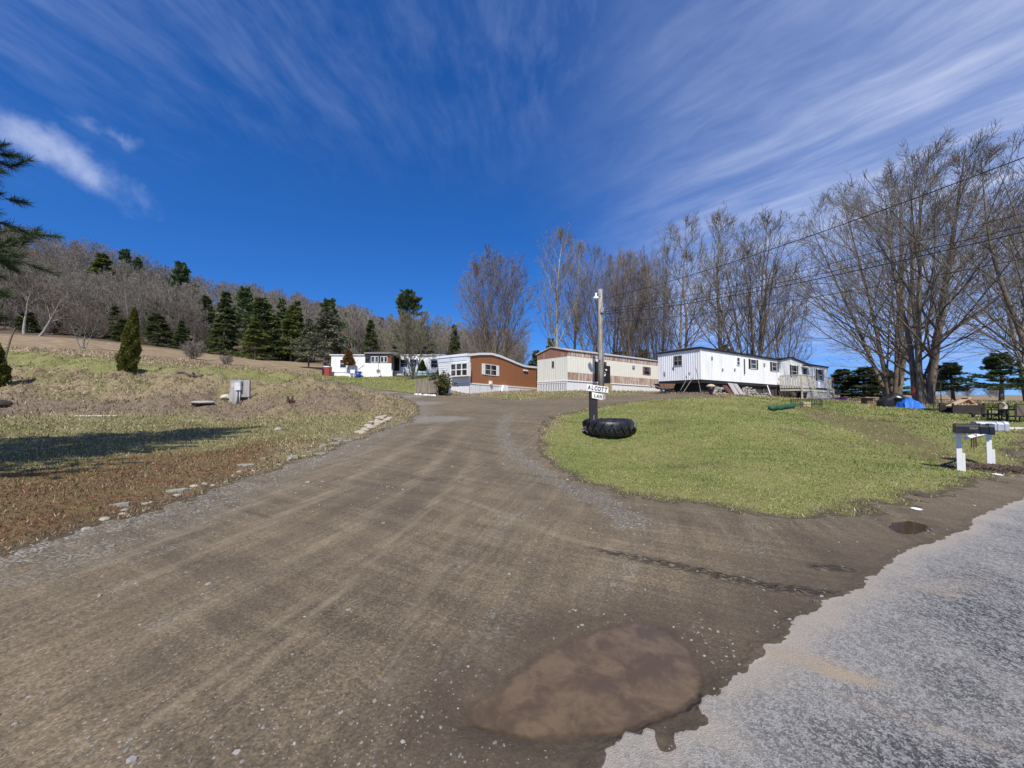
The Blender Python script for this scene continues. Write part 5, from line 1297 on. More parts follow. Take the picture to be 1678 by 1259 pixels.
    MB().lathe([(.22,-.05),(.28,.5)], c, 12).build('pot', BLACKP(), T, smooth=True); MB().lathe([(.31,.5),(.31,.58)], c, 12).build('rim', BLACKP(), T, smooth=True)
    # wheelbarrow-like tub at the end
    c = gp(1089, 643, 29.0); W = loc_w(c, .3); T = thing('wheelbarrow', 'rusty wheelbarrow parked under the left end of the white home', 'wheelbarrow', c)
    MB().prism([(-.55,.35),(.55,.35),(.75,.72),(-.7,.72)], -.3, .3, lambda p_, q_, t_: W(p_, t_, q_)).build('tray', paint('rusty_tray', (0.16,0.085,0.055), .8, (0.3,0.25,0.2), .4), T)
    MB().tube([W(.75,-.04,.18), W(.75,.04,.18)], .2, 14).build('wheel', rubber(), T)
    for y in (-.25,.25): MB().tube([W(.75,y*.3,.2), W(-.4,y,.34), W(-1.2,y,.62)], .025, 6).build('handle', grey, T)
    # on the lawn: green roll, wire ring and box
    c = gp(1282, 671.5); v1 = gp(1263, 672.5); v2 = gp(1302, 668)
    T = thing('green_roll', 'long dark green rolled tarp lying on the lawn', 'rolled tarp', c)
    A = v1+Vector((0,0,.13)); B = v2+Vector((0,0,.13)); d = B-A; pts = [A+d*t+Vector((0,.03*math.sin(9*t),.02*math.sin(14*t))) for t in np.linspace(0,1,12)]
    MB().tube(pts, [.11+.02*math.sin(i*2.1) for i in range(12)], 10).build('roll', paint('green_tarp', (0.018,0.085,0.045), .45, (0.05,0.13,0.08), .5, scale=8, bump=.02), T, smooth=True)
    c = gp(1321, 664.5, 20.6); T = thing('wire_ring', 'low ring of wire garden fencing on the lawn before the deck', 'garden fence', c)
    m = MB(); n = 34; R = .68
    for i in range(n):
        t = 6.283*i/n; p = c+Vector((R*math.cos(t), R*math.sin(t), 0)); m.tube([p+Vector((0,0,-.05)), p+Vector((0,0,.36))], .010, 4)
    for z in (.08,.33): m.tube([c+Vector((R*math.cos(6.283*i/24), R*math.sin(6.283*i/24), z)) for i in range(25)], .010, 4)
    m.build('wire_mesh', paint('dark_green_wire', (0.015,0.03,0.022), .5), T)
    c2 = gp(1319, 665.5, 20.4); W = loc_w(c2, .1); o = MB().box(-.22,.20,-.15,.15,-.02,.27,W); o = o.build('crate', wood('pale_crate_wood', (0.55,0.42,0.27), (0.35,0.25,0.15)), None, origin=c2); tag(o, 'pale wooden crate inside the wire ring on the lawn', 'crate')
white_home_things()

def right_yard():
    dk = paint('dark_patio_metal', (0.028,0.022,0.020), .6, (0.07,0.05,0.04), .4)
    c = gp(1421, 661.8, 25.5); s = 25.5/FPX; W = loc_w(c, 0.1); T = thing('block_table', 'small flat-topped outdoor table on a brown block before the maples', 'table', c)
    MB().box(-.50,.50,-.35,.35,.42,.48,W).build('tabletop', wood('grey_brown_picket', (0.30,0.25,0.20), (0.14,0.115,0.09), 3), T)
    MB().box(-.22,.22,-.2,.2,-.1,.419,W).build('base', paint('brown_block', (0.13,0.075,0.05), .8), T)
    # motorcycle-like machine under a black cover and the blue tarp
    c = gp(1464, 665.2, 22.4); W = loc_w(c, -.15); T = thing('covered_mower', 'low machine under a black cover beside the blue tarp', 'covered machine', c)
    m = MB(); prof = [(-.62,.02),(-.66,.32),(-.50,.52),(-.28,.60),(-.10,.78),(.18,.80),(.34,.66),(.60,.56),(.72,.30),(.70,.02)]
    n0 = 0; secs = [(-.36,.72),(-.28,.94),(0,1.0),(.28,.94),(.36,.72)]; k = len(prof)
    for (yy, sc) in secs: m.v += [tuple(W(p_*(.9+.1*sc), yy, q_*sc)) for p_, q_ in prof]
    for i in range(len(secs)-1):
        for j in range(k): a = i*k+j; b = i*k+(j+1) % k; m.f.append((a, b, b+k, a+k))
    m.f.append(tuple(range(k))); m.f.append(tuple(reversed(range((len(secs)-1)*k, len(secs)*k))))
    m.build('cover', paint('black_cover', (0.010,0.010,0.014), .45, (0.03,0.03,0.04), .5, scale=4, bump=.04), T)
    for x in (-.58,.52): MB().tube([W(x,-.44,.18), W(x,-.36,.18)], .2, 16).build('wheel', rubber(), T)
    MB().prism([(-.10,.56),(.08,.50),(.12,.55),(-.05,.63)], -.42, -.35, lambda p_, q_, t_: W(p_, t_, q_)).build('pale_flap', WHITE(), T)
    c = gp(1490, 667, 21.7); W = loc_w(c, -.1); m = MB(); rr = random.Random(9)
    nx, ny = 14, 8; 
    for j in range(ny):
        for i in range(nx):
            u = i/(nx-1)*2-1; v = j/(ny-1)*2-1; h = max(0, (1-abs(u)**2.4)*(1-abs(v)**2.2))**.45; sk_ = .60 if u < 0 else .60-.28*u
            m.v.append(tuple(W(u*.55+rr.uniform(-.02,.02), v*.42+rr.uniform(-.02,.02), h*sk_+rr.uniform(-.05,.05)*(h > .1))))
    for j in range(ny-1):
        for i in range(nx-1): a = j*nx+i; m.f.append((a, a+1, a+nx+1, a+nx))
    o = m.build('blue_tarp', paint('blue_tarp', (0.015,0.13,0.55), .4, (0.05,0.25,0.75), .5, scale=4, bump=.02), None, origin=c); tag(o, 'crumpled bright blue tarp over a heap beside the big maple', 'tarp')
    c = gp(1478, 668, 21.9); W = loc_w(c, .1); T = thing('dark_toolbox', 'dark green box between the covered machine and the blue tarp', 'box', c)
    MB().box(-.22,.22,-.2,.2,-.05,.50,W).build('box', paint('dark_green_box', (0.018,0.030,0.028), .5), T); MB().box(-.24,.24,-.22,.22,.502,.56,W).build('lid', BLACKP(), T); MB().box(-.06,.06,-.215,-.201,.28,.40,W).build('badge', paint('tan_plate', (0.50,0.42,0.34), .6), T)
    # red cloth on the trunk
    c = P(1497, 640, 27.0); o = MB().prism([(-.08,.22),(.06,.24),(.12,.05),(.07,-.22),(-.03,-.16),(-.12,-.26)], -.03, .05, lambda p_, q_, t_: c+Vector((p_, t_, q_))).build('red_cloth', paint('dark_red_cloth', (0.16,0.02,0.02), .8), None, origin=c); tag(o, 'dark red cloth hanging on the trunk of the big maple', 'cloth')
    # swing frame
    c = gp(1537, 671, 20.0); T = thing('metal_frame', 'thin dark upright metal frame standing beside the big maple', 'metal frame', c); W = loc_w(c, 0)
    for x in (-.22,.18): MB().tube([W(x,0,-.1), W(x,0,1.5)], .022, 6).build('upright', dk, T)
    MB().tube([W(-.22,0,1.48), W(.18,0,1.48)], .02, 6).build('crossbar', dk, T)
    MB().box(-.62,.24,-.25,.2,.02,.12,W).build('base', dk, T); MB().tube([W(-.22,0,.5), W(.18,0,.5)], .016, 6).build('crossbar', dk, T)
    # fire pit / wood crib with boards
    c = gp(1576, 676.5, 17.8); W = loc_w(c, -.12); T = thing('wood_bin', 'low dark metal bin by the maples heaped with split wood', 'bin', c)
    for x in (-.62,.62):
        for y in (-.3,.3): MB().box(x-.03,x+.03,y-.03,y+.03,-.1,.50,W).build('leg', dk, T)
    MB().box(-.58,.58,-.33,-.30,.06,.42,W).build('side_panel', dk, T); MB().box(-.58,.58,.30,.33,.06,.42,W).build('side_panel', dk, T); MB().box(-.59,.59,-.29,.29,.06,.1,W).build('floor', dk, T)
    lm = wood('fresh_split_wood', (0.58,0.40,0.24), (0.36,0.22,0.12)); rr = random.Random(6)
    for i in range(9):
        x = -.35+.09*i; z = .34+.05*(i % 3); a = rr.uniform(-.3,.3); q = W(x, 0, z)
        o = MB().prism([(-.06,-.05),(.07,-.04),(.0,.08)], -.24, .24, lambda p_, q_, t_: W(x+p_+a*t_, t_, z+q_)).build('split_log', lm, None, origin=q); tag(o, 'split log heaped in the dark bin by the maples', 'log', 'split logs in the dark bin')
    W2 = loc_w(W(-.12,-.05,.56), -.1, 0, -.45); o = MB().box(-.5,.42,-.15,.15,0,.03,W2).build('loose_board', wood('pale_crate_wood', (0.55,0.42,0.27), (0.35,0.25,0.15)), None, origin=W(-.1,0,.6)); tag(o, 'pale board propped slanting on top of the wood bin', 'board')
    W2 = loc_w(W(.22,-.05,.60), -.1, 0, .75); o = MB().box(-.22,.30,-.15,.15,0,.03,W2).build('loose_board', lm, None, origin=W(.22,0,.6)); tag(o, 'orange board end tipping down on the right of the wood bin', 'board')
    # white scrap by the firewood and the chairs
    def chair(c, rz, lab, w_=.5, h_=.95):
        W = loc_w(c, rz); T = thing('patio_chair', lab, 'chair', c, 'dark metal patio chairs')
        MB().box(-w_/2,w_/2,-.24,.24,.16,.20,W).build('seat', dk, T)
        MB().box(-w_/2+.04,w_/2-.04,.22,.245,.22,h_-.04,W).build('backrest', paint('brown_mesh_fabric', (0.13,0.095,0.075), .8), T)
        for x in (-w_/2,w_/2):
            MB().tube([W(x,.24,-.05), W(x,.24,h_)], .022, 6).build('leg', dk, T); MB().tube([W(x,-.22,-.05), W(x,-.22,.42), W(x,.24,.44)], .022, 6).build('armrest', dk, T)
        MB().tube([W(-w_/2,.24,h_), W(w_/2,.24,h_)], .022, 6).build('top_rail', dk, T)
    chair(gp(1630, 682, 14.6), math.pi+.15, 'left patio chair with a brown mesh back facing away', .46, .60)
    chair(gp(1667, 684, 13.6), math.pi-.2, 'right patio chair half out at the edge of the lawn', .52, .62)
    c = gp(1650, 683, 14.0); W = loc_w(c, .05); T = thing('patio_table', 'low dark metal table between the two patio chairs', 'table', c)
    MB().box(-.42,.42,-.3,.3,.38,.41,W).build('tabletop', dk, T)
    for x in (-.38,.38):
        for y in (-.26,.26): MB().box(x-.02,x+.02,y-.02,y+.02,-.1,.38,W).build('leg', dk, T)
    c = W(.0,.05,.41); T = thing('garden_figure', 'pale twisted garden ornament on the patio table', 'ornament', c)
    MB().tube([c, c+Vector((.03,0,.12)), c+Vector((-.05,0,.24)), c+Vector((.04,0,.34))], [.06,.05,.045,.03], 7).build('figure', paint('cream_stone', (0.50,0.46,0.36), .8), T)
    c = gp(1612, 683, 15.4); W = loc_w(c, -.1); o = MB().box(-.45,.55,-.05,.05,.10,.16,W); 
    for x in (-.38,.02,.46): o.box(x-.03,x+.03,-.045,.045,-.1,.099,W)
    o = o.build('low_bench_rail', dk, None, origin=c); tag(o, 'low dark rail on short feet left of the patio chairs', 'rail')
    c = gp(1668, 693, 12.4); W = loc_w(c, -.2); o = MB().box(-.5,.5,-.10,.10,-.02,.04,W).build('pale_board', paint('bleached_plank', (0.60,0.58,0.54), .7), None, origin=c); tag(o, 'pale board lying on the ground before the patio chairs', 'board')
    # litter by the mailboxes
    o = gp(1501, 833); m = MB().rock((o.x,o.y,o.z+.01), .06, 31, .25, 2).build('paper_scrap', WHITE2(), None, origin=o); tag(m, 'scrap of white paper in the mud above the small puddle', 'litter')
    o = gp(1634, 777); m = MB().rock((o.x,o.y,o.z+.01), .07, 32, .25, 2).build('paper_scrap', WHITE2(), None, origin=o); tag(m, 'scrap of white paper in the mulch below the far mailbox post', 'litter')
    o = gp(1510, 811); m = MB().rock((o.x,o.y,o.z+.0), .10, 33, .5, 2).build('dark_clod', paint('dark_clod', (0.06,0.045,0.035), .9), None, origin=o); tag(m, 'dark clod of earth at the muddy edge of the lawn', 'earth clod')
    # bark mulch mound by the far post
    rr = random.Random(8); m = MB()
    c0 = gp(1622, 768); bm2 = paint('bark_mulch', (0.085,0.055,0.045), .9, (0.22,0.17,0.15), .3, scale=20, var=.4)
    for i in range(500):
        a = rr.random()*6.283; r = rr.random()**.7; x = c0.x+math.cos(a)*r*.95; y = c0.y+math.sin(a)*r*.42; z = hz(x, y)+.10*(1-r*r)
        W = loc_w(Vector((x,y,z)), rr.random()*3, rr.uniform(-.5,.5), rr.uniform(-.5,.5)); m.box(-.035,.035,-.012,.012,-.006,.006,W)
    o = m.build('bark_mulch', bm2, None, origin=c0); tag(o, 'mound of dark bark mulch at the foot of the mailbox post', 'mulch', kind='stuff')
right_yard()
# ------------------------------------------------------------------ trees
def unit(v): return v/np.maximum(np.linalg.norm(v, axis=-1, keepdims=True), 1e-9)
def perp(d):
    a = np.where(np.abs(d[...,2:3]) < .9, np.array([0,0,1.0]), np.array([1.0,0,0])); u = unit(np.cross(d, a)); return u, np.cross(d, u)
def tubes(PT, RD, sides):
    """PT (N,K,3), RD (N,K) -> vertices, quads"""
    N, K, _ = PT.shape
    if N == 0: return np.zeros((0,3)), np.zeros((0,4), int)
    d = np.empty_like(PT); d[:,1:-1] = PT[:,2:]-PT[:,:-2]; d[:,0] = PT[:,1]-PT[:,0]; d[:,-1] = PT[:,-1]-PT[:,-2]
    d0 = unit(PT[:,-1]-PT[:,0]); u, v = perp(d0); u = np.repeat(u[:,None], K, 1); d = unit(d)
    u = unit(u - d*(u*d).sum(-1, keepdims=True)); v = np.cross(d, u)
    t = np.arange(sides)*2*math.pi/sides
    V = PT[:,:,None] + RD[:,:,None,None]*(np.cos(t)[:,None]*u[:,:,None] + np.sin(t)[:,None]*v[:,:,None])
    base = (np.arange(N)[:,None,None]*K + np.arange(K-1)[None,:,None])*sides
    k = np.arange(sides)[None,None]; k2 = (k+1) % sides
    F_ = np.stack([base+k, base+k2, base+sides+k2, base+sides+k], -1).reshape(-1,4)
    return V.reshape(-1,3), F_
def branchline(rng, p0, d0, L, K, up, wob, gnarl=0.0):
    """grow N polylines; up bends them skyward"""
    N = len(p0); PT = np.empty((N, K, 3)); PT[:,0] = p0; d = unit(d0.copy()); st = (L/(K-1))[:,None]
    for i in range(1, K):
        d = unit(d + np.array([0,0,1.0])*up/(K-1) + rng.normal(0, wob, (N,3)))
        PT[:,i] = PT[:,i-1] + d*st
    return PT
def children(rng, PT, RD, L, m, t0, t1, ang, lenf, radf, K, up, wob, lpow=1.0, minlen=.0):
    """m children on each parent polyline"""
    N, Kp, _ = PT.shape
    t = t0 + (t1-t0)*(np.arange(m)[None]+rng.random((N,m)))/m
    x = t*(Kp-1); i = np.clip(x.astype(int), 0, Kp-2); f = (x-i)[...,None]; n = np.arange(N)[:,None]
    p = PT[n,i]*(1-f)+PT[n,i+1]*f; dr = unit(PT[n,i+1]-PT[n,i]); r = RD[n,i]*(1-f[...,0])+RD[n,i+1]*f[...,0]
    u, v = perp(dr.reshape(-1,3)); a = (rng.random((N,1))*6.283 + np.arange(m)[None]*2.4 + rng.normal(0,.4,(N,m))).reshape(-1,1)
    g = np.radians(rng.normal(ang, ang*.2, (N*m,1)))
    d = dr.reshape(-1,3)*np.cos(g) + (u*np.cos(a)+v*np.sin(a))*np.sin(g)
    Lc = (L[:,None]*lenf*(lpow+(1-lpow)*np.clip(1.0-t, .0, 1))*(.7+.6*rng.random((N,m)))).ravel()
    Lc = np.maximum(Lc, minlen)
    rc = np.minimum(r.ravel()*radf, Lc*.05+.004)
    PTc = branchline(rng, p.reshape(-1,3), d, Lc, K, up, wob)
    taper = np.linspace(1, .28, K)[None]
    return PTc, rc[:,None]*taper, Lc
def merge(L_):
    V, F_, n = [], [], 0
    for v, f in L_:
        V.append(v); F_.append(f+n); n += len(v)
    return np.concatenate(V), np.concatenate(F_)
def clip_env(PT, L, env, rng, jit=.10, lo=.06):
    """shorten branches that would poke out of the crown's rounded outline"""
    H, R, zc, zb = env
    z = PT[...,2]; r = np.hypot(PT[...,0], PT[...,1])
    up_ = np.clip((z-zc)/(H-zc), 0, 1.5); dn = np.clip((zc-z)/(zc-zb), 0, 1.5)
    k = rng.normal(1, jit, (len(PT),1))*(1+.10*np.sin(3*np.arctan2(PT[:,-1:,1], PT[:,-1:,0])+1.3))
    q = (r/(R*k))**2.2 + (up_**2.2)/k + dn**2.6*.9
    out = q > 1; K = PT.shape[1]
    first = np.where(out.any(1), out.argmax(1), K)          # first point outside
    f = np.where(first < K, np.maximum(first-.4, .3)/(K-1), 1.0); f = np.clip(f, lo, 1)
    PT = PT[:,:1] + (PT-PT[:,:1])*f[:,None,None]
    return PT, L*f
def bare_tree(seed, H, R, stems, r0, spread, n=(14,8,6,0), ang=40, up=.6, t0=.15, rtwig=.008, zc=.55, zb=.05, len1=.55, l2=.50, stemup=.35, wob=.03):
    """(trunk, crown): stems and limbs / branches and twigs, grown into an egg-shaped outline of height H, radius R"""
    rng = np.random.default_rng(seed); N = stems; env = (H, R, H*zc, H*zb-.5)
    az = np.arange(N)*6.283/N + rng.normal(0,.3,N); tilt = np.radians(np.abs(rng.normal(spread, spread*.35, N)))
    if N == 1: tilt[:] = math.radians(1.5)
    d = np.stack([np.cos(az)*np.sin(tilt), np.sin(az)*np.sin(tilt), np.cos(tilt)], 1)
    p = np.stack([np.cos(az)*r0*.8*(N > 1), np.sin(az)*r0*.8*(N > 1), np.full(N, -.4)], 1)
    L = (H+.3)*np.ones(N); K = 12; S = branchline(rng, p, d, L, K, stemup if N > 1 else .1, wob); S, L = clip_env(S, L, (H, R, H*zc, -H), rng, .03)
    rs = r0*(1 if N == 1 else .60)
    RS = rs*(.70+.35*rng.random((N,1)))*np.array([1.25,1.02,.92,.83,.74,.65,.56,.46,.36,.26,.16,.07])[None]
    trunk = [tubes(S, RS, 9)]
    if N > 1:
        B = np.array([[[0,0,-.6],[0,0,.1],[0,0,.5],[0,0,1.0],[0,0,1.5]]]); trunk.append(tubes(B, np.array([[1.6,1.35,1.2,1.05,.6]])*r0, 12))
    LL = np.full(N, H)
    B1, R1, L1 = children(rng, S, RS, LL, n[0], t0, .98, ang, len1, .42, 9, up, .045, .45)
    # limbs on the inside of a stem stay short: aim outwards where they can
    B1, L1 = clip_env(B1, L1, env, rng); R1 = np.minimum(R1, L1[:,None]*.016+.006)*1.0
    trunk.append(tubes(B1, R1, 5))
    B2, R2, L2 = children(rng, B1, R1, np.maximum(L1, H*.10), n[1], .10, .99, 32, l2, .50, 6, up*.6, .06, .45)
    B2, L2 = clip_env(B2, L2, env, rng)
    crown = [tubes(B2, np.maximum(R2, rtwig*1.15), 4)]
    B3, R3, L3 = children(rng, B2, R2, np.maximum(L2, H*.05), n[2], .08, 1.0, 28, .60, .6, 4, up*.45, .07, .6, .035*H)
    B3, L3 = clip_env(B3, L3, (H*1.015, R*1.02, H*zc, H*zb-.5), rng)
    crown.append(tubes(B3, np.maximum(R3*.8, rtwig), 3))
    if n[3]:
        B4, R4, L4 = children(rng, B3, R3, np.maximum(L3, .5), n[3], .1, 1.0, 27, .75, .7, 3, .2, .07, .6, .25)
        crown.append(tubes(B4, np.maximum(R4*.7, rtwig*.8), 3))
    return merge(trunk), merge(crown)
def bark(name, c1, c2, scale=6, green=None):
    m, t, b = mat_base(name); p = pos(t)
    n = t.noise(t.mapping(p, scale=(3,3,.6)), scale, 6, .7); n2 = t.noise(p, 1.2, 3, .5)
    c = t.mix(t.ramp(n, .35, .65), c2, c1)
    if green: c = t.mix(t.ramp(n2, .5, .68, 0, .7), c, green)
    t.put(b.inputs['Base Color'], c); b.inputs['Roughness'].default_value = .9; b.inputs['Specular IOR Level'].default_value = .2; return m
BK_M = bark('maple_bark', (0.24,0.19,0.145), (0.085,0.066,0.050), 5, (0.17,0.165,0.095))
TW_M = bark('maple_twigs', (0.20,0.175,0.148), (0.11,0.093,0.076), 3)
BK_P = bark('pale_bark', (0.40,0.37,0.32), (0.18,0.16,0.135), 4)
TW_P = bark('grey_twigs', (0.25,0.22,0.185), (0.14,0.12,0.10), 2)
TW_R = bark('reddish_twigs', (0.205,0.165,0.135), (0.115,0.092,0.074), 2)
BK_G = bark('grey_woodland_bark', (0.24,0.21,0.18), (0.10,0.085,0.072), 4)
def put_tree(name, geo, mats, loc, rz, sc, label, cat='tree', group=None, protos={}):
    """first use of a shape makes the meshes, later ones copy the objects"""
    key = id(geo); T = thing(name, label, cat, loc, group) if not PLAIN else None
    T.rotation_euler = (0,0,rz); T.scale = (sc, sc, sc) if not hasattr(sc, '__len__') else sc
    if key not in protos:
        protos[key] = []
        for pn, (V, F_), m in zip(('trunk','crown'), geo, mats):
            o = mesh_from(pn, V, F_, m, T, smooth=(pn == 'trunk')); protos[key].append((pn, o))
    else:
        for (pn, src), m in zip(protos[key], mats):
            o = src.copy(); COL.objects.link(o); o.parent = T
            if src.data.materials[0] != m:
                o.material_slots[0].link = 'OBJECT'; o.material_slots[0].material = m
    return T
PLAIN = False
def conifer(seed, H, R, kind='pine', leaf=.16, nb=70, per=60, t0=.15):
    """trunk + whorled limbs carrying many small needle sprays; foliage colours go in a vertex attribute"""
    rng = np.random.default_rng(seed)
    S = branchline(rng, np.array([[0,0,-.4]]), np.array([[0,0,1.0]]), np.array([H+.4]), 10, .1, .02)
    RS = (H*.017)*np.linspace(1.2,.12,10)[None]; trunk = [tubes(S, RS, 8)]
    t = t0+(1-t0)*np.sort(rng.random(nb))**.9; t = np.clip(t, 0, .985)
    x = t*9; i = np.clip(x.astype(int),0,8); f = (x-i)[:,None]; p = S[0,i]*(1-f)+S[0,i+1]*f
    az = rng.random(nb)*6.283
    if kind == 'pine':  prof = np.clip(1.0-.85*((t-t0)/(1-t0))**1.5, .10, 1)*(.50+.6*rng.random(nb)); el = rng.normal(6,6,nb)+t*26; up = .18
    elif kind == 'spruce': prof = np.clip(1.02-(t-t0)/(1-t0)*.98, .05, 1)*(.75+.35*rng.random(nb)); el = rng.normal(-12,6,nb); up = .10
    else: prof = np.clip(1.0-((t-t0)/(1-t0))**1.6*.9, .08, 1)*(.8+.3*rng.random(nb)); el = rng.normal(5,8,nb); up = .0
    prof = prof*(1+.22*np.sin(az*2+t*9+seed)+.15*np.sin(az*5-t*21)); L = R*prof; e = np.radians(el)
    d = np.stack([np.cos(az)*np.cos(e), np.sin(az)*np.cos(e), np.sin(e)], 1)
    B = branchline(rng, p, d, L, 6, up, .05); RB = (.012+L*.010)[:,None]*np.linspace(1,.3,6)[None]
    trunk.append(tubes(B, RB, 4))
    # sprays along side twigs
    n = nb*per; bi = np.repeat(np.arange(nb), per); tt = .15+.85*rng.random(n)**.8
    x = tt*5; i = np.clip(x.astype(int),0,4); f = (x-i)[:,None]; q = B[bi,i]*(1-f)+B[bi,i+1]*f; dr = unit(B[bi,i+1]-B[bi,i])
    side = unit(np.cross(dr, [0,0,1.0])); w = (L[bi]*.34*(1.1-tt)+leaf*1.2)*rng.uniform(-1,1,n)
    c = q + side*w[:,None] + dr*(np.abs(w)*.5)[:,None] + np.stack([np.zeros(n),np.zeros(n),rng.normal(0,leaf*.45,n)-np.abs(w)*.08],1)
    a = unit(dr + side*np.sign(w)[:,None]*.8 + rng.normal(0,.35,(n,3)) + np.array([0,0,.25 if kind == 'pine' else -.1])); s_ = leaf*(.6+.8*rng.random(n))[:,None]
    bvec = unit(np.cross(a, rng.normal(0,1,(n,3))))*s_*.36
    V = np.stack([c-a*s_*.2, c+a*s_*.35+bvec, c+a*s_*1.25, c+a*s_*.35-bvec], 1).reshape(-1,3); F_ = np.arange(4*n).reshape(-1,4)
    cv = np.repeat(rng.random(n)*.6+.4*np.repeat(rng.random(nb), per), 4)
    return merge(trunk), (V, F_), cv
def needle_mat(name, a, b_, c_=None):
    m, t, b = mat_base(name)
    col = t.mix(t.attr('tone'), a, b_)
    if c_: col = t.mix(t.ramp(t.attr('tone'), .86, .97), col, c_)
    t.put(b.inputs['Base Color'], col); b.inputs['Roughness'].default_value = .6; b.inputs['Specular IOR Level'].default_value = .25
    # a little light passes through needles
    tr = t.new('ShaderNodeBsdfTranslucent'); t.put(tr.inputs[0], col); mx = t.new('ShaderNodeMixShader'); mx.inputs[0].default_value = .28
    out = [n_ for n_ in t.n if n_.type == 'OUTPUT_MATERIAL'][0]; t.l.new(b.outputs[0], mx.inputs[1]); t.l.new(tr.outputs[0], mx.inputs[2]); t.l.new(mx.outputs[0], out.inputs[0])
    return m
NM_PINE = needle_mat('pine_needles', (0.050,0.085,0.040), (0.150,0.205,0.085))
NM_HEM = needle_mat('hemlock_needles', (0.045,0.066,0.026), (0.135,0.165,0.055))
NM_YEL = needle_mat('bright_conifer_needles', (0.065,0.088,0.024), (0.210,0.235,0.060))
NM_SPR = needle_mat('grey_spruce_needles', (0.080,0.090,0.056), (0.205,0.210,0.135))
NM_THU = needle_mat('thuja_foliage', (0.045,0.058,0.012), (0.200,0.195,0.040), (0.20,0.13,0.04))
NM_THD = needle_mat('bronzed_thuja_foliage', (0.085,0.042,0.012), (0.22,0.115,0.035))
_cp = {}; _keep = []
def put_conifer(name, geo, mat, loc, rz, sc, label, cat='tree', group=None):
    _keep.append(geo)
    T = thing(name, label, cat, loc, group); T.rotation_euler = (0,0,rz); T.scale = (sc, sc, sc) if not hasattr(sc, '__len__') else sc
    k = id(geo)
    if k not in _cp:
        tr, (V, F_), cv = geo
        o1 = mesh_from('trunk', *tr, BK_G, T, smooth=True); o2 = mesh_from('crown', V, F_, mat, T, attrs={'tone': cv}); _cp[k] = (o1, o2)
    else:
        for src, m in zip(_cp[k], (BK_G, mat)):
            o = src.copy(); COL.objects.link(o); o.parent = T
            if src.data.materials[0] != m: o.material_slots[0].link = 'OBJECT'; o.material_slots[0].material = m
    return T
def G(px, Y):
    x = (px-W0/2)/FPX*Y; return Vector((x, Y, hz(x, Y)))
def top_scale(g, py_top, H):
    """scale so that a tree of height H standing at g reaches the sight line of py_top"""
    return (CAMH + (650-py_top)/FPX*g.y - g.z)/H

# big maples on the right
A1 = bare_tree(11, 15.2, 7.4, 5, .27, 16, (12,8,6,2), 44, .26, .06, .0075, .50, -.02, .75, .42, stemup=.16)
A2 = bare_tree(12, 15.2, 6.8, 5, .32, 9, (13,8,6,2), 46, .28, .09, .0075, .52, .0, .75, .42, stemup=.16)
g = G(1464, 44); s = top_scale(g, 283, 15.3); put_tree('maple_tree', A1, (BK_M, TW_M), g, .4, (s*.85, s*.85, s), 'many-stemmed bare maple, left of the two giants behind the blue tarp')
g = G(1512, 28.5); s = top_scale(g, 248, 15.3); put_tree('maple_tree', A2, (BK_M, TW_M), g, 1.0, (s*.92, s*.92, s), 'tallest bare maple on the right, its thick stems behind the blue tarp')
g = G(1745, 22); s = top_scale(g, 205, 15.3); put_tree('maple_tree', A1, (BK_M, TW_M), g, 2.5, s, 'bare maple cut off by the right edge of the photograph')
g = G(1690, 42); s = top_scale(g, 330, 15.3); put_tree('maple_tree', A2, (BK_P, TW_P), g, 4.0, (s*.8,s*.8,s), 'paler bare tree behind the right-hand maples')
# row behind the trailers
A3 = bare_tree(21, 15.2, 5.0, 7, .22, 17, (10,7,5,1), 34, .40, .06, .010, .55, -.02, .55, stemup=.15)
A4 = bare_tree(22, 15.2, 4.6, 2, .28, 9, (18,8,5,1), 50, .50, .16, .010, .62, .12, .45, wob=.06)
A5 = bare_tree(23, 15.2, 2.9, 1, .20, 2, (26,7,5,1), 40, .70, .20, .0095, .62, .12, .32)
A6 = bare_tree(24, 15.2, 5.2, 6, .22, 18, (11,7,5,1), 38, .42, .05, .010, .52, -.02, .58, stemup=.2)
A10 = bare_tree(27, 15.2, 4.7, 7, .20, 13, (13,8,6,1), 32, .38, .05, .010, .52, .0, .55, .46, stemup=.22)
row = [ # px, Y, py top, tree, xy factor, rz, label, pale
 (812,58,414,A10,1.05,.3,'egg-shaped bare tree behind the brown mobile home',TW_R),
 (910,50,375,A5,1.0,1.2,'tall pale slender tree, leftmost of the row behind the cream home',TW_P),
 (940,56,392,A5,.75,2.0,'thin white-stemmed tree second from the left behind the cream home',TW_P),
 (964,52,402,A4,.75,.8,'dark bare tree just left of the utility pole',TW_M),
 (1003,54,406,A3,.9,2.2,'bare tree just right of the utility pole',TW_M),
 (1035,50,414,A10,.85,4.0,'rounded bushy bare tree behind the middle of the cream home',TW_R),
 (1115,46,365,A4,1.0,5.4,'wide crooked bare tree behind the left end of the white home',TW_M),
 (1082,54,395,A3,.55,1.5,'bare tree close left of the wide crooked one',TW_R),
 (1180,52,350,A5,1.05,.2,'tall narrow pale tree left of the vase-shaped one',TW_P),
 (1238,44,353,A3,1.0,.9,'vase-shaped many-stemmed bare tree behind the white home',TW_M),
 (1285,52,430,A6,.55,1.7,'low spreading bare tree right of the vase-shaped one',TW_R)]
for px, Y, pt, geo, xf, rz, lab, tw in row:
    g = G(px, Y); s = top_scale(g, pt, 15.2)
    put_tree('bare_tree', geo, (BK_P if tw is TW_P else BK_M, tw), g, rz, (s*xf, s*xf, s), lab)
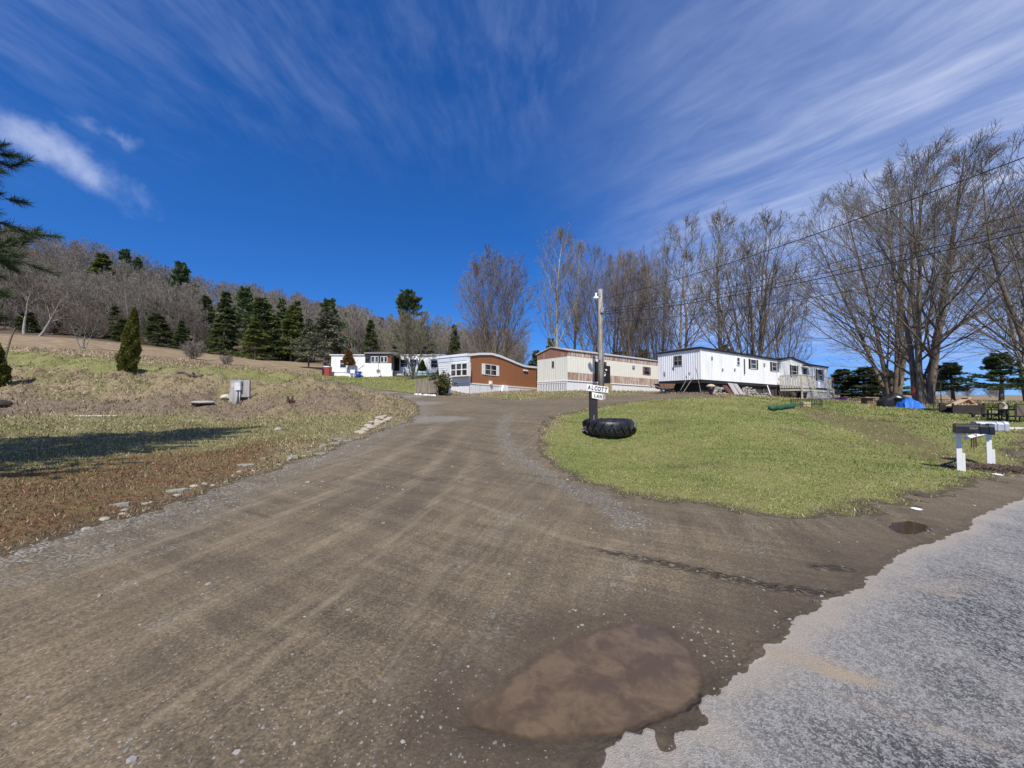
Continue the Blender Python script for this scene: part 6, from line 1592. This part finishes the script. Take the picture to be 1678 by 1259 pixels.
# small trees and shrubs near the far home
A7 = bare_tree(31, 6.1, 3.6, 3, .12, 20, (16,9,6,1), 48, .30, .22, .009, .52, .12, .62)
g = G(678, 42.5); s = top_scale(g, 512, 6.1); put_tree('small_tree', A7, (BK_G, bark('olive_twigs', (0.23,0.21,0.145), (0.12,0.105,0.075), 2)), g, .3, (s*.95,s*.95,s), 'pruned bare tree on the grass before the far mobile home')
g = G(134, 46); s = top_scale(g, 498, 6.1); put_tree('small_tree', A7, (BK_P, TW_R), g, 2.3, (s*.8,s*.8,s), 'small bare tree in the tan meadow at the left')
A8 = bare_tree(32, 3.1, 1.9, 9, .05, 30, (9,7,5,0), 40, .35, .08, .012, .5, .0, .6)
g = G(316, 52); s = top_scale(g, 556, 3.1); put_tree('bare_shrub', A8, (BK_G, TW_P), g, .3, (s*1.0,s*1.0,s), 'rounded bare shrub in the meadow above the fallen log', 'shrub')
g = G(371, 48); s = top_scale(g, 580, 3.1); put_tree('bare_shrub', A8, (BK_G, TW_P), g, 1.3, (s*.9,s*.9,s), 'sparse bare shrub in the meadow above the meter board', 'shrub')

def thuja(seed, H, R, n, leaf=.09, base=.0, topf=1.0):
    rng = np.random.default_rng(seed)
    t = rng.random(n); h = base + (1-base)*t; az = rng.random(n)*6.283
    pr = np.power(np.clip(1-h, 0, 1), .62)*(.55+.45*np.clip(h/.22, 0, 1)) if base < .1 else np.power(np.clip(1-t, 0, 1), .6)*np.power(np.clip(t/.12+.15, 0, 1), .5)
    lump = 1+.16*np.sin(az*3+h*14)+.12*np.sin(az*5-h*23)+rng.normal(0,.05,n)
    r = R*pr*lump*(1-.35*rng.random(n)**3)
    c = np.stack([r*np.cos(az), r*np.sin(az), h*H+rng.normal(0,.03,n)], 1)
    o = np.stack([np.cos(az), np.sin(az), np.zeros(n)], 1); a = unit(o*.55+np.array([0,0,.9])+rng.normal(0,.35,(n,3))); s_ = leaf*(.6+.9*rng.random(n))[:,None]
    b = unit(np.cross(a, rng.normal(0,1,(n,3))))*s_*.5
    V = np.stack([c-a*s_*.5, c+b, c+a*s_, c-b], 1).reshape(-1,3)
    tone = np.repeat(np.clip(rng.random(n)*.7+.3*np.sin(az*4+h*17)*.5+.12, 0, 1), 4)
    S = branchline(rng, np.array([[0,0,-.3]]), np.array([[0,0,1.0]]), np.array([H*.96]), 6, .1, .01)
    return tubes(S, np.linspace(H*.022, .01, 6)[None], 7), (V, np.arange(4*n).reshape(-1,4)), tone
g = G(207, 27.5); H = 4.75*27.5/28; th1 = thuja(3, H, .62, 12000, .085)
T = put_conifer('arborvitae', th1, NM_THU, g, 0, 1, 'tall pointed arborvitae standing on the grassy bank', 'evergreen shrub'); T.rotation_euler = (0, math.radians(5), 0)
g = G(-14, 22.6); th2 = thuja(4, 2.85, .72, 9000, .09)
T = put_conifer('arborvitae', th2, NM_THU, g, 0, 1, 'rounded arborvitae cut off by the left edge of the photograph', 'evergreen shrub')
g = G(570.5, 48.2); s = top_scale(g, 574, 1); put_conifer('topped_arborvitae', thuja(5, s, .72, 2500, .11, .44), NM_THD, g, 0, 1, 'browned arborvitae with a bare lower stem before the far home', 'evergreen shrub')
g = G(691.5, 45.5); s = top_scale(g, 591, 1); put_conifer('topped_arborvitae', thuja(6, s, .46, 2500, .10, .36), NM_THU, g, 0, 1, 'green bullet-shaped arborvitae on a short stem before the turquoise skirting', 'evergreen shrub')
g = G(719, 38); s = top_scale(g, 601.5, 1); put_conifer('topped_arborvitae', thuja(7, s, .30, 1500, .09, .2), NM_THU, g, 0, 1, 'small pointed arborvitae peeping above the broad-leaved bush', 'evergreen shrub')
def bush(seed, H, R, n, leaf):
    rng = np.random.default_rng(seed)
    N = 14; az = rng.random(N)*6.283; tl = np.radians(rng.uniform(10,48,N)); d = np.stack([np.cos(az)*np.sin(tl), np.sin(az)*np.sin(tl), np.cos(tl)],1)
    S = branchline(rng, np.zeros((N,3)), d, H*rng.uniform(.6,1,N), 6, .4, .12); B, RB, LB = children(rng, S, np.full((N,6), .03), np.full(N,H*.8), 6, .25, 1, 40, .35, .6, 4, .3, .1)
    st = [tubes(S, np.full((N,6), .028), 5), tubes(B, np.maximum(RB, .008), 4)]
    allp = np.concatenate([B.reshape(-1,3), B[:,2:].reshape(-1,3), S[:,3:].reshape(-1,3)]); q = allp[rng.integers(0, len(allp), n)]+rng.normal(0,.10,(n,3))
    a = unit(rng.normal(0,1,(n,3))+np.array([0,0,.1])); s_ = leaf*(.6+.8*rng.random(n))[:,None]; b = unit(np.cross(a, rng.normal(0,1,(n,3))))*s_*.36
    return merge(st), (np.stack([q, q+a*s_*.5+b, q+a*s_, q+a*s_*.5-b],1).reshape(-1,3), np.arange(4*n).reshape(-1,4)), np.repeat(rng.random(n),4)
NM_BUSH = needle_mat('bush_leaves', (0.030,0.040,0.014), (0.12,0.13,0.04), (0.26,0.13,0.07))
g = G(722.5, 31.0); s = top_scale(g, 611, 1); put_conifer('evergreen_bush', bush(8, s*.92, 1, 2400, .16), NM_BUSH, g, 0, (1.15,1.15,1), 'broad-leaved evergreen bush with bare lower stems beside the picket fence', 'bush')

# conifers: individually recognisable ones
C1 = conifer(41, 16, 4.6, 'pine', .30, 75, 170, .20)
C2 = conifer(42, 15, 3.2, 'spruce', .27, 130, 120, .06)
C3 = conifer(43, 14, 3.6, 'hem', .28, 130, 130, .05)
C4 = conifer(44, 10, 4.2, 'spruce', .22, 80, 170, .22)
con = [ # px, Y, top, geo, mat, xyf, label
 (530,60,500,C4,NM_SPR,1.0,'grey-green spruce with a skirt of drooping limbs left of the far home'),
 (505,63,520,C4,NM_SPR,.85,'smaller grey spruce just left of the drooping one'),
 (535,78,488,C1,NM_PINE,.95,'dark pine rising behind the grey spruces'),
 (676,86,476,C1,NM_PINE,.92,'tall shapely pine standing behind the far mobile home'),
 (607,74,522,C3,NM_HEM,.62,'dark conical hemlock behind the roof of the far home'),
 (362,92,474,C2,NM_HEM,1.0,'dark pointed spruce, left of the middle group at the wood edge'),
 (398,95,468,C1,NM_PINE,.8,'blue-green pine between the dark spruce and the rounded hemlock'),
 (428,90,484,C3,NM_HEM,1.0,'tall rounded hemlock right of the blue-green pine'),
 (417,84,520,C3,NM_YEL,1.0,'bright yellow-green conifer in front of the rounded hemlock'),
 (475,92,497,C3,NM_YEL,.7,'yellow-green pine left of the grey spruces'),
 (488,97,490,C2,NM_HEM,.8,'dark spruce behind the yellow-green pine'),
 (460,100,486,C2,NM_PINE,.8,'narrow dark spruce left of the yellow-green pine'),
 (160,128,412,C3,NM_YEL,.9,'olive conifer standing high on the wooded slope'),
 (195,165,405,C1,NM_PINE,.8,'dark pine on the skyline of the wooded hill'),
 (222,165,420,C1,NM_PINE,.6,'smaller pine beside the dark one on the skyline'),
 (295,140,431,C1,NM_PINE,.95,'flat-topped pine breaking the skyline of the wooded hill'),
 (300,105,500,C3,NM_HEM,1.1,'dark hemlock mass below the flat-topped pine'),
 (185,92,500,C2,NM_HEM,1.3,'black-green spruce behind the pointed arborvitae'),
 (200,88,520,C3,NM_HEM,1.2,'low dark hemlock behind the pointed arborvitae'),
 (75,96,470,C3,NM_HEM,1.3,'dark hemlock behind the leaning bare tree'),
 (20,92,450,C2,NM_HEM,1.4,'dark spruce at the wood edge by the left border'),
 (880,62,572,C3,NM_YEL,1.1,'olive-green conifer between the brown and the cream homes'),
 (905,66,556,C1,NM_PINE,1.0,'rounded green pine rising over the left end of the cream home'),
 (1010,64,575,C3,NM_HEM,1.6,'low dark conifer behind the cream home right of the pole'),
 (1055,66,572,C1,NM_PINE,1.5,'low green pine behind the right part of the cream home'),
 (1190,62,562,C3,NM_YEL,.9,'small olive conifer over the roof of the white home'),
 (1380,62,604,C3,NM_HEM,1.9,'low dark evergreen just right of the white home'),
 (1415,58,600,C3,NM_HEM,1.9,'wide dark evergreen behind the small outdoor table'),
 (1455,60,606,C3,NM_HEM,1.7,'dark evergreen behind the left giant maple'),
 (1562,48,595,C1,NM_PINE,1.25,'dark layered pine behind the wood bin'),
 (1530,52,600,C1,NM_PINE,1.1,'layered pine hidden partly by the tallest maple'),
 (1640,42,578,C1,NM_PINE,1.45,'broad layered pine above the patio chairs'),
 (698,95,545,C3,NM_HEM,.9,'short dark hemlock right of the tall shapely pine'),
 (655,92,528,C3,NM_HEM,.8,'hemlock left of the tall shapely pine'),
 (40,81,508,C3,NM_HEM,1.2,'low dark hemlock behind the two pale trees at the left'),
 (100,82,503,C2,NM_HEM,1.2,'dark spruce behind the small meadow tree, nearest the leaning one'),
 (146,82,508,C3,NM_PINE,1.2,'dark green hemlock directly behind the small meadow tree'),
 (256,91,512,C3,NM_HEM,1.3,'dark hemlock to the right of the pointed arborvitae'),
 (292,92,524,C2,NM_HEM,1.2,'low spruce above the rounded bare shrub'),
 (120,110,470,C2,NM_HEM,1.0,'dark spruce standing among grey trunks left of the olive conifer'),
 (250,112,490,C3,NM_HEM,1.0,'dark hemlock halfway up the slope left of the flat-topped pine'),
 (335,118,482,C3,NM_HEM,.8,'small dark hemlock right below the flat-topped pine'),
 (565,110,510,C2,NM_HEM,.9,'dark spruce right behind the drooping grey spruce'),
 (580,118,516,C3,NM_HEM,.9,'dark hemlock left of the conical one above the far home'),
 (625,125,518,C2,NM_HEM,.8,'small pointed spruce on the low skyline above the porch'),
 (742,100,530,C2,NM_HEM,.8,'pointed spruce above the left end of the brown home')]
for i, (px, Y, pt, geo, m, xf, lab) in enumerate(con):
    if Y > 82 and px > 150: Y -= 7
    Hh = {id(C1):16.3, id(C2):15.2, id(C3):14.3, id(C4):10.2}[id(geo)]
    g = G(px, Y); s = top_scale(g, pt, Hh); k = max(s, .45)*xf*(1.3 if Y > 70 else 1.1)
    put_conifer('conifer' if geo is not C1 else 'pine_tree', geo, m, g, i*1.7, (k, k, s), lab)

# leaning pale trees at the wood edge
A9 = bare_tree(51, 9.2, 4.5, 1, .26, 2, (9,6,5,0), 55, .35, .35, .016, .6, .3, .5, wob=.06)
g = G(62, 74); T = put_tree('bare_tree', A9, (BK_P, TW_P), g, .5, 1.0, 'leaning pale tree at the meadow edge'); T.rotation_euler = (0, math.radians(34), 0)
g = G(36, 76); put_tree('bare_tree', A9, (BK_P, TW_P), g, 2.5, .95, 'upright broken pale tree left of the leaning one')

# the wood on the hill: rows of distinct trees along its edge, the rest one mass
W1 = bare_tree(61, 15, 4.0, 2, .16, 8, (14,6,5,0), 40, .6, .28, .020, .62, .15, .42)
W2 = bare_tree(62, 15, 3.6, 1, .17, 2, (20,6,5,0), 44, .6, .30, .020, .65, .20, .40)
W3 = bare_tree(63, 14, 4.4, 3, .14, 12, (11,6,5,0), 42, .6, .18, .020, .60, .10, .45)
W4 = bare_tree(64, 7.5, 3.2, 6, .06, 20, (10,6,5,0), 38, .5, .05, .016, .5, .0, .55)
rr = random.Random(77); i = 0
edge_px = list(range(-60, 790, 12))
for px0 in edge_px:
    px = px0+rr.uniform(-5,5); Y = np.interp(px, [-60,0,200,450,560,700,800],[76,78,82,92,90,92,84])+rr.uniform(0,9)
    if 330 < px < 560 and rr.random() < .72: continue
    gi = rr.choice([0,0,1,1,2,3,3] if px < 330 else [0,1,1,2,3]); g = G(px, Y); geo = (W1, W2, W3, W4)[gi]; s = rr.uniform(.72,1.0)*(.9 if px < 560 else .72); mi = rr.choice([0,1,2])
    put_tree('woodland_tree', geo, [(BK_G, TW_P),(BK_P, TW_P),(BK_G, TW_R)][mi], g, rr.random()*6, (s, s, s), ('grey','pale-barked','reddish')[mi]+' '+('twin-stemmed','straight single-stemmed','forked','low bushy')[gi]+' bare tree at the edge of the '+('hillside wood','wood behind the far home')[px > 560], 'tree', ('grey','pale','reddish')[mi]+' '+('twin','single','forked','bushy')[gi]+' bare trees at the '+('hillside','lower')[px > 560]+' wood edge')
def wood_mass():
    rng = np.random.default_rng(5); VT, FT, VC, FC = [], [], [], []; nt = nc = 0
    pts = []
    r_ = random.Random(5)
    while len(pts) < 800:
        px = r_.uniform(-330, 860); Y = (92 if px < 330 or px > 570 else 106)+r_.random()**1.2*100
        if px > 700 and Y > 150: continue
        pts.append((px, Y))
    gs = (W1, W2, W3)
    ax = np.array([G(px, Y) for px, Y in pts])
    for k, (px, Y) in enumerate(pts):
        tr, cr = gs[k % 3]; a = r_.random()*6.283; s = r_.uniform(.75,1.05)*(1 if px < 600 else .85); c_, s_ = math.cos(a)*s, math.sin(a)*s
        M = np.array([[c_,-s_,0],[s_,c_,0],[0,0,s]]).T
        for (V, F_), LV, LF in ((tr, VT, FT), (cr, VC, FC)):
            n = sum(len(q) for q in LV) if False else None
        VT.append(tr[0]@M+ax[k]); FT.append(tr[1]+nt); nt += len(tr[0])
        VC.append(cr[0]@M+ax[k]); FC.append(cr[1]+nc); nc += len(cr[0])
    V = np.concatenate(VT+VC); F_ = np.concatenate(FT+[f+nt for f in FC])
    o = mesh_from('distant_wood', V, F_, TW_MIX()); o['kind'] = 'stuff'; tag(o, 'leafless grey-brown wood covering the hillside', 'woodland')
def TW_MIX():
    m, t, b = mat_base('woodland_twigs'); p = pos(t)
    n = t.noise(p, .09, 3, .6); n2 = t.noise(p, .9, 4, .6)
    c = t.mix(t.ramp(n, .4, .6), (0.155,0.136,0.105), (0.205,0.178,0.142)); c = t.mix(t.ramp(n2, .5, .7, 0, .6), c, (0.34,0.31,0.27))
    t.put(b.inputs['Base Color'], c); b.inputs['Roughness'].default_value = .9; return m
wood_mass()
def tree_line():
    r_ = random.Random(15); V_, F2, n = [], [], 0
    for i in range(46):
        px = r_.uniform(1375, 2150); Y = r_.uniform(105, 150); g = G(px, Y); tr, cr = (W1, W3, W4)[i % 3]; a = r_.random()*6.283; s = r_.uniform(.26,.44)*(1.6 if i % 3 == 2 else 1); c_, s_ = math.cos(a)*s*1.5, math.sin(a)*s*1.5
        M = np.array([[c_,-s_,0],[s_,c_,0],[0,0,s]]).T
        for (V, F_) in (tr, cr): V_.append(V@M+np.array(g)); F2.append(F_+n); n += len(V)
    o = mesh_from('distant_tree_line', np.concatenate(V_), np.concatenate(F2), TW_MIX()); tag(o, 'low distant line of bare trees beyond the field on the right', 'woodland', kind='stuff')
tree_line()

# the near pine at the left edge, mostly out of frame: limbs with real needle tufts
def near_pine():
    base = Vector((-13.2, 4.9, hz(-13.2, 4.9))); rng = np.random.default_rng(9)
    T = thing('pine_tree', 'near white pine whose drooping boughs enter at the left edge', 'tree', base)
    S = branchline(rng, np.array([[0,0,-.3]]), np.array([[0,0,1.0]]), np.array([13.0]), 10, .1, .01); mesh_from('trunk', *tubes(S, np.linspace(.26,.05,10)[None], 10), BK_G, T, smooth=True)
    P0, D0, L0 = [], [], []
    # boughs reaching into the picture at chosen heights, the rest all round
    tg = [(30,262,8.2),(22,300,8.0),(10,320,7.9),(28,395,7.7),(35,425,7.9),(48,437,8.4),(22,455,7.5),(12,480,7.6),(4,370,7.2)]
    for px, py, Y in tg:
        tip = P(px-9, py, Y) - base; z0 = max(2.0, tip.z-.9-.2*random.Random(px).random()); a = Vector((0,0,z0)); P0.append(a); d = tip-a; D0.append(d.normalized()+Vector((0,0,.0))); L0.append(d.length*1.0)
    for k in range(165):
        z = 1.7+10.2*rng.random(); az = rng.random()*6.283; L = (5.0-.32*(z-2.6))*(.75+.35*rng.random())
        d = Vector((math.cos(az), math.sin(az), .12)); P0.append(Vector((0,0,z))); 
        q_ = d.x+1.332*d.y
        if q_ > 0: L = min(L, 4.4/q_)
        D0.append(d); L0.append(L)
    P0 = np.array(P0); D0 = np.array(D0); L0 = np.array(L0)
    B = branchline(rng, P0, D0, L0, 8, .08, .015); RB = (.012+L0*.010)[:,None]*np.linspace(1,.25,8)[None]
    C_, RC, LC = children(rng, B, RB, L0, 12, .30, 1.0, 45, .24, .6, 4, .25, .06, .6, .25)
    mesh_from('bough', *merge([tubes(B, RB, 6), tubes(C_, np.maximum(RC,.006), 4)]), BK_G, T, smooth=True)
    # tufts: long thin needles
    tp = np.concatenate([C_[:,3], C_[:,2], B[:,7], B[:,6]]); td = unit(np.concatenate([C_[:,3]-C_[:,2], C_[:,3]-C_[:,2], B[:,7]-B[:,6], B[:,7]-B[:,6]]))
    tt = np.concatenate([C_[:,1]*.3+C_[:,2]*.7, C_[:,2]*.5+C_[:,3]*.5]); tp = np.concatenate([tp, tt]); td = np.concatenate([td, td[:len(C_)], td[:len(C_)]])
    per = 48; n = len(tp)*per; q = np.repeat(tp, per, 0)-np.repeat(td, per, 0)*(rng.random((n,1))*.14); a = unit(np.repeat(td, per, 0)*.9+rng.normal(0,.55,(n,3))); L = (.12+.09*rng.random((n,1)))
    b = unit(np.cross(a, rng.normal(0,1,(n,3))))*.0055
    V = np.stack([q+b, q-b, q+a*L-b*.3, q+a*L+b*.3], 1).reshape(-1,3)
    mesh_from('needles', V, np.arange(4*n).reshape(-1,4), NM_NEAR, T, attrs={'tone': np.repeat(rng.random(n),4)})
NM_NEAR = needle_mat('long_pine_needles', (0.040,0.065,0.028), (0.120,0.160,0.060))
near_pine()
# ------------------------------------------------------------------ grass, straw, needles and loose stone
def M_blades():
    m, t, b = mat_base('grass_blades'); c = t.attr('Col', 'Color')
    t.put(b.inputs['Base Color'], c); b.inputs['Roughness'].default_value = .7; b.inputs['Specular IOR Level'].default_value = .2
    tr = t.new('ShaderNodeBsdfTranslucent'); t.put(tr.inputs[0], c); mx = t.new('ShaderNodeMixShader'); mx.inputs[0].default_value = .2
    out = [n_ for n_ in t.n if n_.type == 'OUTPUT_MATERIAL'][0]; t.l.new(b.outputs[0], mx.inputs[1]); t.l.new(tr.outputs[0], mx.inputs[2]); t.l.new(mx.outputs[0], out.inputs[0])
    return m
def pick(rng, n, cols, p):
    i = rng.choice(len(cols), n, p=p); return np.array(cols)[i]
def scatter_grass():
    rng = np.random.default_rng(12); N = 600000
    az = rng.uniform(-1.02, 1.02, N); r = np.exp(rng.uniform(math.log(3.0), math.log(62), N))
    X = r*np.sin(az); Y = r*np.cos(az)
    F = fields(X, Y); fa, fg, _, _ = F
    n2 = fbm(X*2.2, Y*2.2, 4, .6); n1 = fbm(X*.6, Y*.6, 4)
    keep = (fa < -.05) & (fg < -.02 + .18*n2 - .12*rng.random(N)) & (X > -60)
    idx = np.nonzero(keep)[0]; X, Y, r, n1, n2, fg = X[idx], Y[idx], r[idx], n1[idx], n2[idx], fg[idx]
    lawn = np.maximum.reduce([zmask(X,Y,'lawn',.35), zmask(X,Y,'lawn1',.6)]); ter = np.maximum(zmask(X,Y,'terrace',.7), .5*zmask(X,Y,'lawn2',.6)); ver = zmask(X,Y,'verge',.8); rust = zmask(X,Y,'rust',.8)
    mead = sstep(Y, 31, 35)*(1-lawn)*(1-ter)
    brush = zmask(X,Y,'brush',.8); worn = zmask(X,Y,'worn',.5); u = rng.random(len(X))
    dens = np.where(lawn > .4, .80, np.where(ver > .4, .75, .62)) * (1-.55*sstep(n1, .18, .42)); dens = dens*np.where(mead > .5, .5, 1)*(1-.6*worn)*(1-.15*brush)
    k = u < dens
    X, Y, r, n1, n2, fg, lawn, ter, ver, rust, mead, brush, worn = [q[k] for q in (X, Y, r, n1, n2, fg, lawn, ter, ver, rust, mead, brush, worn)]
    n = len(X); Z = height(X, Y)
    G1 = [(0.125,0.178,0.036),(0.178,0.215,0.052),(0.250,0.245,0.090),(0.38,0.34,0.17),(0.085,0.110,0.030)]
    ST = [(0.36,0.285,0.165),(0.48,0.40,0.25),(0.23,0.175,0.10),(0.115,0.085,0.055),(0.17,0.17,0.06)]
    RU = [(0.20,0.090,0.040),(0.29,0.15,0.075),(0.085,0.045,0.025),(0.32,0.24,0.145),(0.13,0.135,0.045)]
    cg = pick(rng, n, G1, [.27,.29,.22,.13,.09]); cy = pick(rng, n, G1, [.10,.18,.25,.40,.07]); cs = pick(rng, n, ST, [.30,.26,.20,.12,.12]); cr = pick(rng, n, RU, [.26,.18,.24,.16,.16])
    dry = 1.3*sstep(n1 + .6*n2, -.05, .40)[:,None] + .8*worn[:,None] + .85*(sstep(-fg, 1.1, .1)[:,None])
    u = rng.random((n,1))
    col = np.where(u < np.clip(dry*.75, 0, 1), cy, cg)
    u = rng.random(n); sel_s = (u > np.maximum.reduce([lawn, .85*ter, .55*ver]))[:,None]; col = np.where(sel_s, cs, col)
    u = rng.random(n); col = np.where((u < rust*.85)[:,None], cr, col)
    lush = sstep(-n1, .02, .3)[:,None]*lawn[:,None]; col = col*(1-lush*np.array([.38,.20,.42]))
    col = col*(1-.45*(brush*(rng.random(n) < .7))[:,None])
    lf = (rng.random(n) < .012)[:,None]; col = np.where(lf, np.array([.17,.095,.055]), col)
    col = col*(.65+.7*rng.random((n,1)))*(1+.14*lawn[:,None])
    long_ = np.where(sel_s[:,0] & (rust < .5), 1.9, 1.0); bank = (Y > 19)&(Y < 31)&(X < -4); long_ = np.where(bank & sel_s[:,0], 2.6, long_)
    hgt = (.013+.0016*r)*long_*(.5+rng.random(n))*np.where(mead > .5, 1.2, 1); hgt = np.minimum(hgt*(1+.5*rust), .30)
    wd = (.0018+.00075*r)*(.7+.6*rng.random(n))
    a = rng.random(n)*6.283; lean = np.where(sel_s[:,0] | (rust > .4), 1.1, .55)*rng.random(n) + .1
    d = np.stack([np.cos(a)*np.sin(lean), np.sin(a)*np.sin(lean), np.cos(lean)], 1); b2 = rng.random(n)*6.283; sd_ = np.stack([np.cos(b2), np.sin(b2), np.zeros(n)], 1)*wd[:,None]
    p = np.stack([X, Y, Z-.004], 1); tip = p+d*hgt[:,None]; tip[:,2] = np.maximum(tip[:,2], Z+.004)
    V = np.stack([p-sd_, p+sd_, tip], 1).reshape(-1,3)
    o = mesh_from('grass', V, np.arange(3*n).reshape(-1,3), M_blades(), col=np.repeat(col, 3, 0)); o['kind'] = 'stuff'; tag(o, 'short spring grass, dry straw and fallen needles', 'grass')
scatter_grass()
def scatter_stones():
    rng = np.random.default_rng(13); N = 60000
    az = rng.uniform(-1.0, 1.0, N); r = np.exp(rng.uniform(math.log(1.15), math.log(20), N)); X = r*np.sin(az); Y = r*np.cos(az)
    fa, fg, fp, fp2 = fields(X, Y); n1 = fbm(X*1.4, Y*1.4, 4, .6)
    w = np.zeros(N)
    for (ax, ay, bx, by, wd) in WASH:
        dx, dy = bx-ax, by-ay; t = np.clip(((X-ax)*dx+(Y-ay)*dy)/(dx*dx+dy*dy), 0, 1); w = np.maximum(w, sstep(np.hypot(X-ax-t*dx, Y-ay-t*dy), .45, .1))
    edge = sstep(fg, 1.5, .2)*(X < 0)*sstep(fg, -.35, 0)
    low = sstep(Y, 2.6, 1.3)*sstep(X, .8, -.6)
    pr = .03 + .25*sstep(n1, .05, .4) + .6*w + .55*edge + .5*low
    k = (fa < .02) & (fg > -.35) & (fp < -.05) & (fp2 < -.05) & (rng.random(N) < pr*.8)
    X, Y, r = X[k], Y[k], r[k]; n = len(X); Z = height(X, Y)
    s = (.0022+.0011*r)*np.exp(rng.normal(0,.45,n)); s = np.where(rng.random(n) < .012, s*2.6, s); s = np.minimum(s, .04)
    # eight-vertex pebbles
    base = np.array([[1,0,0],[0,1,0],[-1,0,0],[0,-1,0],[.55,.5,.75],[-.5,.55,.7],[-.55,-.5,.75],[.5,-.55,.7]])
    Fb = np.array([[0,1,4],[1,5,4],[1,2,5],[2,6,5],[2,3,6],[3,7,6],[3,0,7],[0,4,7],[4,5,6],[4,6,7]])
    a = rng.random(n)*6.283; c, q = np.cos(a), np.sin(a)
    B = base[None]*(1+rng.normal(0,.16,(n,8,3)))*np.stack([s*1.2, s*.85, s*.65], 1)[:,None]
    V = np.stack([B[...,0]*c[:,None]-B[...,1]*q[:,None]+X[:,None], B[...,0]*q[:,None]+B[...,1]*c[:,None]+Y[:,None], B[...,2]+Z[:,None]-.002], -1).reshape(-1,3)
    F_ = (Fb[None]+np.arange(n)[:,None,None]*8).reshape(-1,3)
    col = pick(rng, n, [(0.24,0.23,0.215),(0.17,0.16,0.15),(0.28,0.26,0.235),(0.15,0.12,0.09),(0.22,0.18,0.135)], [.24,.26,.07,.22,.21])*(.8+.4*rng.random((n,1)))
    m, t, b = mat_base('loose_stone'); t.put(b.inputs['Base Color'], t.attr('Col', 'Color')); b.inputs['Roughness'].default_value = .85
    o = mesh_from('loose_gravel', V, F_, m, col=np.repeat(col, 8, 0)); o['kind'] = 'stuff'; tag(o, 'loose grey and tan stones strewn over the dirt lane', 'gravel')
scatter_stones()
